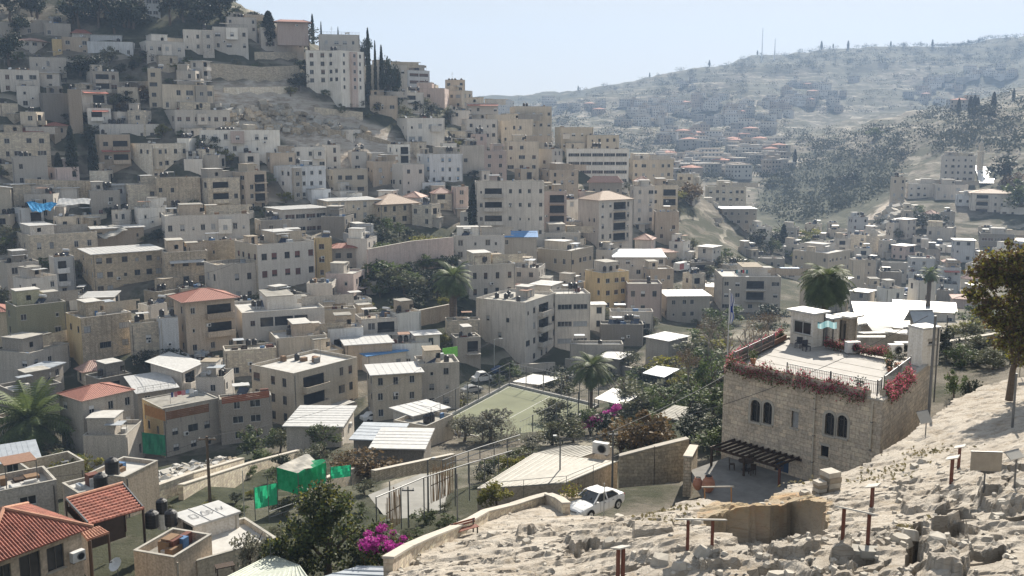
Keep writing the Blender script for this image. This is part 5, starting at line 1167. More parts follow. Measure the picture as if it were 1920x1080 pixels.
# ------------------------------------------------------------------ the stone house with the flowered roof terrace
def stone_house():
    C = Vector((25.35, 66.0, -25.6)); th = math.radians(41.6); c, s = math.cos(th), math.sin(th); Wd, D, ZT = 13.5, 13.2, 7.1; K_ = .237
    def shear(m): m.v = [(x, y + K_ * min(max(x, -.06), Wd + .06), z) for x, y, z in m.v]; return m
    r = empty('stone_house', C, th); tag(r, 'pale limestone house with arched windows and a flowered roof terrace', 'house')
    Ycam = C.y*CP - C.z*SP
    def onl(px, py):
        u = (px-CX)/F; y = (C.x - u*Ycam)/(s + u*c*CP); return y, zat(py, C.y + y*c) - C.z
    def rect(x0, y0, x1, y1):
        a = onl(x1, y0); b = onl(x0, y1); return (a[0], b[0], b[1], a[1])
    st = wallmat('stone_house_wall', (.50,.435,.355), (.62,.31), .45, .65); mb = MB()
    arch = [rect(1404,752,1421,789), rect(1427,756,1443,793), rect(1541,776,1558,814), rect(1564,781,1582,818)]
    sq = [rect(1479,773,1492,801), rect(1536,838,1550,855)]; door = [rect(1452,866,1478,916)]; door = [(door[0][0], door[0][1], .02, door[0][3])]
    ops = arch + sq + door
    facade(mb, (0,D,0), (0,-1,0), D, (-1,0,0), -1.5, ZT, [(D-o[1], D-o[0], o[2], o[3]) for o in ops], st, .3)
    facade(mb, (0,0,0), (1,0,0), Wd, (0,-1,0), -1.5, ZT, [], st); facade(mb, (Wd,0,0), (0,1,0), D, (1,0,0), -1.5, ZT, [], st); facade(mb, (Wd,D,0), (-1,0,0), Wd, (0,1,0), -1.5, ZT, [], st)
    for y0, y1, z0, z1 in arch:   # masonry filling the corners above each round head
        rr = (y1-y0)/2; cy_ = (y0+y1)/2; zc = z1-rr; K = 10
        for sg in (0, 1):
            for k in range(K//2):
                a0 = math.pi*(k)/K; a1 = math.pi*(k+1)/K
                if sg: a0, a1 = math.pi-a0, math.pi-a1
                p0 = (cy_+rr*math.cos(a0), zc+rr*math.sin(a0)); p1 = (cy_+rr*math.cos(a1), zc+rr*math.sin(a1))
                mb.face([(0,p0[0],p0[1]),(0,p1[0],p1[1]),(0,p1[0],z1),(0,p0[0],z1)], st); mb.face([(0,p0[0],p0[1]),(.3,p0[0],p0[1]),(.3,p1[0],p1[1]),(0,p1[0],p1[1])], st)
    shear(mb).build('wall', r)
    for y0, y1, z0, z1 in arch:
        b = MB(); rr = (y1-y0)/2; cy_ = (y0+y1)/2; zc = z1-rr; K = 12
        for k in range(K):      # pale dressed voussoirs, proud of the wall
            a0, a1 = math.pi*k/K, math.pi*(k+1)/K
            for A, B_ in ((rr, rr+.2),):
                q = [(cy_+A*math.cos(a0), zc+A*math.sin(a0)), (cy_+B_*math.cos(a0), zc+B_*math.sin(a0)), (cy_+B_*math.cos(a1), zc+B_*math.sin(a1)), (cy_+A*math.cos(a1), zc+A*math.sin(a1))]
                b.face([(-.03,*p) for p in q], SILL); b.face([(-.03,*q[1]),(0,*q[1]),(0,*q[2]),(-.03,*q[2])], SILL); b.face([(-.03,*q[0]),(.02,*q[0]),(.02,*q[3]),(-.03,*q[3])], SILL)
        b.box(-.12, y0-.12, z0-.14, .1, y1+.12, z0-.003, SILL); b.box(-.03, y0-.2, z0, 0, y0-.003, zc, SILL); b.box(-.03, y1+.003, z0, 0, y1+.2, zc, SILL)
        w = b.build('window', r)
        g = MB(); g.box(.24, y0+.002, z0+.002, .26, y1-.002, z1-.02, GLASS); g.box(.2, cy_-.03, z0+.02, .235, cy_+.03, z1-.04, FRAMED); g.box(.2, y0+.02, zc-.03, .235, cy_-.032, zc+.03, FRAMED); g.box(.2, cy_+.032, zc-.03, .235, y1-.02, zc+.03, FRAMED); g.build('pane', w)
        g = MB()
        for k in range(1, 6): y = y0+(y1-y0)*k/6; g.box(.06, y-.012, z0+.01, .09, y+.012, zc+math.sqrt(max(0,rr*rr-(y-cy_)**2)), RAIL)
        for zz in (z0+.3, z0+.9, zc): g.box(.055, y0+.01, zz, .095, y1-.01, zz+.025, RAIL)
        g.build('window_grille', w)
    for i, (y0, y1, z0, z1) in enumerate(sq):
        b = MB(); b.box(-.05, y0-.12, z1+.003, .05, y1+.12, z1+.2, SILL); b.box(-.1, y0-.1, z0-.12, .1, y1+.1, z0-.003, SILL); w = b.build('window', r)
        g = MB(); g.box(.2, y0+.002, z0+.002, .22, y1-.002, z1-.002, SHUT['grey'] if i == 0 else DARK)
        if i == 0:
            for k in range(9): zz = z0+.05+(z1-z0-.1)*k/9; g.box(.17, y0+.05, zz, .199, y1-.05, zz+.05, SHUT['grey'])
        g.build('pane', w)
    y0, y1, z0, z1 = door[0]; b = MB(); b.box(.22, y0+.003, z0, .27, y1-.003, z1-.003, plain('door_blue', (.03,.06,.12), .6)); b.box(.19, (y0+y1)/2-.03, z0, .219, (y0+y1)/2+.03, z1-.003, FRAMED); d = b.build('door', r)
    b = MB(); b.box(.14, y0+.15, 1.0, .215, y0+.2, 1.14, METAL); b.build('handle', d)
    for px, pb in ((1522, 900), (1627, 840)):
        y, z = onl(px, pb); b = MB(); b.tube([(-.1,y,max(0,z)),(-.1,y,ZT-.3),(0,y,ZT-.1)], .06, plain('pipe_cream', (.5,.46,.38), .6), 8)
        for zz in (1.5, 3.5, 5.5): b.box(-.17, y-.08, zz, -.001, y+.08, zz+.05, METAL)
        b.build('drainpipe', r)
    b = MB(); tf = plain('terrace_screed', (.335,.32,.30), .8, var=.14, scale=.6); b.face([(.3,.3,ZT-.05),(Wd-.3,.3,ZT-.05),(Wd-.3,D-.3,ZT-.05),(.3,D-.3,ZT-.05)], tf)
    for q in ((-.06,-.06,Wd+.06,.3),(-.06,D-.3,Wd+.06,D+.06),(-.06,.3,.3,D-.3),(Wd-.3,.3,Wd+.06,D-.3)): b.box(q[0],q[1],ZT+.002,q[2],q[3],ZT+.14, SILL)
    for k in range(5):  # long pale seams in the screed
        b.box(2+2.2*k, .4, ZT-.049, 2.07+2.2*k, D-.4, ZT-.03, SILL, skip='b')
    shear(b).build('roof', r)
    Mx = Matrix.Translation(C) @ Matrix.Rotation(th, 4, 'Z')
    # planters with geraniums
    rg = np.random.default_rng(3)
    def planter(p0, p1, out, label, boxm, over=.5, dens=1.0):
        p0 = (p0[0], p0[1]+K_*p0[0]); p1 = (p1[0], p1[1]+K_*p1[0]); a = Vector((*p0, 0)); b_ = Vector((*p1, 0)); L = (b_-a).length; ang = math.atan2(b_.y-a.y, b_.x-a.x)
        o = empty('flower_planter', Mx @ Vector((p0[0], p0[1], ZT+.145)), th+ang); tag(o, label, 'planter', 'geranium planters on the roof terrace edge')
        m = MB(); m.box(0,0,0,L,.06,.42,boxm); m.box(0,.34,0,L,.4,.42,boxm); m.box(0,.06,0,.06,.34,.42,boxm); m.box(L-.06,.06,0,L,.34,.42,boxm); m.box(.06,.06,.0,L-.06,.34,.36,plain('soil', (.06,.045,.03), .95)); m.build('box', o)
        n = int(L*300*dens); q = np.stack([rg.random(n)*L, .2+out*(rg.random(n)**1.5)*.55, .42+rg.normal(size=n)*.2], 1); q[:,2] -= np.abs(q[:,1]-.2)*over*1.5; q[:,2] += .12*np.sin(q[:,0]*2.3)
        m = MB(); m.leaves(q, .13, LG, rg); m.leaves(q[::5]+[0,out*.04,-.05], .13, LRUST, rg); m.build('foliage', o)
        k = q[rg.random(n) < .6] + np.array([0, out*.08, .1]); m = MB(); m.leaves(k, .12, LPINK, rg); m.build('blossoms', o)
    bw = plain('planter_wood', (.16,.08,.05), .8); bc = plain('planter_stone', (.42,.38,.31), .9)
    planter((.0,6.9),(.0,1.1),-1,'long geranium planter over the front wall nearest the roof corner',bc,.9)
    planter((.0,13.0),(.0,7.1),-1,'geranium planter over the front wall at its far end',bc,.9)
    planter((1.0,.1),(8.2,.1),-1,'geranium planter along the shaded side wall of the stone house',bc,.9)
    planter((12.2,13.1),(1.0,13.1),-1,'brown wooden planter of pink geraniums along the back parapet',bw,.2)
    planter((12.6,3.0),(12.6,8.8),1,'brown wooden planter in front of the white sheet roofs',bw,.2,.7)
    # railings
    def railing(pts, label, hh=1.05):
        pts = [(x, y+K_*x) for x, y in pts]
        o = empty('roof_railing', Mx @ Vector((*pts[0], ZT+.14)), th); tag(o, label, 'railing'); m = MB(); p0 = Vector((*pts[0], 0))
        for a, b_ in zip(pts, pts[1:]):
            A = Vector((*a,0))-p0; B_ = Vector((*b_,0))-p0; L = (B_-A).length; m.bar(A+Vector((0,0,hh)), B_+Vector((0,0,hh)), .05, .05, METAL); m.bar(A+Vector((0,0,.15)), B_+Vector((0,0,.15)), .03, .03, METAL)
            for k in range(int(L/.14)+1): q = A+(B_-A)*(k/int(L/.14)); m.box(q.x-.011,q.y-.011,.16,q.x+.011,q.y+.011,hh-.02,METAL)
        m.build('rails', o); m = MB()
        for a, b_ in zip(pts, pts[1:]):
            A = Vector((*a,0))-p0; B_ = Vector((*b_,0))-p0; K = max(1, round((B_-A).length/3))
            for k in range(K+1): q = A+(B_-A)*(k/K); m.box(q.x-.035,q.y-.035,0,q.x+.035,q.y+.035,hh+.12,METAL)
        m.build('posts', o)
    railing([(.55,7.8),(.55,.6),(1.6,.6)], 'iron picket railing behind the geraniums above the front wall')
    railing([(2.2,.6),(9.4,.6)], 'iron railing above the shaded side wall of the stone house')
    railing([(.6,12.6),(9,12.6)], 'pale rail along the back parapet behind the wooden planter')
    for i, (x, y, lb, s_) in enumerate(((9.6,1.6,'potted shrub nearest the cooling units on the roof terrace',1.2),(10.4,2.6,'dark potted plant between the two cooling units',1.0),(8.6,2.0,'small potted plant on the roof terrace by the side railing',.8),(3.0,11.9,'potted plant under the back parapet planter',.9),(1.4,2.2,'potted plant by the picket railing corner',.8))):
        o = empty('potted_plant', Mx @ Vector((x, y+K_*x, ZT-.04))); tag(o, lb, 'potted plant'); m = MB(); m.tube([(0,0,0),(0,0,.45*s_)], [.2*s_,.28*s_], plain('terracotta', (.36,.17,.11), .8), 12); m.build('pot', o); m = MB(); m.leaves(rg.normal(size=(160,3))*np.array([.22,.22,.25])*s_+np.array([0,0,.8*s_]), .14, LG if i % 2 else LD, rg); m.build('foliage', o)
    # pergola over the yard
    o = empty('pergola', Mx @ Vector((-.02, onl(1376,820)[0], 0)), th); tag(o, 'dark timber pergola against the front of the stone house', 'pergola'); m = MB(); y1p, zt = onl(1440, 843); yA, yB = onl(1496, 850)[0], onl(1376, 820)[0]
    PL = yA-yB
    for k in range(12): m.box(-2.9, PL-.1-PL*k/11*1.0, zt, -.02, PL-.02-PL*k/11, zt+.16, WOODD)
    m.build('rafters', o); m = MB(); m.box(-2.7,PL-.3,zt-.17,-2.58,.3,zt-.003,WOODD); m.box(-.14,PL-.3,zt-.17,-.04,.3,zt-.003,WOODD); m.build('beams', o)
    for x, y in ((-2.7,PL-.2),(-2.7,.1),(-2.7,PL/2)): m = MB(); m.box(x,y,-.3,x+.14,y+.14,zt-.172,RUST if y < PL/2-.5 else WOODD); m.build('post', o)
    # table and chairs in its shade
    o = empty('garden_table', Mx @ Vector((-1.5, 9.8, 0)), th); tag(o, 'dark round table in the shade of the pergola', 'table'); m = MB(); m.cyl(0,0,.7,.75,.6,WOODD,16); m.build('tabletop', o); m = MB(); m.cyl(0,0,0,.697,.06,RAIL); m.cyl(0,0,0,.05,.35,RAIL,12); m.build('leg', o)
    for k, a in enumerate((.3, 2.3, 4.2)):
        o = empty('garden_chair', Mx @ Vector((-1.5+1.05*math.cos(a), 9.8+1.05*math.sin(a), 0)), th+a+math.pi/2); tag(o, 'dark garden chair pulled up to the round table under the pergola', 'chair', 'garden chairs under the pergola')
        m = MB(); m.box(-.22,-.22,.42,.22,.22,.46,WOODD); m.build('seat', o); m = MB(); m.box(-.22,-.22,.47,.22,-.18,.9,WOODD); m.build('backrest', o)
        for x in (-.2,.16):
            for y in (-.2,.16): m = MB(); m.box(x,y,0,x+.04,y+.04,.418,WOODD); m.build('leg', o)
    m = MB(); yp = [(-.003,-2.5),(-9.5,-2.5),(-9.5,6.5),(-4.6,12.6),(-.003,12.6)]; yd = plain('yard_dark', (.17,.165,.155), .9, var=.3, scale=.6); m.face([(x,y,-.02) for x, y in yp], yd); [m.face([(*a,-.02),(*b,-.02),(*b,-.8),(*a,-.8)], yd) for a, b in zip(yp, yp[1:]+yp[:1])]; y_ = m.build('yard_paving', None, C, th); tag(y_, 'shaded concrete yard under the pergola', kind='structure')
    return Mx, ZT, th, onl
SHM, SHZ, SHT, SHON = stone_house(); ZR = SHM.translation.z + SHZ - .04
def roofY(py): return ZR / math.tan(math.atan((CY - py) / F) - P)
house(1481,1523,1546,590,652,'w','white glazed cabin standing on the flowered roof terrace',roof='slab',rm=0,ov=.3,Y=roofY(652),z=ZR+.002,fd=0,n=1,left=[(.25,2.1,1.0,2.15,'strip')],side=[],name='roof_cabin',cat='cabin',th=35)
house(1543,1556,1572,600,650,'p','narrow white hut with a door beside the glazed roof cabin',roof='slab',rm=1,ov=.15,Y=roofY(650),z=ZR+.002,fd=0,n=1,left=[(.3,1.1,.05,2.0,'door')],side=[],name='roof_hut',cat='hut',th=35)
house(1572,1590,1606,596,648,'d','open dark shelter with white lid on the flowered roof terrace',roof='slab',rm=0,ov=.4,Y=roofY(645),z=ZR+.002,fd=0,n=1,left=[(.3,2.2,.1,2.0,'loggia')],side=[],name='roof_shelter',cat='shelter',th=35)
house(1700,1727,1759,619,688,'w','big white metal cabinet at the sheltered corner of the terrace',roof='slab',rm=0,ov=.05,Y=roofY(688),z=ZR+.002,fd=0,n=1,left=[],side=[(.6,1.3,1.7,2.0)],name='storage_cabinet',cat='cabinet',fr='pale')
house(1704,1716,1742,606,642,'d','dark timber gabled hut behind the white metal cabinet',roof='gable',rm=1,Y=98,z=None,n=1,dens=0,name='timber_hut',cat='hut',ov=.5,rise=1.2)
def m_chair():
    m = MB(); pl = plain('plastic_dark', (.05,.055,.07), .5); m.box(-.25,-.25,.38,.25,.25,.44,pl); m.box(-.25,-.27,.441,.25,-.2,.9,pl)
    for x in (-.24,.19):
        for y in (-.24,.19): m.box(x,y,0,x+.05,y+.05,.379,pl)
        m.box(x,-.2,.6,x+.05,.22,.65,pl)
    return m.mesh('terrace_chair')
MC = m_chair()
for i, (px, py, lb) in enumerate(((1497,652,'dark chair by the cabin window on the terrace'),(1512,658,'dark chair in front of the cabin doorway'),(1589,660,'dark chair before the open roof shelter'))):
    o = link('terrace_chair', MC, None, at(px, py, roofY(py)), 2.5 + i); o.location.z = ZR+.002; tag(o, lb, 'chair', 'dark chairs on the roof terrace')
for i, (px, py, lb) in enumerate(((1598,663,'white cooling unit by the open roof shelter'),(1678,668,'cooling unit in front of the white metal cabinet'),(1690,664,'second cooling unit against the white metal cabinet'))):
    o = link('air_conditioner', M_AC, None, at(px, py, roofY(py)), SHT-.6); o.scale = (1.4,1.6,1.5); o.location.z = ZR+.1; tag(o, lb, 'air conditioner', 'cooling units on the roof terrace')
# loose white sheets and battens on the neighbouring low roof
rs = random.Random(4)
sh0 = house(1602,1612,1706,604,652,'g','low shed buried under loose white roofing sheets beyond the terrace',roof='shed',rm=0,Y=103,n=1,dens=0,rise=1.2,name='shed',cat='shed')
for k in range(9):
    px = 1612 + k * 10.5; py = 596 + rs.uniform(0, 44); p = at(px, py, 103 - (py-596)*.22); m = MB(); L = rs.uniform(2.0, 4.2); w = rs.uniform(.7, 1.1)
    for j in range(8): m.box(-L/2, -w/2+w*j/8, (j%2)*.03, L/2, -w/2+w*(j+1)/8-.002, (j%2)*.03+.012, SHEET)
    o = m.build('roofing_sheet', None, p, rs.uniform(-.5,.6)); o.rotation_euler = (rs.uniform(-.1,.35), rs.uniform(-.12,.12), rs.uniform(-.5,.6)); tag(o, 'loose white corrugated sheet lying on the shed beyond the terrace', 'roofing sheet', 'loose roofing sheets beyond the terrace')
m = MB(); K = 10
for i in range(K):
    for j in range(5):
        f = lambda a, b: tuple(at(1533+3.6*a, 603+2*math.sin(a*.9)+2.4*b, roofY(650)-1.0-b*.28) )
        m.face([f(i,j),f(i+1,j),f(i+1,j+1),f(i,j+1)], TEAL)
o = m.build('shade_cloth'); tag(o, 'teal shade cloth slung between the roof cabin and the shelter', 'shade cloth')
# ------------------------------------------------------------------ generic walls, poles, wires
def gwall(pts, h, t, mat, label, name='stone_wall', cat='wall', cop=True, dep=1.5):
    """pts: world points at the wall foot"""
    o = empty(name, pts[0]); tag(o, label, cat); m = MB(); q = [Vector(p)-Vector(pts[0]) for p in pts]; cm = MB()
    for a, b in zip(q, q[1:]):
        d = (b-a); d.z = 0; d.normalize(); nrm = Vector((-d.y, d.x, 0))*t/2
        for s in (-1, 1): m.face([a+nrm*s-Vector((0,0,dep)), b+nrm*s-Vector((0,0,dep)), b+nrm*s+Vector((0,0,h)), a+nrm*s+Vector((0,0,h))], mat)
        m.face([a-nrm+Vector((0,0,h)), b-nrm+Vector((0,0,h)), b+nrm+Vector((0,0,h)), a+nrm+Vector((0,0,h))], mat)
        for e in (a, b): m.face([e-nrm-Vector((0,0,dep)), e+nrm-Vector((0,0,dep)), e+nrm+Vector((0,0,h)), e-nrm+Vector((0,0,h))], mat)
        if cop: cm.bar(a+Vector((0,0,h+.05)), b+Vector((0,0,h+.05)), t+.1, .09, SILL)
    m.build('wall_body', o)
    if cop: cm.build('coping', o)
    return o
def gl(*pp): return [ground_at(x, y) for x, y in pp]
WS, WH_, WR = W['s'][0], W['h'][0], W['r'][0]
for pts, h, mt, lb in (
    (((348,150),(420,152),(490,152),(562,150)),4.2,'s','big curved grey retaining wall under the skyline houses'),(((478,112),(575,116)),2.4,'s','upper retaining wall below the broad skyline cypress'),
    (((150,182),(292,178)),4,'d','long dim retaining wall left of the black-canopy house'),(((50,382),(120,380),(190,378)),5.5,'r','long rough terrace wall under the three cypresses'),
    (((690,528),(770,512),(850,500)),7.5,'k','tall purplish retaining wall above the walled garden'),(((765,618),(855,602)),3.6,'t','tan garden wall behind the palm trunk'),
    (((232,742),(310,728)),3,'t','short tan wall between the red gabled house and the rubble'),(((200,985),(290,945),(360,918),(455,884)),1.6,'s','long low stone wall running along the lane by the rubble'),
    (((340,940),(470,892),(560,868)),1.5,'s','lower lane wall in front of the rubble heap'),(((540,240),(690,262),(820,300)),1.2,'r','dry-stone wall crossing the bare limestone slope'),
    (((420,178),(540,176)),1.6,'e','pale broken wall at the top of the bare limestone slope'),(((590,215),(680,222)),2.0,'s','terrace wall below the stepped white apartment block'),
    (((1060,690),(1150,700),(1230,716)),1.8,'g','low concrete wall behind the court palm'),(((960,700),(1040,694)),1.6,'g','street wall in front of the balconied apartments'),
    (((560,940),(690,892)),1.4,'s','stepped stone wall behind the dark green tree'),(((700,905),(850,870)),1.2,'r','rubble wall at the back of the concrete yard'),
    (((1740,668),(1900,640)),1.2,'s','garden wall beyond the sunlit path'),(((1420,452),(1560,440)),1.0,'e','pale track wall below the dark hillside')):
    gwall(gl(*pts), h, .5, W[mt][0], lb)
# lane wall with shrubs above, beside the car
gwall([at(1160,905,79), at(1225,888,79), at(1288,872,80)], 2.3, .5, WH_, 'high honey stone lane wall behind the parked car')
gwall([Vector((*rock_at(x,y),0)) for x,y in ()] or [at(1288,905,72), at(1300,880,78)], 2.0, .6, WR, 'short rough wall end beside the terracotta pots')
def rockw(pp): return [Vector((x, y, rz_(x, y))) for x, y in (rock_at(*q) for q in pp)]
gwall(rockw(((728,1074),(765,1050),(805,1029),(845,1006),(882,990),(910,975),(960,958),(1000,948),(1028,941))), .5, .36, WS, 'low pale stone parapet edging the rock above the lane', name='parapet_wall', dep=2.5)
gwall(rockw(((1028,943),(1048,950),(1062,962))), .55, .4, WS, 'short return of the stone parapet beside the car', name='parapet_wall', dep=2.5)
m = MB(); 
for (x, y, w, h) in ((0,0,.75,1.15),(-.75,-.1,.5,.75)):
    for k in range(4): j = .03*((k*7)%3-1); m.box(x-w/2+j, y-w/2, h*k/4, x+w/2+j, y+w/2, h*(k+1)/4-.02, SILL if k % 2 else ROOFM[3])
p = on_rock(1556, 922); o = m.build('stone_pillar', None, p, .4); o.scale = (.95,.95,.95); tag(o, 'stub of a blocky stone pillar on the rock before the stone house', 'pillar')
POLES = {}
def pole(key, top, base, label, r=.1, mat=WOODD, arm=0, lamp=0, name='utility_pole', cat='pole'):
    o = empty(name, base); tag(o, label, cat); h = top.z - base.z; m = MB(); m.tube([(0,0,-.4),(0,0,h)], [r, r*.75], mat, 8); m.build('shaft', o)
    if arm:
        m = MB(); m.box(-arm/2,-.05,h-.35,arm/2,.05,h-.25,mat)
        for x in (-arm*.42,0,arm*.42): m.cyl(x,0,h-.248,h-.08,.035,WHITE,6)
        m.build('crossarm', o)
    if lamp: m = MB(); m.bar((0,0,h-.05),(lamp*.8,-.1,h+.15),.06,.05,mat); m.box(min(lamp*.8,lamp*1.5),-.2,h+.1,max(lamp*.8,lamp*1.5),0,h+.22,GALV); m.build('lamp_head', o)
    POLES[key] = Vector(top); return o
def pg(key, px, pt, pb, label, Y=None, **k):
    b = ground_at(px, pb) if Y is None else at(px, pb, Y); pole(key, at(px, pt, b.y), b, label, **k)
pg('a',394,818,945,'thick timber power pole beside the lane rubble',r=.16,mat=BARK,arm=1.6,Y=88); pg('b',458,882,962,'thin pale pole at the lower lane wall',Y=78,r=.05,mat=GALV)
pg('c',927,636,700,'tall street lamp in front of the balconied apartments',r=.09,mat=GALV,lamp=1.2); pg('d',1132,906,975,'thin white post in front of the parked car',Y=58,r=.035,mat=GALV)
pg('e',1148,808,905,'dark pole at the lane corner behind the parked car',Y=78,r=.09,mat=METAL,arm=.8); pg('f',1050,820,882,'short pole rising from the corrugated car port',Y=80,r=.07,mat=METAL,lamp=-.4)
pg('g',1740,592,795,'dark tall pole at the corner of the stone house',Y=68,r=.12,mat=METAL); pg('h',732,902,980,'leaning dark post in the concrete yard',Y=72,r=.06,mat=METAL); pg('i',766,912,980,'dark post with short crossbars in the concrete yard',Y=70,r=.07,mat=METAL,arm=.9)
pg('j',803,862,952,'pair post at the cane fence',Y=73,r=.08,mat=METAL,lamp=.4); pg('k',858,888,1010,'thin grey pole beside the red bench',Y=46,r=.035,mat=METAL); pg('l',1770,590,690,'thin pole among the garden shrubs',Y=100,r=.07,mat=METAL)
pg('m',208,312,345,'bent street lamp over the terrace by the tan terrace house',r=.07,mat=GALV,lamp=1.0); pg('n',1452,640,720,'grey pole behind the flowered roof corner',Y=110,r=.08,mat=METAL); pg('o',790,690,775,'thin green pole on the lane by the long veranda house',r=.06,mat=GALV)
pg('q',508,1005,1060,'thin pole at the striped roof',Y=55,r=.03,mat=METAL); pg('r',1898,700,800,'dark trunk-like post on the shaded path',Y=56,r=.08,mat=METAL); pg('s',505,895,985,'thin pole by the green net panels',Y=80,r=.04,mat=METAL)
def cable(a, b, sag, label, r=.022):
    a, b = Vector(a), Vector(b); m = MB(); m.tube([a+(b-a)*t+Vector((0,0,-4*sag*t*(1-t))) for t in [k/16 for k in range(17)]], r, RAIL, 4); o = m.build('overhead_cable'); tag(o, label, 'cable')
cable(POLES['e'], at(1480,620,150), 1.0, 'overhead cable from the lane corner pole to the valley behind the terrace'); cable(POLES['e'], POLES['g'], 1.2, 'overhead cable crossing in front of the flowered roof')
cable(POLES['a'], POLES['o'], 1.5, 'overhead cable along the lane from the timber power pole'); cable(POLES['a'], at(0,900,80), 1.0, 'overhead cable leaving the timber power pole over the flat roofs')
cable(POLES['e'], POLES['j'], .8, 'overhead cable from the lane corner pole to the cane fence post'); cable(POLES['o'], POLES['c'], 1.0, 'overhead cable between the green pole and the street lamp'); cable(POLES['e'], POLES['f'], .3, 'short cable from the lane corner pole to the car port pole')
for i, (a, b) in enumerate((((300,600),(470,560)),((560,470),(700,400)),((150,480),(330,470)),((940,430),(1090,370)),((1130,510),(1340,520)),((620,690),(800,650)),((420,330),(560,300)),((250,180),(400,150)),((900,230),(1050,240)),((1450,500),(1600,480)),((200,720),(330,760)),((1000,560),(1130,520)))):
    A_, B_ = ground_at(*a), ground_at(*b); q_ = min(LAND, key=lambda l: math.hypot(l[0]-(a[0]+b[0])/2, l[1]-(a[1]+b[1])/2)); cable(A_+Vector((0,0,9)), B_+Vector((0,0,9)), 1.5, 'thin overhead cable strung over the roofs near the '+q_[2], .03)
# flag pole
b = at(1363,700,92); t_ = at(1363,545,92); o = empty('flag_pole', b); tag(o, 'white flag pole with a limp white and blue flag', 'flag pole'); m = MB(); h = t_.z-b.z; m.tube([(0,0,-6),(0,0,h)], [.06,.04], WHITE, 8); m.cyl(0,0,h,h+.12,.08,WHITE,8); m.build('shaft', o)
FB = plain('flag_blue', (.03,.08,.35), .8); FW = plain('flag_white', (.7,.7,.7), .8); m = MB(); K = 14
for i in range(K):
    for j in range(6):
        def fp(a, b2): z = h-.15-2.9*a/K; q = b2/6; return (.05+q*(.42+.1*math.sin(a*.7))*(.6+.4*math.sin(a/K*3)), .16*math.sin(q*9+a*.35)*q, z-.15*q)
        m.face([fp(i,j),fp(i+1,j),fp(i+1,j+1),fp(i,j+1)], FB if j in (1,4) or (6<=i<=8 and j in (2,3)) else FW)
m.build('flag', o)
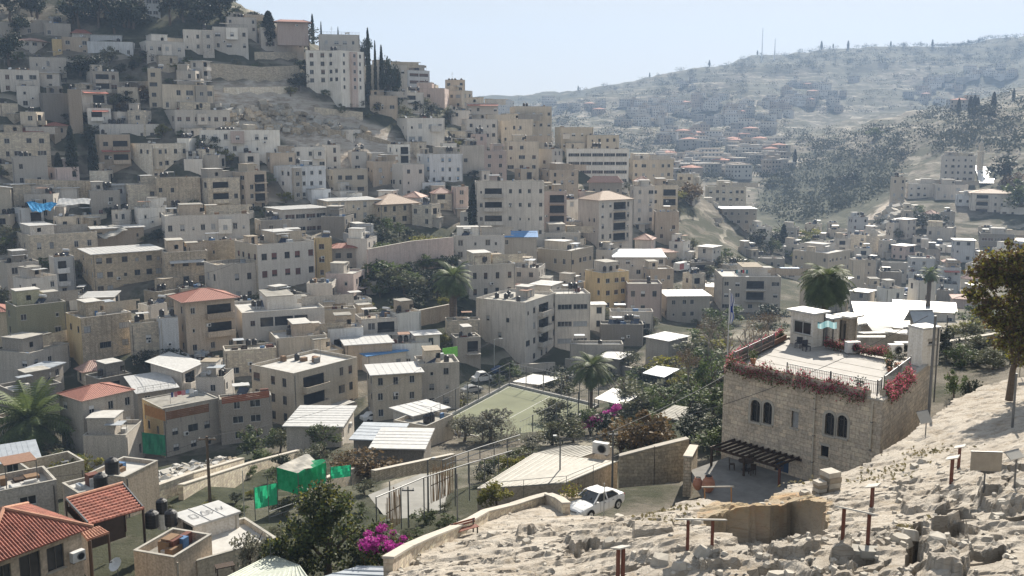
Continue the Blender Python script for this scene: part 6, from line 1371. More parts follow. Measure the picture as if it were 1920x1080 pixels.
# ------------------------------------------------------------------ parked car
def car():
    p = at(1115, 958, 62.5); d = math.atan2(-.70, -.71); o = empty('parked_car', p, d); tag(o, 'white four-door saloon car parked below the rock edge', 'car')
    pt = plain('car_paint_white', (.72,.72,.71), .22, spec=.6, var=.02); gl_ = plain('car_glass', (.02,.025,.03), .06, spec=.8, var=.05); tyre = plain('tyre', (.02,.02,.02), .8)
    # lofted lower body: x forward, stations (x, z_low, z_top, half width)
    S = [(-2.25,.42,.72,.62),(-2.2,.3,.88,.74),(-2.0,.24,.97,.82),(-1.4,.22,1.0,.85),(-.6,.2,.98,.86),(.4,.2,.96,.86),(.95,.2,.95,.86),(1.5,.22,.88,.84),(1.95,.25,.80,.79),(2.15,.3,.72,.70),(2.24,.36,.6,.58)]
    m = MB(); ring = []
    for x, z0, z1, w in S:
        zm = (z0+z1)/2; ring.append([(x,-w*.92,z0),(x,-w,z0+.15),(x,-w*1.0,zm+.1),(x,-w*.93,z1-.04),(x,-w*.8,z1),(x,0,z1+.035),(x,w*.8,z1),(x,w*.93,z1-.04),(x,w,zm+.1),(x,w,z0+.15),(x,w*.92,z0)])
    for a, b in zip(ring, ring[1:]):
        for k in range(10): m.face([a[k],b[k],b[k+1],a[k+1]], pt)
    m.face(ring[0][::-1], pt); m.face(ring[-1], pt); bd = m.build('body', o, smooth=False)
    # cabin: pillars and roof
    G = [(-1.55,.98,.72,.98),(-1.0,.985,.80,1.36),(-.3,.98,.82,1.45),(.25,.97,.82,1.44),(.98,.955,.80,.99)]; rw = [.70,.60,.60,.60,.72]
    m = MB(); P0 = [(x,-w,zb) for x,zb,w,zt in G]; P1 = [(x,-r_,zt) for (x,zb,w,zt), r_ in zip(G, rw)]
    mir = lambda p: (p[0],-p[1],p[2])
    for k in range(1, 3): m.face([P1[k],P1[k+1],mir(P1[k+1]),mir(P1[k])], pt)
    m.face([(-1.0,-.6,1.36),(-1.0,.6,1.36),(-1.02,.6,1.33),(-1.02,-.6,1.33)], pt)
    for k in range(1, 3):
        e = Vector((0,0,.03)); m.face([P1[k],P1[k+1],tuple(Vector(P1[k+1])-Vector((0,.03,.06))),tuple(Vector(P1[k])-Vector((0,.03,.06)))], pt); m.face([mir(P1[k]),mir(P1[k+1]),mir(tuple(Vector(P1[k+1])-Vector((0,.03,.06)))),mir(tuple(Vector(P1[k])-Vector((0,.03,.06))))], pt)
    for s in (-1, 1):
        for a, b in (((.98,s*.78,.97),(.25,s*.61,1.43)),((-1.55,s*.74,.98),(-1.0,s*.61,1.36)),((-.28,s*.845,.98),(-.25,s*.64,1.44)),((.25,s*.62,1.43),(-1.0,s*.62,1.36))): m.bar(a,b,.075,.06,pt)
    m.build('cabin_roof', o)
    m = MB(); m.face([(.98,-.76,.99),(.98,.76,.99),(.25,.58,1.42),(.25,-.58,1.42)], gl_); m.build('windscreen', o)
    m = MB(); m.face([(-1.55,-.7,1.0),(-1.55,.7,1.0),(-1.0,.57,1.35),(-1.0,-.57,1.35)], gl_); m.build('rear_window', o)
    for s in (-1, 1): m = MB(); m.face([(-1.4,s*.80,.99),(.86,s*.81,.97),(.28,s*.63,1.41),(-.95,s*.63,1.345)], gl_); m.build('side_window', o)
    for x in (-1.38, 1.38):
        for s in (-1, 1):
            m = MB(); m.tube([(x,s*.66,.31),(x,s*.87,.31)], .31, tyre, 18); w = m.build('wheel', o); m = MB(); m.tube([(x,s*.872,.31),(x,s*.885,.31)], .2, GALV, 12); m.tube([(x,s*.886,.31),(x,s*.893,.31)], .06, METAL, 8); m.build('rim', w)
            m = MB(); K = 10
            for k in range(K):
                a0, a1 = math.pi*k/K, math.pi*(k+1)/K; q = lambda a, r_: (x+r_*math.cos(a), s*.868, .31+r_*math.sin(a))
                m.face([q(a0,.3),q(a0,.39),q(a1,.39),q(a1,.3)], tyre)
            m.build('wheel_arch', o)
    for s in (-1, 1):
        m = MB(); m.box(2.02, min(s*.42,s*.7), .56, 2.2, max(s*.42,s*.7), .72, plain('lamp_glass', (.55,.57,.6), .1, spec=.8)); m.build('headlight', o)
        m = MB(); m.box(-2.24, min(s*.45,s*.72), .68, -2.1, max(s*.45,s*.72), .84, plain('lamp_red', (.3,.02,.02), .3)); m.build('tail_light', o)
        m = MB(); m.box(.72, min(s*.86,s*1.02), .95, .86, max(s*.86,s*1.02), 1.08, pt); m.build('wing_mirror', o)
    m = MB(); m.box(2.16,-.38,.52,2.24,.38,.64,DARK); m.box(2.1,-.55,.3,2.235,.55,.42,DARK); m.build('grille', o)
    for s in (-1, 1):
        m = MB()
        for x in (.0, -.85): m.box(x-.09, min(s*.862,s*.885), .8, x+.09, max(s*.862,s*.885), .83, METAL)
        for x in (.42,-.42,-1.25): m.box(x-.008, min(s*.862,s*.868), .35, x+.008, max(s*.862,s*.868), .95, METAL)
        m.build('door_handle', o)
car()
def small_car(px, py, ang, body, label, van=0, Y=None):
    p = ground_at(px, py) if Y is None else at(px, py, Y); o = empty('parked_van' if van else 'parked_car', p, ang); tag(o, label, 'van' if van else 'car'); m = MB(); h = 1.0 if not van else 1.2
    pr = [(-2.2,.35),(-2.2,h-.1),(-2.0,h),(-1.5,h+.02),(-1.0,1.45 if not van else 2.1),(.4,1.46 if not van else 2.1),(1.1,h),(2.0,h-.15),(2.2,.7),(2.2,.35)]
    for a, b in zip(pr, pr[1:]): m.face([(a[0],-.84,a[1]),(b[0],-.84,b[1]),(b[0],.84,b[1]),(a[0],.84,a[1])], body)
    for s in (-.84,.84): m.face([(a[0],s,a[1]) for a in pr], body)
    m.build('body', o); m = MB(); zt = 1.38 if not van else 1.95
    for s in (-.845,.845): m.face([(-1.3,s,h+.06),(.95,s,h+.04),(.4,s,zt),(-.95,s,zt)], GLASS)
    m.face([(1.07,-.7,h+.06),(1.07,.7,h+.06),(.47,.66,zt+.01),(.47,-.66,zt+.01)], GLASS); m.build('windows', o)
    for x in (-1.35,1.35):
        for s in (-.7,.7): m = MB(); m.tube([(x,s-.16,.3),(x,s+.16,.3)], .3, BLACK, 12); m.build('wheel', o)
CW, CS, CB = plain('car_white', (.65,.65,.64), .3), plain('car_silver', (.42,.43,.44), .25, .3), plain('car_blue', (.06,.10,.2), .3)
small_car(905,716,.5,CW,'white van parked on the street beside the street house',1); small_car(885,738,.6,CS,'silver car on the street behind the white van'); small_car(800,768,.7,CB,'dark blue car parked beside the ball court corner'); small_car(700,790,.6,CW,'white car in the shade of the long veranda house')
small_car(940,700,.5,CB,'dark car under the street lamp'); small_car(1690,552,.2,CW,'white car on the road beyond the crown palm',0,320); small_car(1696,560,.2,CS,'silver car on the road beyond the crown palm',0,312); small_car(1702,548,.2,CB,'dark car on the road beyond the crown palm',0,326)
# white truck box with red and white lettering panel by the pink roof
g_ = ground_at(1278, 512); o = empty('delivery_truck', g_, .9); tag(o, 'white box truck with a red printed side near the pink tiled roof', 'truck'); m = MB(); m.box(-3.4,-1.1,.9,1.6,1.1,3.3,WHITE); m.box(-3.4,-1.12,1.2,-.6,-1.101,3.0,plain('print_red', (.35,.12,.12), .6)); m.build('cargo_box', o); m = MB(); m.box(1.7,-1.05,.6,3.3,1.05,2.4,WHITE); m.box(3.301,-.9,1.5,3.31,.9,2.2,GLASS); m.build('cab', o)
for x in (-2.4,2.5):
    for s in (-.9,.9): m = MB(); m.tube([(x,s-.18,.45),(x,s+.18,.45)], .45, BLACK, 12); m.build('wheel', o)
# ------------------------------------------------------------------ ball court
def court():
    g = leafmat('turf', (.16,.17,.11), (.26,.26,.18), .05, .25); m = MB(); c = [Vector(q) for q in COURT]; m.face(c, plain('court_turf', (.17,.18,.115), .95, var=.22, scale=.12)); o = m.build('ball_court'); tag(o, 'worn pale green ball court with a kerb', kind='structure')
    m = MB(); cc = sum(c, Vector())/4
    ln = [cc + (q-cc)*.94 + Vector((0,0,.006)) for q in c]; WL = plain('line_white', (.5,.5,.48), .8)
    for a, b in zip(ln, ln[1:]+ln[:1]):
        d = (b-a).normalized()*.05; nrm = Vector((-d.y, d.x, 0)); m.face([a-nrm, b-nrm, b+nrm, a+nrm], WL)
    a, b = (ln[0]+ln[1])/2, (ln[2]+ln[3])/2; a = (ln[1]+ln[2])/2; b = (ln[3]+ln[0])/2; d = (b-a).normalized()*.05; nrm = Vector((-d.y,d.x,0)); m.face([a-nrm,b-nrm,b+nrm,a+nrm], WL)
    o = m.build('court_markings'); tag(o, kind='structure'); o['label'] = 'faint white lines on the ball court'
    for i, nm in enumerate(('left street side', 'far side by the low wall', 'side by the slender palm', 'near side by the garden')):
        a, b = c[i], c[(i+1)%4]; o = empty('court_fence', a); tag(o, f'tall wire mesh fence of the ball court on its {nm}', 'fence'); L = (b-a).length; K = max(4, round(L/4)); hh = 4.2 if i != 3 else 3.2
        m = MB(); m.bar(Vector((0,0,.15)), b-a+Vector((0,0,.15)), .3, .5, CONC); m.build('kerb', o); m = MB()
        for z in (.6, 1.5, 2.4, 3.3, 4.2):
            if z <= hh: m.bar(Vector((0,0,z)), b-a+Vector((0,0,z)), .05 if z == hh else .022, .05 if z == hh else .022, METAL)
        n = int(L/.9)
        for k in range(n): q = (b-a)*(k/n); m.box(q.x-.008, q.y-.008, .3, q.x+.008, q.y+.008, hh, METAL)
        m.build('mesh_panel', o)
        for k in range(K): q = (b-a)*(k/K); m = MB(); m.cyl(q.x,q.y,0,hh+.1,.085,METAL,6); m.build('post', o)
court()
# ------------------------------------------------------------------ flat roofs, tiled house and sheds at the lower corner
B2 = lambda *a, **k: house(*a, **k)
B2(-6,0,72,868,905,'t','low shed with a blue-grey ribbed roof beside the date palm',roof='shed',rm=1,rise=.9,n=1,dens=.5)
B2(38,66,162,905,948,'c','roofless-looking flat house with tall cream parapets above the clay roofs',par=1.0,n=1,dens=.2,rm=2,clutter=4,annex=0)
B2(-40,-20,110,938,985,'p','wide flat white roof cluttered with pipes beside the clay roofs',n=1,dens=.3,rm=0,clutter=6,Y=76)
B2(172,238,300,902,972,'t','blank tan wall house with pale coping behind the second clay roof',n=1,dens=0,rm=0,clutter=3,par=.3)
B2(120,150,240,930,975,'g','low grey flat roof with scattered white rubble behind the clay roofs',n=1,dens=0,rm=0,clutter=5,Y=77,par=.2)
B2(330,368,450,988,1040,'w','small white shed with dark scribbled marks on its sheet roof',roof='slab',rm=0,ov=.12,n=1,left=[(.3,2.0,.1,2.1,'loggia')],side=[],Y=66,name='white_shed',cat='shed')
B2(318,372,520,1062,1100,'c','cream terrace roof with a small table in front of the scribbled shed',n=1,dens=0,rm=0,Y=62,par=.35)
B2(255,330,400,1060,1120,'t','dark cluttered balcony house between the clay roof and the cream terrace',n=1,dens=.6,rm=2,Y=60,clutter=9,annex=0)
# scribbles on the shed roof
rec = HOUSES[-3]; m = MB(); zz = rec['H']+.205
def stroke(pts):
    for a, b in zip(pts, pts[1:]): m.bar((a[0]*rec['W'], a[1]*rec['D'], zz), (b[0]*rec['W'], b[1]*rec['D'], zz), .045, .008, METAL)
for s in (((.12,.35),(.14,.62),(.27,.6),(.25,.33),(.12,.35)), ((.33,.34),(.44,.66),(.5,.36),(.33,.34)), ((.53,.6),(.56,.34),(.66,.5),(.53,.6)), ((.7,.36),(.74,.58),(.82,.4),(.88,.6))): stroke(s)
m.build('roof_mark', rec['root'])
# small table on the cream terrace
p = at(420,1036,61); o = empty('garden_table', Vector((p.x,p.y,HOUSES[-2]['C'].z+HOUSES[-2]['H']+.003)), .5); tag(o, 'small wooden table standing on the cream terrace roof', 'table'); m = MB(); m.box(-.6,-.35,.5,.6,.35,.56,WOODD); m.build('tabletop', o)
for x in (-.55,.49):
    for y in (-.3,.24): m = MB(); m.box(x,y,0,x+.06,y+.06,.499,WOODD); m.build('leg', o)
# tiled house: hipped roof with real ribs
def ribbed(mb, a, b, c, d, mat, pitch=.19, r=.06, ridge=None):
    """slope a-b (eave) to d-c (top); half-round ribs run up it"""
    a,b,c,d = map(Vector,(a,b,c,d)); nrm = (b-a).cross(d-a).normalized(); mb.face([a,b,c,d], mat); n = max(2, int((b-a).length/pitch))
    for k in range(n+1):
        t = k/n; p = a+(b-a)*t; q = d+(c-d)*t if (c-d).length > .01 else d
        if (c-d).length < .5: # triangle: stop at the hip line
            e = (b-a).normalized(); m_ = (a+b)/2; s = abs((p-m_).dot(e))/((b-a).length/2); up = (d-m_); q = p + up*(1-s)
        if (q-p).length < .25: continue
        mb.tube([p+nrm*.01, q+nrm*.01], [r, r], mat, 6, caps=True)
        nn = int((q-p).length/.38)
        for j in range(nn): z0 = p+(q-p)*(j/nn); mb.tube([z0+nrm*.015, z0+(q-p)/nn*.25+nrm*.012], [r*1.22, r*1.1], mat, 6)
CT = plain('clay_tile_near', (.27,.105,.075), .75, var=.45, scale=1.3); CTL = plain('clay_ridge', (.36,.19,.13), .8, var=.25, scale=3)
def tiled_house():
    A = Vector((-25.7,58,-24.2)); u = Vector((-.55,-.84,0)); v = Vector((-.84,.55,0)); S = 7.0
    o = empty('tiled_house', A+Vector((0,0,-4))); tag(o, 'brown house under a ribbed clay tile pyramid roof at the lower corner', 'house')
    q = [Vector((0,0,4)), u*S+Vector((0,0,4)), u*S+v*S+Vector((0,0,4)), v*S+Vector((0,0,4))]; ap = (u+v)*S/2+Vector((0,0,5.55))
    m = MB()
    for i in range(4): ribbed(m, q[(i+1)%4], q[i], ap, ap, CT)
    for k in range(4): m.tube([q[k]+Vector((0,0,.05)), ap+Vector((0,0,.08))], [.13,.13], CTL, 7)
    m.build('roof', o)
    wm = W['t'][0]; m = MB(); i_ = .5; w0 = [(u*i_+v*i_), u*(S-i_)+v*i_, u*(S-i_)+v*(S-i_), u*i_+v*(S-i_)]
    # front wall faces away from v
    ops = [(1.2,2.3,2.0,3.5),(2.7,4.0,1.6,3.6),(4.5,5.4,2.0,3.5)]
    facade(m, w0[0], u, S-2*i_, -v, -4, 3.98, ops, wm, .2)
    for a, b in ((0,3),(3,2),(2,1)): m.face([w0[a]+Vector((0,0,-4)),w0[b]+Vector((0,0,-4)),w0[b]+Vector((0,0,3.98)),w0[a]+Vector((0,0,3.98))], wm)
    m.build('wall', o)
    for a, b, z0, z1 in ops:
        m = MB(); P_ = lambda s, z, d: w0[0]+u*s+v*d+Vector((0,0,z)); m.face([P_(a,z0,.15),P_(b,z0,.15),P_(b,z1,.15),P_(a,z1,.15)], GLASS)
        for s0, s1 in ((a,a+.07),(b-.07,b),((a+b)/2-.04,(a+b)/2+.04)): m.bar(P_(s0,(z0+z1)/2,.12)-Vector((0,0,(z1-z0)/2)), P_(s0,z1,.12), .07, .05, FRAMED)
        m.bar(P_(a-.1,z0-.05,-.03),P_(b+.1,z0-.05,-.03),.12,.08,SILL); m.build('window', o)
    p = o.location + w0[0] + u*.55 - v*.32 + Vector((0,0,2.2)); a = link('air_conditioner', M_AC, None, p, math.atan2(u.y,u.x)+math.pi); a.scale = (1.0,1.2,1.0); tag(a, 'boxy air conditioner on the wall under the clay pyramid roof', 'air conditioner')
tiled_house()
def second_roof():
    a, b, c, d = at(165,983,63), at(268,953,68), at(230,908,71.5), at(124,938,66.5)
    ze = (a.z+b.z)/2; o = empty('tiled_shelter', a-Vector((0,0,2.6))); tag(o, 'open shelter under a single sloping clay tile roof with white edges', 'shelter'); L = o.location
    m = MB(); ribbed(m, b-L, c-L, d-L, a-L, CT, .42, .12); m.build('roof', o)
    m = MB(); up = Vector((0,0,.1)); m.bar(d-L+up, a-L+up, .09, .16, METAL); m.bar(c-L+up, b-L+up, .09, .16, METAL); m.build('bargeboards', o); m = MB(); m.tube([d-L+up, c-L+up], [.13,.13], CTL, 7); m.build('ridge', o)
    for p in (a, b, c, d): m = MB(); q = p-L; m.box(q.x-.07,q.y-.07,-1.5,q.x+.07,q.y+.07,q.z-.05,WOODD); m.build('post', o)
    m = MB(); h = Vector((0,0,-2.6)); m.face([d-L+h*.2, c-L+h*.2, c-L+h*1.6, d-L+h*1.6], plain('brown_boards', (.09,.06,.045), .8)); m.face([d-L+h*.3,a-L+h*.3,a-L+h*1.6,d-L+h*1.6], W['t'][0]); m.build('back_wall', o)
    a, b, c, d = at(165,1013,60), at(203,1000,62), at(184,988,63), at(150,995,61); o = empty('small_tiled_porch', a); tag(o, 'small lit clay tile porch roof between the two clay roofs', 'porch'); m = MB(); ribbed(m, Vector(), b-a, c-a, d-a, CTL, .28, .08); m.build('roof', o); m = MB()
    for q in (Vector((.1,.1,0)), b-a): m.box(q.x-.06,q.y-.06,-2.5,q.x+.06,q.y+.06,q.z-.05,WOODD)
    m.build('posts', o)
second_roof()
def near_tank(px, py, Y, k, sc_, lb):
    o = link('water_tank', TANKS[k], None, at(px,py,Y), .3); o.scale = (sc_,)*3; tag(o, lb, 'water tank')
def stand_at(px, py, Y, h, r, lb, mat=WHITE):
    p = at(px,py,Y); o = empty('tank_stand', p-Vector((0,0,h))); tag(o, lb, 'tank stand'); m = MB(); m.cyl(0,0,.0,h-.05,r,mat,12); m.build('drum', o); m = MB(); m.box(-r*1.1,-r*1.1,h-.05,r*1.1,r*1.1,h-.004,METAL); m.build('platform', o)
stand_at(211,889,80,1.7,.5,'white drum stand carrying a black tank behind the clay roofs'); near_tank(211,889,80,0,1.15,'black tank on a white drum stand beside the moss-gold bush')
stand_at(304,960,72,1.3,.42,'white pipe stand under the tallest tank near the scribbled shed'); near_tank(304,960,72,0,.85,'black ribbed tank on a white stand beside the blank tan wall')
near_tank(190,918,76,0,1.1,'squat black tank lying against the second clay roof'); near_tank(286,988,69,0,1.0,'black tank at the edge of the open tiled shelter'); near_tank(323,1010,67,2,.8,'black tank raised on legs in front of the scribbled shed')
p = at(219,1068,57); o = link('satellite_dish', M_DISH, None, p-Vector((0,0,.6)), -.9); o.scale = (1.0,)*3; tag(o, 'white satellite dish below the small clay porch roof', 'satellite dish')
p = at(305,1042,61); o = link('washing_line', M_LAUN[1], None, p-Vector((.5,0,1.2)), .9); o.scale = (.5,.5,.6); tag(o, 'little line of red and dark washing below the raised black tank', 'washing line')
p = at(0,664,178); o = link('washing_line', M_LAUN[2], None, ground_at(24,692)+Vector((0,0,3.2)), .35); o.scale = (2.6,1,1.6); tag(o, 'long line of red white and blue washing across the olive green house', 'washing line')
# striped sheet roof at the bottom edge
def sheet_roof(pts, label, mat, pitch=.5, leg=2.4, name='lean_to', ribr=.05, wall=None):
    a,b,c,d = pts; o = empty(name, a-Vector((0,0,leg))); tag(o, label, 'shed' if wall else 'lean-to'); L = o.location; m = MB(); e = Vector((0,0,.05))
    m.face([p-L+e for p in (a,b,c,d)], mat); m.face([p-L-e for p in (d,c,b,a)], mat)
    for p, q in ((a,b),(b,c),(c,d),(d,a)): m.face([p-L-e,q-L-e,q-L+e,p-L+e], mat)
    n = int((b-a).length/pitch)
    for k in range(n+1): t = k/n; m.tube([a+(b-a)*t-L+e, d+(c-d)*t-L+e], ribr, mat, 6)
    m.build('roof', o); m = MB()
    if wall:
        for p, q in ((a,b),(b,c),(c,d),(d,a)): m.face([Vector((p.x,p.y,p.z-leg-2))-L,Vector((q.x,q.y,q.z-leg-2))-L,q-L-e*1.2,p-L-e*1.2], wall)
        m.build('wall', o)
    else:
        for p in (a,b,c,d): q = p-L; m.box(q.x-.06,q.y-.06,-2,q.x+.06,q.y+.06,q.z-.06,METAL)
        m.build('posts', o)
    return o
sheet_roof([at(398,1098,50),at(580,1090,49),at(560,1062,52),at(510,1042,56)], 'ribbed grey-green lean-to roof at the bottom edge beside the dark tree', plain('sheet_sage', (.42,.45,.39), .5, .1), .32, 2.5, ribr=.06)
sheet_roof([onplane(895,917,-28.6),onplane(1062,906,-28.6),onplane(1158,866,-28.2),onplane(1004,850,-28.2)], 'broad white ribbed car port roof behind the parked car', plain('sheet_cream', (.33,.315,.275), .55, .05, var=.16), .55, 2.6, wall=W['t'][0], name='car_port', ribr=.045)
sheet_roof([onplane(1004,850,-28.3),onplane(1090,858,-28.3),onplane(1150,838,-28.1),onplane(1060,836,-28.1)], 'upper strip of white ribbed roofing behind the car port', plain('sheet_cream', (.33,.315,.275), .55), .4, 2.6, wall=W['p'][0], name='shed', ribr=.04)
sheet_roof([onplane(715,1090,-22),onplane(760,1066,-22),onplane(668,1064,-22.4),onplane(600,1084,-22.4)], 'low patched sheet lean-to under the bougainvillea', SHEETG, .5, 1.8)
o = link('air_conditioner', M_AC, None, onplane(1127,852,-28.1)+Vector((0,0,.1)), -.5); o.scale = (1.7,1.6,1.6); tag(o, 'white air conditioner standing on the ribbed car port roof', 'air conditioner')
# gravel under the car and concrete yard
m = MB(); m.face([onplane(x,y,-32.4) for x,y in ((690,928),(790,888),(842,893),(834,962),(738,990))], plain('yard_concrete', (.25,.245,.225), .9, var=.2, scale=.5)); o = m.build('concrete_yard'); tag(o, 'pale concrete yard below the cane fences', kind='structure')
for i, (x0, y0, x1, y1, Y_, lb) in enumerate(((808,932,850,912,73,'upright cane fence beside the pair post'),(725,985,752,968,68,'short cane fence at the edge of the concrete yard'))):
    a, b = at(x0,y0,Y_), at(x1,y1,Y_+2); o = empty('cane_fence', a); tag(o, lb, 'fence'); m = MB(); rs = random.Random(i); n = int((b-a).length/.07)
    for k in range(n): q = (b-a)*(k/n)+Vector((rs.gauss(0,.04),rs.gauss(0,.04),0)); m.tube([q-Vector((0,0,.5)), q+Vector((rs.gauss(0,.06),rs.gauss(0,.06),rs.uniform(1.6,2.6)))], .022, plain('cane', (.38,.27,.17), .8), 4)
    m.build('canes', o); m = MB(); m.bar(Vector((0,0,.9)), b-a+Vector((0,0,.9)), .05, .05, WOODD); m.build('rail', o)
def handrail(pts, h, lb, r=.045, n=2, Yh=None):
    o = empty('handrail', pts[0]); tag(o, lb, 'handrail'); L = Vector(pts[0]); m = MB()
    for k in range(n): m.tube([p-L+Vector((0,0,h-.5*k)) for p in pts], r*.75, METAL, 6)
    m.build('rails', o)
    for a, b in zip(pts, pts[1:]):
        K = max(1, round((b-a).length/3))
        for k in range(K): q = a+(b-a)*(k/K)-L; m = MB(); m.cyl(q.x,q.y,q.z-1.5,q.z+h,r*.75,METAL,6); m.build('post', o)
handrail([at(706,975,64),at(795,935,69),at(880,905,76),at(960,878,84)], 1.6, 'long galvanised pipe rail crossing the concrete yard', .06, 1)
handrail([at(830,895,80),at(900,868,88),at(975,842,97)], 1.5, 'double pipe rail above the garden behind the car port', .06, 2)
handrail([onplane(900,930,-28.4),onplane(1062,915,-28.4),onplane(1160,874,-28)], 1.0, 'thin white railing along the front of the car port roof', .03, 2)
handrail([at(505,985,80),at(560,965,84),at(600,950,87)], 1.2, 'pale railing below the green net panels', .04, 2)
for i, (q, z, lb, mt) in enumerate(((((962,716),(1010,722),(1052,708),(1000,702)),-47.5,'low pale canopy roof at the back of the ball court',SHEET),(((1115,748),(1165,760),(1205,738),(1150,728)),-44.5,'faded white awning roof among the shrubs right of the court palm',SHEET),(((1225,782),(1290,790),(1325,770),(1265,760)),-36.5,'crumpled white sheet roof beside the leafy tree at the stone house',ROOFM[1]),(((1205,700),(1245,708),(1275,692),(1232,686)),-45.5,'small blue-grey lean-to roof above the court bushes',SHEETG),(((640,875),(690,890),(725,868),(672,855)),-42.5,'rusted lean-to roof beside the rust creeper',plain('sheet_rust', (.22,.13,.09), .8)))):
    sheet_roof([onplane(x, y, z) for x, y in q], lb, mt, .5, 2.2)
# green net shelter and panels
def net_panel(a, b, h, parent, nm='net_panel', sag=.1, mat=None):
    m = MB(); K = 8; a, b = Vector(a), Vector(b); nrm = Vector((-(b-a).y,(b-a).x,0)).normalized()
    P_ = lambda i, j: a+(b-a)*(i/K)+Vector((0,0,h*j/4))+nrm*sag*math.sin(i*1.7+j)*(1-abs(j-2)/3)
    for i in range(K):
        for j in range(4): m.face([P_(i,j),P_(i+1,j),P_(i+1,j+1),P_(i,j+1)], mat or NETG)
    return m.build(nm, parent)
A, B_, C_, D_ = (at(520,916,88), at(560,928,86), at(612,905,90), at(572,890,93)); o = empty('net_shelter', A); tag(o, 'bright green net shelter with a dusty white top', 'shelter')
h = 2.0
for p, q in ((A,B_),(B_,C_),(D_,A)): net_panel(p-A, q-A, h, o)
m = MB(); K = 8
for i in range(K):
    for j in range(K):
        f = lambda a, b: (B_-A)*(a/K)+(D_-A)*(b/K)+((C_-B_)-(D_-A))*(a/K)*(b/K)+Vector((0,0,h+.05+.25*math.sin(a*1.1)*math.sin(b*.9)))
        m.face([f(i,j),f(i+1,j),f(i+1,j+1),f(i,j+1)], NETG if i+j > 10 else ROOFM[1])
m.build('top_cover', o); m = MB()
for p in (A,B_,C_,D_): q = p-A; m.cyl(q.x,q.y,q.z-1,q.z+h+.1,.04,METAL,6)
m.build('posts', o)
for (a, b, hh, lb) in ((at(478,955,84),at(521,945,86),2.0,'green net panel left of the green net shelter'),(at(620,898,93),at(658,893,96),1.2,'slanting green net panel right of the green net shelter'),(at(268,850,140),at(312,855,142),3.2,'dark green cloth screen at the foot of the wooden-screen house')):
    o = empty('net_screen', a); tag(o, lb, 'net screen'); net_panel((0,0,0), b-a, hh, o, mat=NETD if 'dark' in lb else NETG); m = MB()
    for q in (Vector(), b-a): m.cyl(q.x,q.y,q.z-1,q.z+hh+.1,.04,METAL,6)
    m.build('posts', o)
# blue tarp, coloured boards
def cloth(pts, mat, lb, name, sag=.3, K=8):
    a,b,c,d = [Vector(p) for p in pts]; m = MB(); f = lambda i, j: tuple(a*(1-i/K)*(1-j/K)+b*(i/K)*(1-j/K)+c*(i/K)*(j/K)+d*(1-i/K)*(j/K)+Vector((0,0,sag*math.sin(i*1.3+j*.8)-sag*math.sin(math.pi*i/K)*math.sin(math.pi*j/K))))
    for i in range(K):
        for j in range(K): m.face([f(i,j),f(i+1,j),f(i+1,j+1),f(i,j+1)], mat)
    o = m.build(name); tag(o, lb, name.replace('_', ' ')); return o
cloth([at(49,379,252),at(112,381,252),at(94,394,248),at(62,398,248)], plain('tarp_blue', (.03,.25,.5), .5), 'bright blue tarp sagging over a yard on the mid slope', 'tarp')
cloth([at(112,372,254),at(170,372,254),at(168,382,250),at(104,385,250)], SHEET, 'dusty white canvas beside the blue tarp', 'tarp', .15)
cloth([at(174,438,246),at(212,420,250),at(240,430,246),at(200,448,243)], ROOFM[1], 'sagging cream canvas over the open porch', 'tarp', .2)
def board(px0, py0, px1, py1, Y, h, mat, lb):
    a, b = at(px0,py0,Y), at(px1,py1,Y+3); o = empty('fence_board', a); tag(o, lb, 'fence'); m = MB(); K = max(2, int(h/.24)); [m.bar(Vector((0,0,h*(k+.5)/K)), b-a+Vector((0,0,h*(k+.5)/K)), .05, h/K-.035, mat) for k in range(K)]; m.build('panel', o); m = MB()
    for t in (0,.33,.66,1): q = (b-a)*t; m.box(q.x-.04,q.y+.04,-.6,q.x+.04,q.y+.12,h+q.z+.1,METAL)
    m.build('posts', o)
board(788,699,826,685,176,1.4,TEAL,'teal boards along the parapet of the grey street house'); board(826,684,846,674,181,1.3,plain('board_green', (.1,.36,.08), .7),'green boards continuing the teal parapet'); board(830,672,858,668,188,2.0,LIME,'bright lime screen at the end of the grey street house')
board(272,778,310,790,147,1.7,WOOD,'orange-brown plank screen on the yellow-flanked roof'); board(312,788,392,772,147,1.3,plain('plank_brown', (.16,.075,.035), .8),'brown plank screen along the front of the same roof'); board(416,758,505,745,150,1.1,plain('plank_red', (.25,.09,.05), .8),'reddish fence on the roof beside the wooden screen')
# rubble
def rubble(poly, n, name, lb, smin, smax, mats, seed):
    rs = random.Random(seed); m = MB(); xs = [p[0] for p in poly]; ys = [p[1] for p in poly]; k = 0
    while k < n:
        x, y = rs.uniform(min(xs),max(xs)), rs.uniform(min(ys),max(ys))
        if not inpoly(x, y, poly): continue
        p = ground_at(x, y); s = rs.uniform(smin, smax); q = Matrix.Translation(p+Vector((0,0,s*.2))) @ Matrix.Rotation(rs.uniform(0,3),4,'Z') @ Matrix.Rotation(rs.uniform(-.5,.5),4,'X') @ Matrix.Rotation(rs.uniform(-.4,.4),4,'Y')
        m.box(-s*rs.uniform(.3,.6),-s*rs.uniform(.3,.6),-s*rs.uniform(.15,.4),s*.5,s*.45,s*rs.uniform(.15,.4),rs.choice(mats),q); k += 1
    o = m.build(name); tag(o, lb, kind='stuff')
rubble([(292,892),(340,875),(440,862),(452,880),(400,905),(310,935)], 260, 'rubble', 'heap of white and grey building rubble by the lane', .4, 1.3, [ROOFM[0],ROOFM[1],CONC,ROOFM[3]], 1)
rubble([(335,668),(390,660),(425,690),(410,715),(340,705)], 160, 'rubble', 'spill of household rubble below the loggia house', .4, 1.4, [ROOFM[0],CONC,WOODD,ROOFM[3],SHEETG], 2)
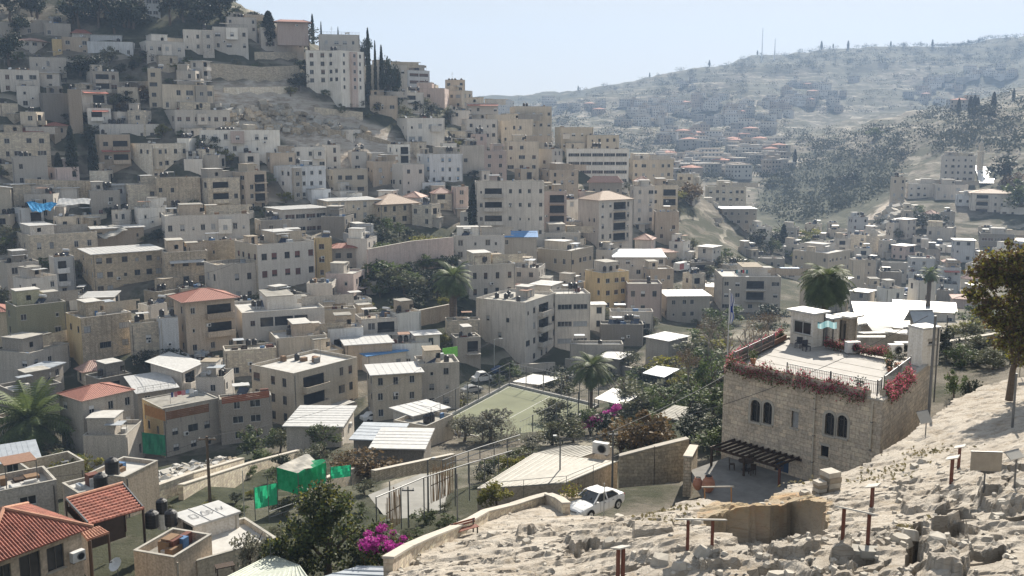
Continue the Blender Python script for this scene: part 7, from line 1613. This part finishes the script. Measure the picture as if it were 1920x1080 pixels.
rubble([(0,470),(40,462),(60,500),(40,540),(0,545)], 90, 'rubble', 'pale rubble slope at the picture edge', .6, 2.2, [ROOFM[1],ROOFM[3],SILL], 3)
rubble([(410,205),(530,200),(600,230),(700,255),(680,262),(560,258),(420,240)], 240, 'scree', 'broken limestone blocks on the bare slope', .6, 3.0, [ROOFM[1],ROOFM[3],SILL,W['r'][0]], 5)
rubble([(1590,460),(1650,400),(1690,370),(1696,400),(1640,470)], 120, 'scree', 'broken rock on the pale knoll', 1.0, 4.0, [ROOFM[1],ROOFM[3],SILL], 6)
rubble([(1300,500),(1380,480),(1440,520),(1380,545),(1320,540)], 80, 'rubble', 'rubble bank behind the bare trees', .6, 2.0, [ROOFM[3],CONC], 7)
# ------------------------------------------------------------------ things on the rock
PANEL = plain('panel_pale', (.42,.40,.36), .6, var=.08); PANELB = plain('panel_back', (.33,.295,.245), .7)
def lectern(px, py, w, rz, lb, h=.95, gap=None, tilt=.5, panel=True):
    p = on_rock(px, py); o = empty('information_lectern', p, rz); tag(o, lb, 'information panel'); g = gap or w*.5
    for x in (-g/2, g/2): m = MB(); m.box(x-.045,-.045,-.25,x+.045,.045,h,RUST); m.build('post', o)
    m = MB(); m.box(-w/2,-.26,-.02,w/2,.26,.02,PANEL,Matrix.Translation((0,0,h+.02)) @ Matrix.Rotation(-.36+.1*tilt,4,'X')); m.build('panel', o)
lectern(1312,1022,1.55,-.05,'low information panel on rust posts before the ochre pit',.8,.75,.12); lectern(1603,1018,1.1,-.62,'information panel on two rust posts beside stone slabs',.95,.72,.1)
lectern(1163,1086,.42,.5,'narrow information panel cut by the bottom edge',.95,.18,.4); lectern(1634,955,.5,.9,'thin edge-on information panel behind the two-post panel',.95,.14,.3)
lectern(1783,906,.5,1.0,'nearer of two slim rust stands on the path',1.1,.36,.1); lectern(1797,878,.5,1.0,'farther of two slim rust stands on the path',1.1,.36,.1)
def sign(px, py, w, h, ph, rz, lb, tilt=0, mat=PANEL, name='information_sign'):
    p = on_rock(px, py); o = empty(name, p, rz); tag(o, lb, 'sign'); m = MB(); m.tube([(0,.03,-.3),(0,.03,ph)], .035, METAL, 6); m.build('post', o); m = MB(); q = Matrix.Translation((0,0,ph)) @ Matrix.Rotation(tilt,4,'X'); m.box(-w/2,-.02,-.02,w/2,.02,h,mat,q); m.box(-w/2-.02,-.03,h+.001,w/2+.02,.03,h+.04,METAL,q); m.build('board', o)
sign(1736,815,1.0,.75,.75,.5,'tilted white board at the corner of the stone house',-.55); sign(1845,917,1.15,.72,.62,-.1,'beige sign board on a single post beside the cut trench',0,PANELB); sign(1903,915,.8,.32,1.15,.5,'white tilted panel on a thin post at the picture edge',-.9)
sign(1912,705,.9,1.0,2.3,.1,'small white sign with dark print fixed by the shaded path',0)
m = MB(); s_ = BLACK
# bench by the parapet
p = on_rock(872, 1003); o = empty('park_bench', p, .62); tag(o, 'red-brown wooden bench against the stone parapet', 'bench'); o.scale = (.72,.72,.72); m = MB(); bw = plain('bench_wood', (.2,.07,.045), .6)
for k in range(3): m.box(-.95,-.25+k*.16,.42,.95,-.12+k*.16,.46,bw)
m.build('seat', o); m = MB()
for k in range(2): m.box(-.95,.26,.58+k*.16,.95,.3,.7+k*.16,bw)
m.build('backrest', o)
for x in (-.85,.78): m = MB(); m.box(x,-.26,-.1,x+.07,-.19,.418,RAIL); m.box(x,.24,-.1,x+.07,.3,.88,RAIL); m.box(x,-.19,.36,x+.07,.24,.418,RAIL); m.build('leg', o)
# sawhorse barrier, jars, planter by the car
p = Vector(onplane(1345,940,-25.6)); o = empty('sawhorse', p, -.2); tag(o, 'orange wooden sawhorse at the edge of the yard', 'sawhorse'); m = MB(); m.bar((-1.1,0,.95),(1.1,0,1.15),.1,.1,SILL); m.build('beam', o)
for x, z in ((-.9,.95),(.9,1.12)):
    for s in (-1,1): m = MB(); m.bar((x,0,z),(x+.05,s*.42,-.1),.08,.08,WOOD); m.build('leg', o)
def jar(px, py, z, s, lb):
    p = onplane(px,py,z); o = empty('clay_jar', p); tag(o, lb, 'jar', None); m = MB(); pr = [(.0,.18),(.15,.3),(.45,.42),(.75,.36),(.92,.22),(1.0,.26)]; m.tube([(0,0,a*s) for a,_ in pr], [b*s for _,b in pr], plain('terracotta', (.36,.17,.11), .8), 14); o2 = m.build('body', o); m = MB(); m.cyl(0,0,1.0*s,1.03*s,.2*s,DARK,12); m.build('mouth', o)
jar(1328,922,-25.6,1.15,'large terracotta jar beside the pergola'); jar(1308,918,-25.6,.9,'smaller clay jar with dry leaves beside the rough wall end')
p = at(1070,940,62.5); o = empty('stone_planter', p-Vector((0,0,.6)), .3); tag(o, 'square stone planter of orange flowers in front of the parked car', 'planter'); m = MB(); m.box(-.6,-.5,-.8,.6,.5,1.0,WH_); m.build('box', o); m = MB(); m.leaves(np.random.default_rng(1).normal(size=(260,3))*np.array([.4,.35,.28])+np.array([0,0,1.25]), .16, LY, np.random.default_rng(2)); m.leaves(np.random.default_rng(3).normal(size=(90,3))*np.array([.4,.35,.25])+np.array([.1,0,1.3]), .14, LRUST, np.random.default_rng(2)); m.build('foliage', o)
# loose slabs beside the two-post panel
for i, (px, py, w, d_, h) in enumerate(((1612,1036,.75,.5,.1),(1634,1046,.65,.42,.1))):
    p = on_rock(px, py); m = MB(); m.box(-w/2,-d_/2,-.1,w/2,d_/2,h,ROOFM[1]); o = m.build('stone_slab', None, p, -.4+i*.3); tag(o, 'flat cut stone slab lying at the foot of the rust posts', 'slab', 'stone slabs at the rust posts')
# stones scattered on the rock
def stones():
    rs = random.Random(12); m = MB(); n = 0
    while n < 420:
        px, py = rs.uniform(740,1920), rs.uniform(860,1080)
        x, y = rock_at(px, py)
        if not inpoly(x, y, ROCKPOLY): continue
        s = rs.uniform(.05,.16) if rs.random() < .92 else rs.uniform(.2,.42); q = Matrix.Translation((x,y,rz_(x,y)+s*.15)) @ Matrix.Rotation(rs.uniform(0,6),4,'Z') @ Matrix.Rotation(rs.uniform(-.4,.4),4,'X')
        k = [Vector((math.cos(a)*s*rs.uniform(.7,1.2), math.sin(a)*s*rs.uniform(.6,1), 0)) for a in [j*1.047 for j in range(6)]]; b = [q @ (v-Vector((0,0,s*.4))) for v in k]; t = [q @ (v*.7+Vector((0,0,s*rs.uniform(.25,.5)))) for v in k]
        m.face(t, SILL)
        for j in range(6): m.face([b[j],b[(j+1)%6],t[(j+1)%6],t[j]], SILL)
        n += 1
    o = m.build('loose_stones'); tag(o, 'loose limestone chips scattered over the bedrock', kind='stuff')
stones()
# dry grass and low weeds at the rock edge and on the banks
def weeds():
    rs = np.random.default_rng(4); P_ = []
    for (px, py, n, sx) in ((1680,880,60,.8),(1640,900,50,.9),(1720,850,50,.7),(1230,975,40,.8),(1265,955,40,.7),(1500,905,20,.6),(1700,1000,16,.4),(1760,845,40,.9),(1250,985,30,.5)):
        x, y = rock_at(px, py); q = rs.normal(size=(n,2))*sx+np.array([x,y]); z = rock_h(q[:,0], q[:,1]); P_.append(np.stack([q[:,0],q[:,1],z+.08],1))
    m = MB(); m.leaves(np.concatenate(P_), .2, leafmat('dry_weed', (.12,.11,.05), (.26,.22,.12), .3), rs, .2); o = m.build('dry_grass'); tag(o, 'dry weeds growing in the rock cracks', kind='stuff')
weeds()
# ------------------------------------------------------------------ the far hill: houses, woods, masts, minaret
def far_hill():
    rs = random.Random(21); pts = []
    dens = [[(960,195),(1250,190),(1440,190),(1480,330),(1300,340),(1180,300),(1040,240)], [(1250,150),(1700,150),(1920,120),(1920,185),(1700,230),(1450,240),(1250,230)], [(1200,290),(1470,300),(1460,345),(1300,350),(1230,340)]]
    wts = [170, 110, 60]
    for poly, k in zip(dens, wts):
        xs = [p[0] for p in poly]; ys = [p[1] for p in poly]; c = 0; t_ = 0
        cl = [(rs.uniform(min(xs),max(xs)), rs.uniform(min(ys),max(ys))) for _ in range(14)]
        while c < k and t_ < 6000:
            t_ += 1; q = rs.choice(cl); x, y = q[0]+rs.gauss(0,26), q[1]+rs.gauss(0,9)
            if inpoly(x, y, poly): pts.append((x, y)); c += 1
    W_ = [plain('far_wall_'+n, c, .9, var=.1) for n, c in (('pale', (.42,.385,.33)), ('white', (.5,.475,.43)), ('tan', (.36,.30,.24)), ('grey', (.30,.285,.26)))]
    RF = plain('far_roof_red', (.36,.17,.12), .9)
    protos = []
    for v in range(12):
        m = MB(); w, d_, n = rs.uniform(9,17), rs.uniform(8,12), rs.choice((1,2,2,3)); h = 3.1*n; wm = W_[v % 4]
        m.box(-w/2,-d_/2,-6,w/2,d_/2,h,wm,skip='t'); m.box(-w/2-.1,-d_/2-.1,h,w/2+.1,d_/2+.1,h+.5,W_[(v+1)%4]); 
        if v % 3 == 0: m.box(-w/4,-d_/4,h+.501,w/6,d_/3,h+2.8,wm)
        if v == 2:
            for s in ((-1,1),): m.face([(-w/2-.4,-d_/2-.4,h+.51),(w/2+.4,-d_/2-.4,h+.51),(0,0,h+2.2)],RF); m.face([(w/2+.4,-d_/2-.4,h+.51),(w/2+.4,d_/2+.4,h+.51),(0,0,h+2.2)],RF); m.face([(w/2+.4,d_/2+.4,h+.51),(-w/2-.4,d_/2+.4,h+.51),(0,0,h+2.2)],RF); m.face([(-w/2-.4,d_/2+.4,h+.51),(-w/2-.4,-d_/2-.4,h+.51),(0,0,h+2.2)],RF)
        for s in range(n):
            for k in range(int(w/3)):
                x = -w/2+1.2+k*3; 
                if rs.random() < .85: m.box(x,-d_/2-.03,s*3.1+1,x+1.2,-d_/2-.002,s*3.1+2.3,GLASS); m.box(x-.1,-d_/2-.08,s*3.1+.86,x+1.3,-d_/2-.002,s*3.1+.98,wm)
            for k in range(int(d_/3.5)): y = -d_/2+1.2+k*3.4; m.box(-w/2-.03,y,s*3.1+1,-w/2-.002,y+1.1,s*3.1+2.2,GLASS)
        protos.append(m)
    pm = [m.mesh('distant_house') for m in protos]; rest = MB(); pts = [(x, y, ground_at(x, y)) for x, y in pts]; pts.sort(key=lambda q: q[2].y); n = 0
    for x, y, p in pts:
        if p.y < 560: continue
        k = rs.randrange(12); rz = -math.atan((x-CX)/F)+rs.uniform(-.7,.7)
        if n < 60: o = link('distant_house', pm[k], None, p, rz); tag(o, 'small pale flat-roofed house scattered on the hazy far hillside', 'distant house', 'houses on the hazy far hillside'); n += 1
        else:
            m = protos[k]; Mx = Matrix.Translation(p) @ Matrix.Rotation(rz,4,'Z'); b = len(rest.v); rest.v += [tuple(Mx @ Vector(v)) for v in m.v]; rest.f += [tuple(i+b for i in f) for f in m.f]; rest.m += [rest.mi(m.mats[i]) for i in m.m]
    o = rest.build('distant_houses'); tag(o, 'many tiny pale houses dotted over the hazy far hillside', kind='stuff')
    # woods and scrub
    rg = np.random.default_rng(31); P_ = []; wood = MB()
    def clump(x, y, hm, wm, k):
        p = ground_at(x, y); 
        if p.y < 430: return
        q = rg.normal(size=(k,3))*np.array([wm*.4,wm*.4,hm*.28])+np.array([p.x,p.y,p.z+hm*.5]); P_.append(q)
    for poly, k in (([(1380,112),(1500,95),(1700,82),(1820,66),(1920,66),(1920,118),(1700,125),(1500,130),(1380,135)],420),([(960,190),(1250,140),(1400,110),(1400,180),(1200,215),(1000,215)],150),([(1240,130),(1920,110),(1920,190),(1600,215),(1250,215)],260),([(1000,215),(1450,215),(1560,300),(1470,340),(1250,340)],230),([(1440,330),(1560,300),(1690,300),(1680,360),(1520,420),(1430,420)],170),([(1700,215),(1920,195),(1920,290),(1760,290)],120),([(1480,250),(1700,235),(1720,300),(1560,310)],100)):
        xs = [p[0] for p in poly]; ys = [p[1] for p in poly]; c = 0
        while c < k:
            x, y = rg.uniform(min(xs),max(xs)), rg.uniform(min(ys),max(ys))
            if inpoly(x, y, poly): clump(x, y, rg.uniform(3,8), rg.uniform(5,13), 42); c += 1
    wood.leaves(np.concatenate(P_), 1.5, leafmat('far_wood', (.05,.058,.045), (.085,.092,.07), .15, .03), rg, .4); o = wood.build('distant_woods'); tag(o, 'dark woods and scrub on the far hills', kind='stuff')
    # skyline trees one can tell apart
    for i, (x, h) in enumerate(((1084,9),(1218,9),(1330,12),(1420,9),(1540,15),(1562,9),(1590,15),(1670,10),(1748,13),(1835,9))):
        ys = np.arange(40, 240, 2); p = None
        for y in ys:
            t = math.tan(math.atan((CY-y)/F)-P); Y = np.arange(900,2300,12.); Z = Y*t; X = (x-CX)/F*(Y*CP-Z*SP); b = np.nonzero(Z <= terr(X,Y))[0]
            if len(b): p = Vector((X[b[0]],Y[b[0]],float(terr(X[b[0]],Y[b[0]])))); break
        if p is None: continue
        hm = h*p.y/F; r = empty('cypress_tree', p); r.scale = (hm*1.6,hm*1.6,hm); tag(r, 'lone dark conifer standing up from the far hazy ridge line', 'tree', 'conifers on the far ridge line'); link('crown', crown_mesh('cypress', i % 3), r); link('trunk', trunk_mesh('cypress', i % 3), r)
    for x, y0, y1, lb in ((1428,52,112,'taller thin radio mast on the far ridge'),(1452,72,108,'shorter thin radio mast on the far ridge')):
        p = at(x, y1+6, 1800); p.z = gz(p.x, p.y)-1; h = zat(y0, 1800)-p.z; o = empty('radio_mast', p); tag(o, lb, 'mast'); m = MB(); m.tube([(0,0,0),(0,0,h)], [.9,.35], GALV, 6); m.build('shaft', o); m = MB()
        for k in range(6): m.box(-1.6,-.2,h*(.3+.12*k),1.6,.2,h*(.3+.12*k)+.4,GALV)
        m.build('crossbars', o)
    p = at(1835,345,545); p.z = gz(p.x,p.y); h = zat(262,545)-p.z; o = empty('minaret', p); tag(o, 'slim pale minaret on the right-hand hill', 'minaret'); m = MB(); m.cyl(0,0,-3,h*.62,1.7,W['e'][0],8); m.cyl(0,0,h*.66,h*.85,1.2,W['e'][0],8); m.build('shaft', o); m = MB(); m.cyl(0,0,h*.62,h*.66,2.3,W['e'][0],8); m.build('balcony', o); m = MB(); m.tube([(0,0,h*.85),(0,0,h*.9),(0,0,h)], [1.3,1.0,.05], W['e'][0], 8); m.build('cap', o)
    p = at(1636,470,420); p.z = gz(p.x,p.y); h = zat(428,420)-p.z; o = empty('tower', p); tag(o, 'squat stone tower with a domed top at the foot of the pale knoll', 'tower'); m = MB(); m.box(-2.2,-2.2,-3,2.2,2.2,h*.7,W['e'][0]); m.build('wall', o); m = MB(); m.tube([(0,0,h*.7),(0,0,h*.8),(0,0,h*.92),(0,0,h)], [1.8,1.6,1.0,.1], W['e'][0], 10); m.build('dome', o)
    # bright road running down the right-hand hill
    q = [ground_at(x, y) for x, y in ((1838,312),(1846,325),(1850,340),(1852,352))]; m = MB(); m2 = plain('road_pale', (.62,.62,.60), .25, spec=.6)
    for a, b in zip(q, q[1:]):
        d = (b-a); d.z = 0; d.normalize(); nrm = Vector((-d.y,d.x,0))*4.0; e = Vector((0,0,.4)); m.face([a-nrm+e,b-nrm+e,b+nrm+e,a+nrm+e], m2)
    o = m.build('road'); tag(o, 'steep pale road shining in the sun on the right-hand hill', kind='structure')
far_hill()
# ------------------------------------------------------------------ labels that tell one thing from the next
STO = {1: 'single-storey', 2: 'two-storey', 3: 'three-storey', 4: 'four-storey', 5: 'five-storey', 6: 'six-storey'}
ORD = ['', 'second', 'third', 'fourth', 'fifth', 'sixth', 'seventh', 'eighth', 'ninth', 'tenth', 'eleventh', 'twelfth']
def rel(px, py):
    q = min(LAND, key=lambda l: math.hypot(l[0]-px, (l[1]-py)*1.6)); dx, dy = px-q[0], py-q[1]; d = math.hypot(dx, dy)
    if abs(dy) > 1.3*abs(dx): w = 'above' if dy < 0 else 'below'
    elif abs(dx) > 2.2*abs(dy): w = 'left of' if dx < 0 else 'right of'
    else: w = ('above and ' if dy < 0 else 'below and ')+('left of' if dx < 0 else 'right of')
    return w+' the '+q[2], d
USED = {}
def uniq(items):
    """items: (obj, [phrases from short to long], rel, dist)"""
    from collections import defaultdict
    lv = {id(i[0]): 0 for i in items}
    for r_ in range(4):
        g = defaultdict(list)
        for i in items: g[i[1][min(lv[id(i[0])], len(i[1])-1)]+' '+i[2]].append(i)
        for k, v in g.items():
            if len(v) > 1:
                for i in v: lv[id(i[0])] = min(lv[id(i[0])]+1, len(i[1])-1)
    g = defaultdict(list)
    for i in items: g[i[1][lv[id(i[0])]]+' '+i[2]].append(i)
    for k, v in g.items():
        v.sort(key=lambda i: i[3])
        for n, i in enumerate(v):
            i[0]['label'] = k if len(v) == 1 else (k+', nearest to it' if n == 0 else k+f', {ORD[min(n,11)]} nearest')
it = []
for r in HOUSES:
    o = r['root']
    if r['label']: o['label'] = r['label']; r['short'] = r['label']; continue
    rw, d_ = rel(r['px'], r['py']); c = r['cw']; st = STO.get(r['n'], 'tall'); rf = {'flat': 'flat-roofed', 'slab': 'sheet-roofed', 'hip': 'red-tiled', 'hipp': 'faded-tiled', 'hipt': 'tan-tiled', 'shed': 'lean-to-roofed', 'gable': 'gabled'}[r['roof']]
    it.append((o, [f'{c} {st} house', f'{c} {rf} {st} house'], rw, d_)); o['group'] = 'houses packed on the hillside'
uniq(it)
from collections import defaultdict
it = []
for o, px, py, w, _ in THINGS:
    rw, d_ = rel(px, py); it.append((o, [w], rw, d_)); o['group'] = w+'s among the houses'
uniq(it)
by = defaultdict(list)
for o, w, r in HOUSES_ITEMS: by[(w, r['root'].name)].append((o, r))
for (w, _), v in by.items():
    lab = v[0][1]['root']['label'].split(', ')
    t = lab[0].split(); t = ' '.join(t)
    for o, r in v:
        s = f"{w} on the {t}"; 
        if len(lab) > 1: s += ', '+lab[1]
        ws = s.split()
        if len(ws) > 16:
            s = f"{w} on the {' '.join(t.split()[:16-len(w.split())-2])}"; ws = s.split()
            while ws[-1] in ('the','of','on','and','a','with','under','by','its','in','at','beside','over','to','one','between','below','above'): ws.pop()
            s = ' '.join(ws)
        o['label'] = s; o['group'] = w+'s on roofs'
for o in list(bpy.data.objects):
    if 'label' in o and len(o['label'].split()) > 16: o['label'] = ' '.join(o['label'].split()[:16])
seen = defaultdict(list)
for o in bpy.data.objects:
    if 'label' in o and o.parent is None and o.get('kind') is None: seen[o['label']].append(o)
for k, v in seen.items():
    if len(v) > 1:
        for o in v: o['group'] = o.get('group') or (o.get('category', 'thing')+' group')
        gname = v[0]['group']
        for o in v: o['group'] = gname
cnt = defaultdict(int)
for o in bpy.data.objects:
    if o.parent is None and 'category' in o: cnt[o['category']] += 1
print('COUNTS', dict(cnt), 'objects', len(bpy.data.objects))
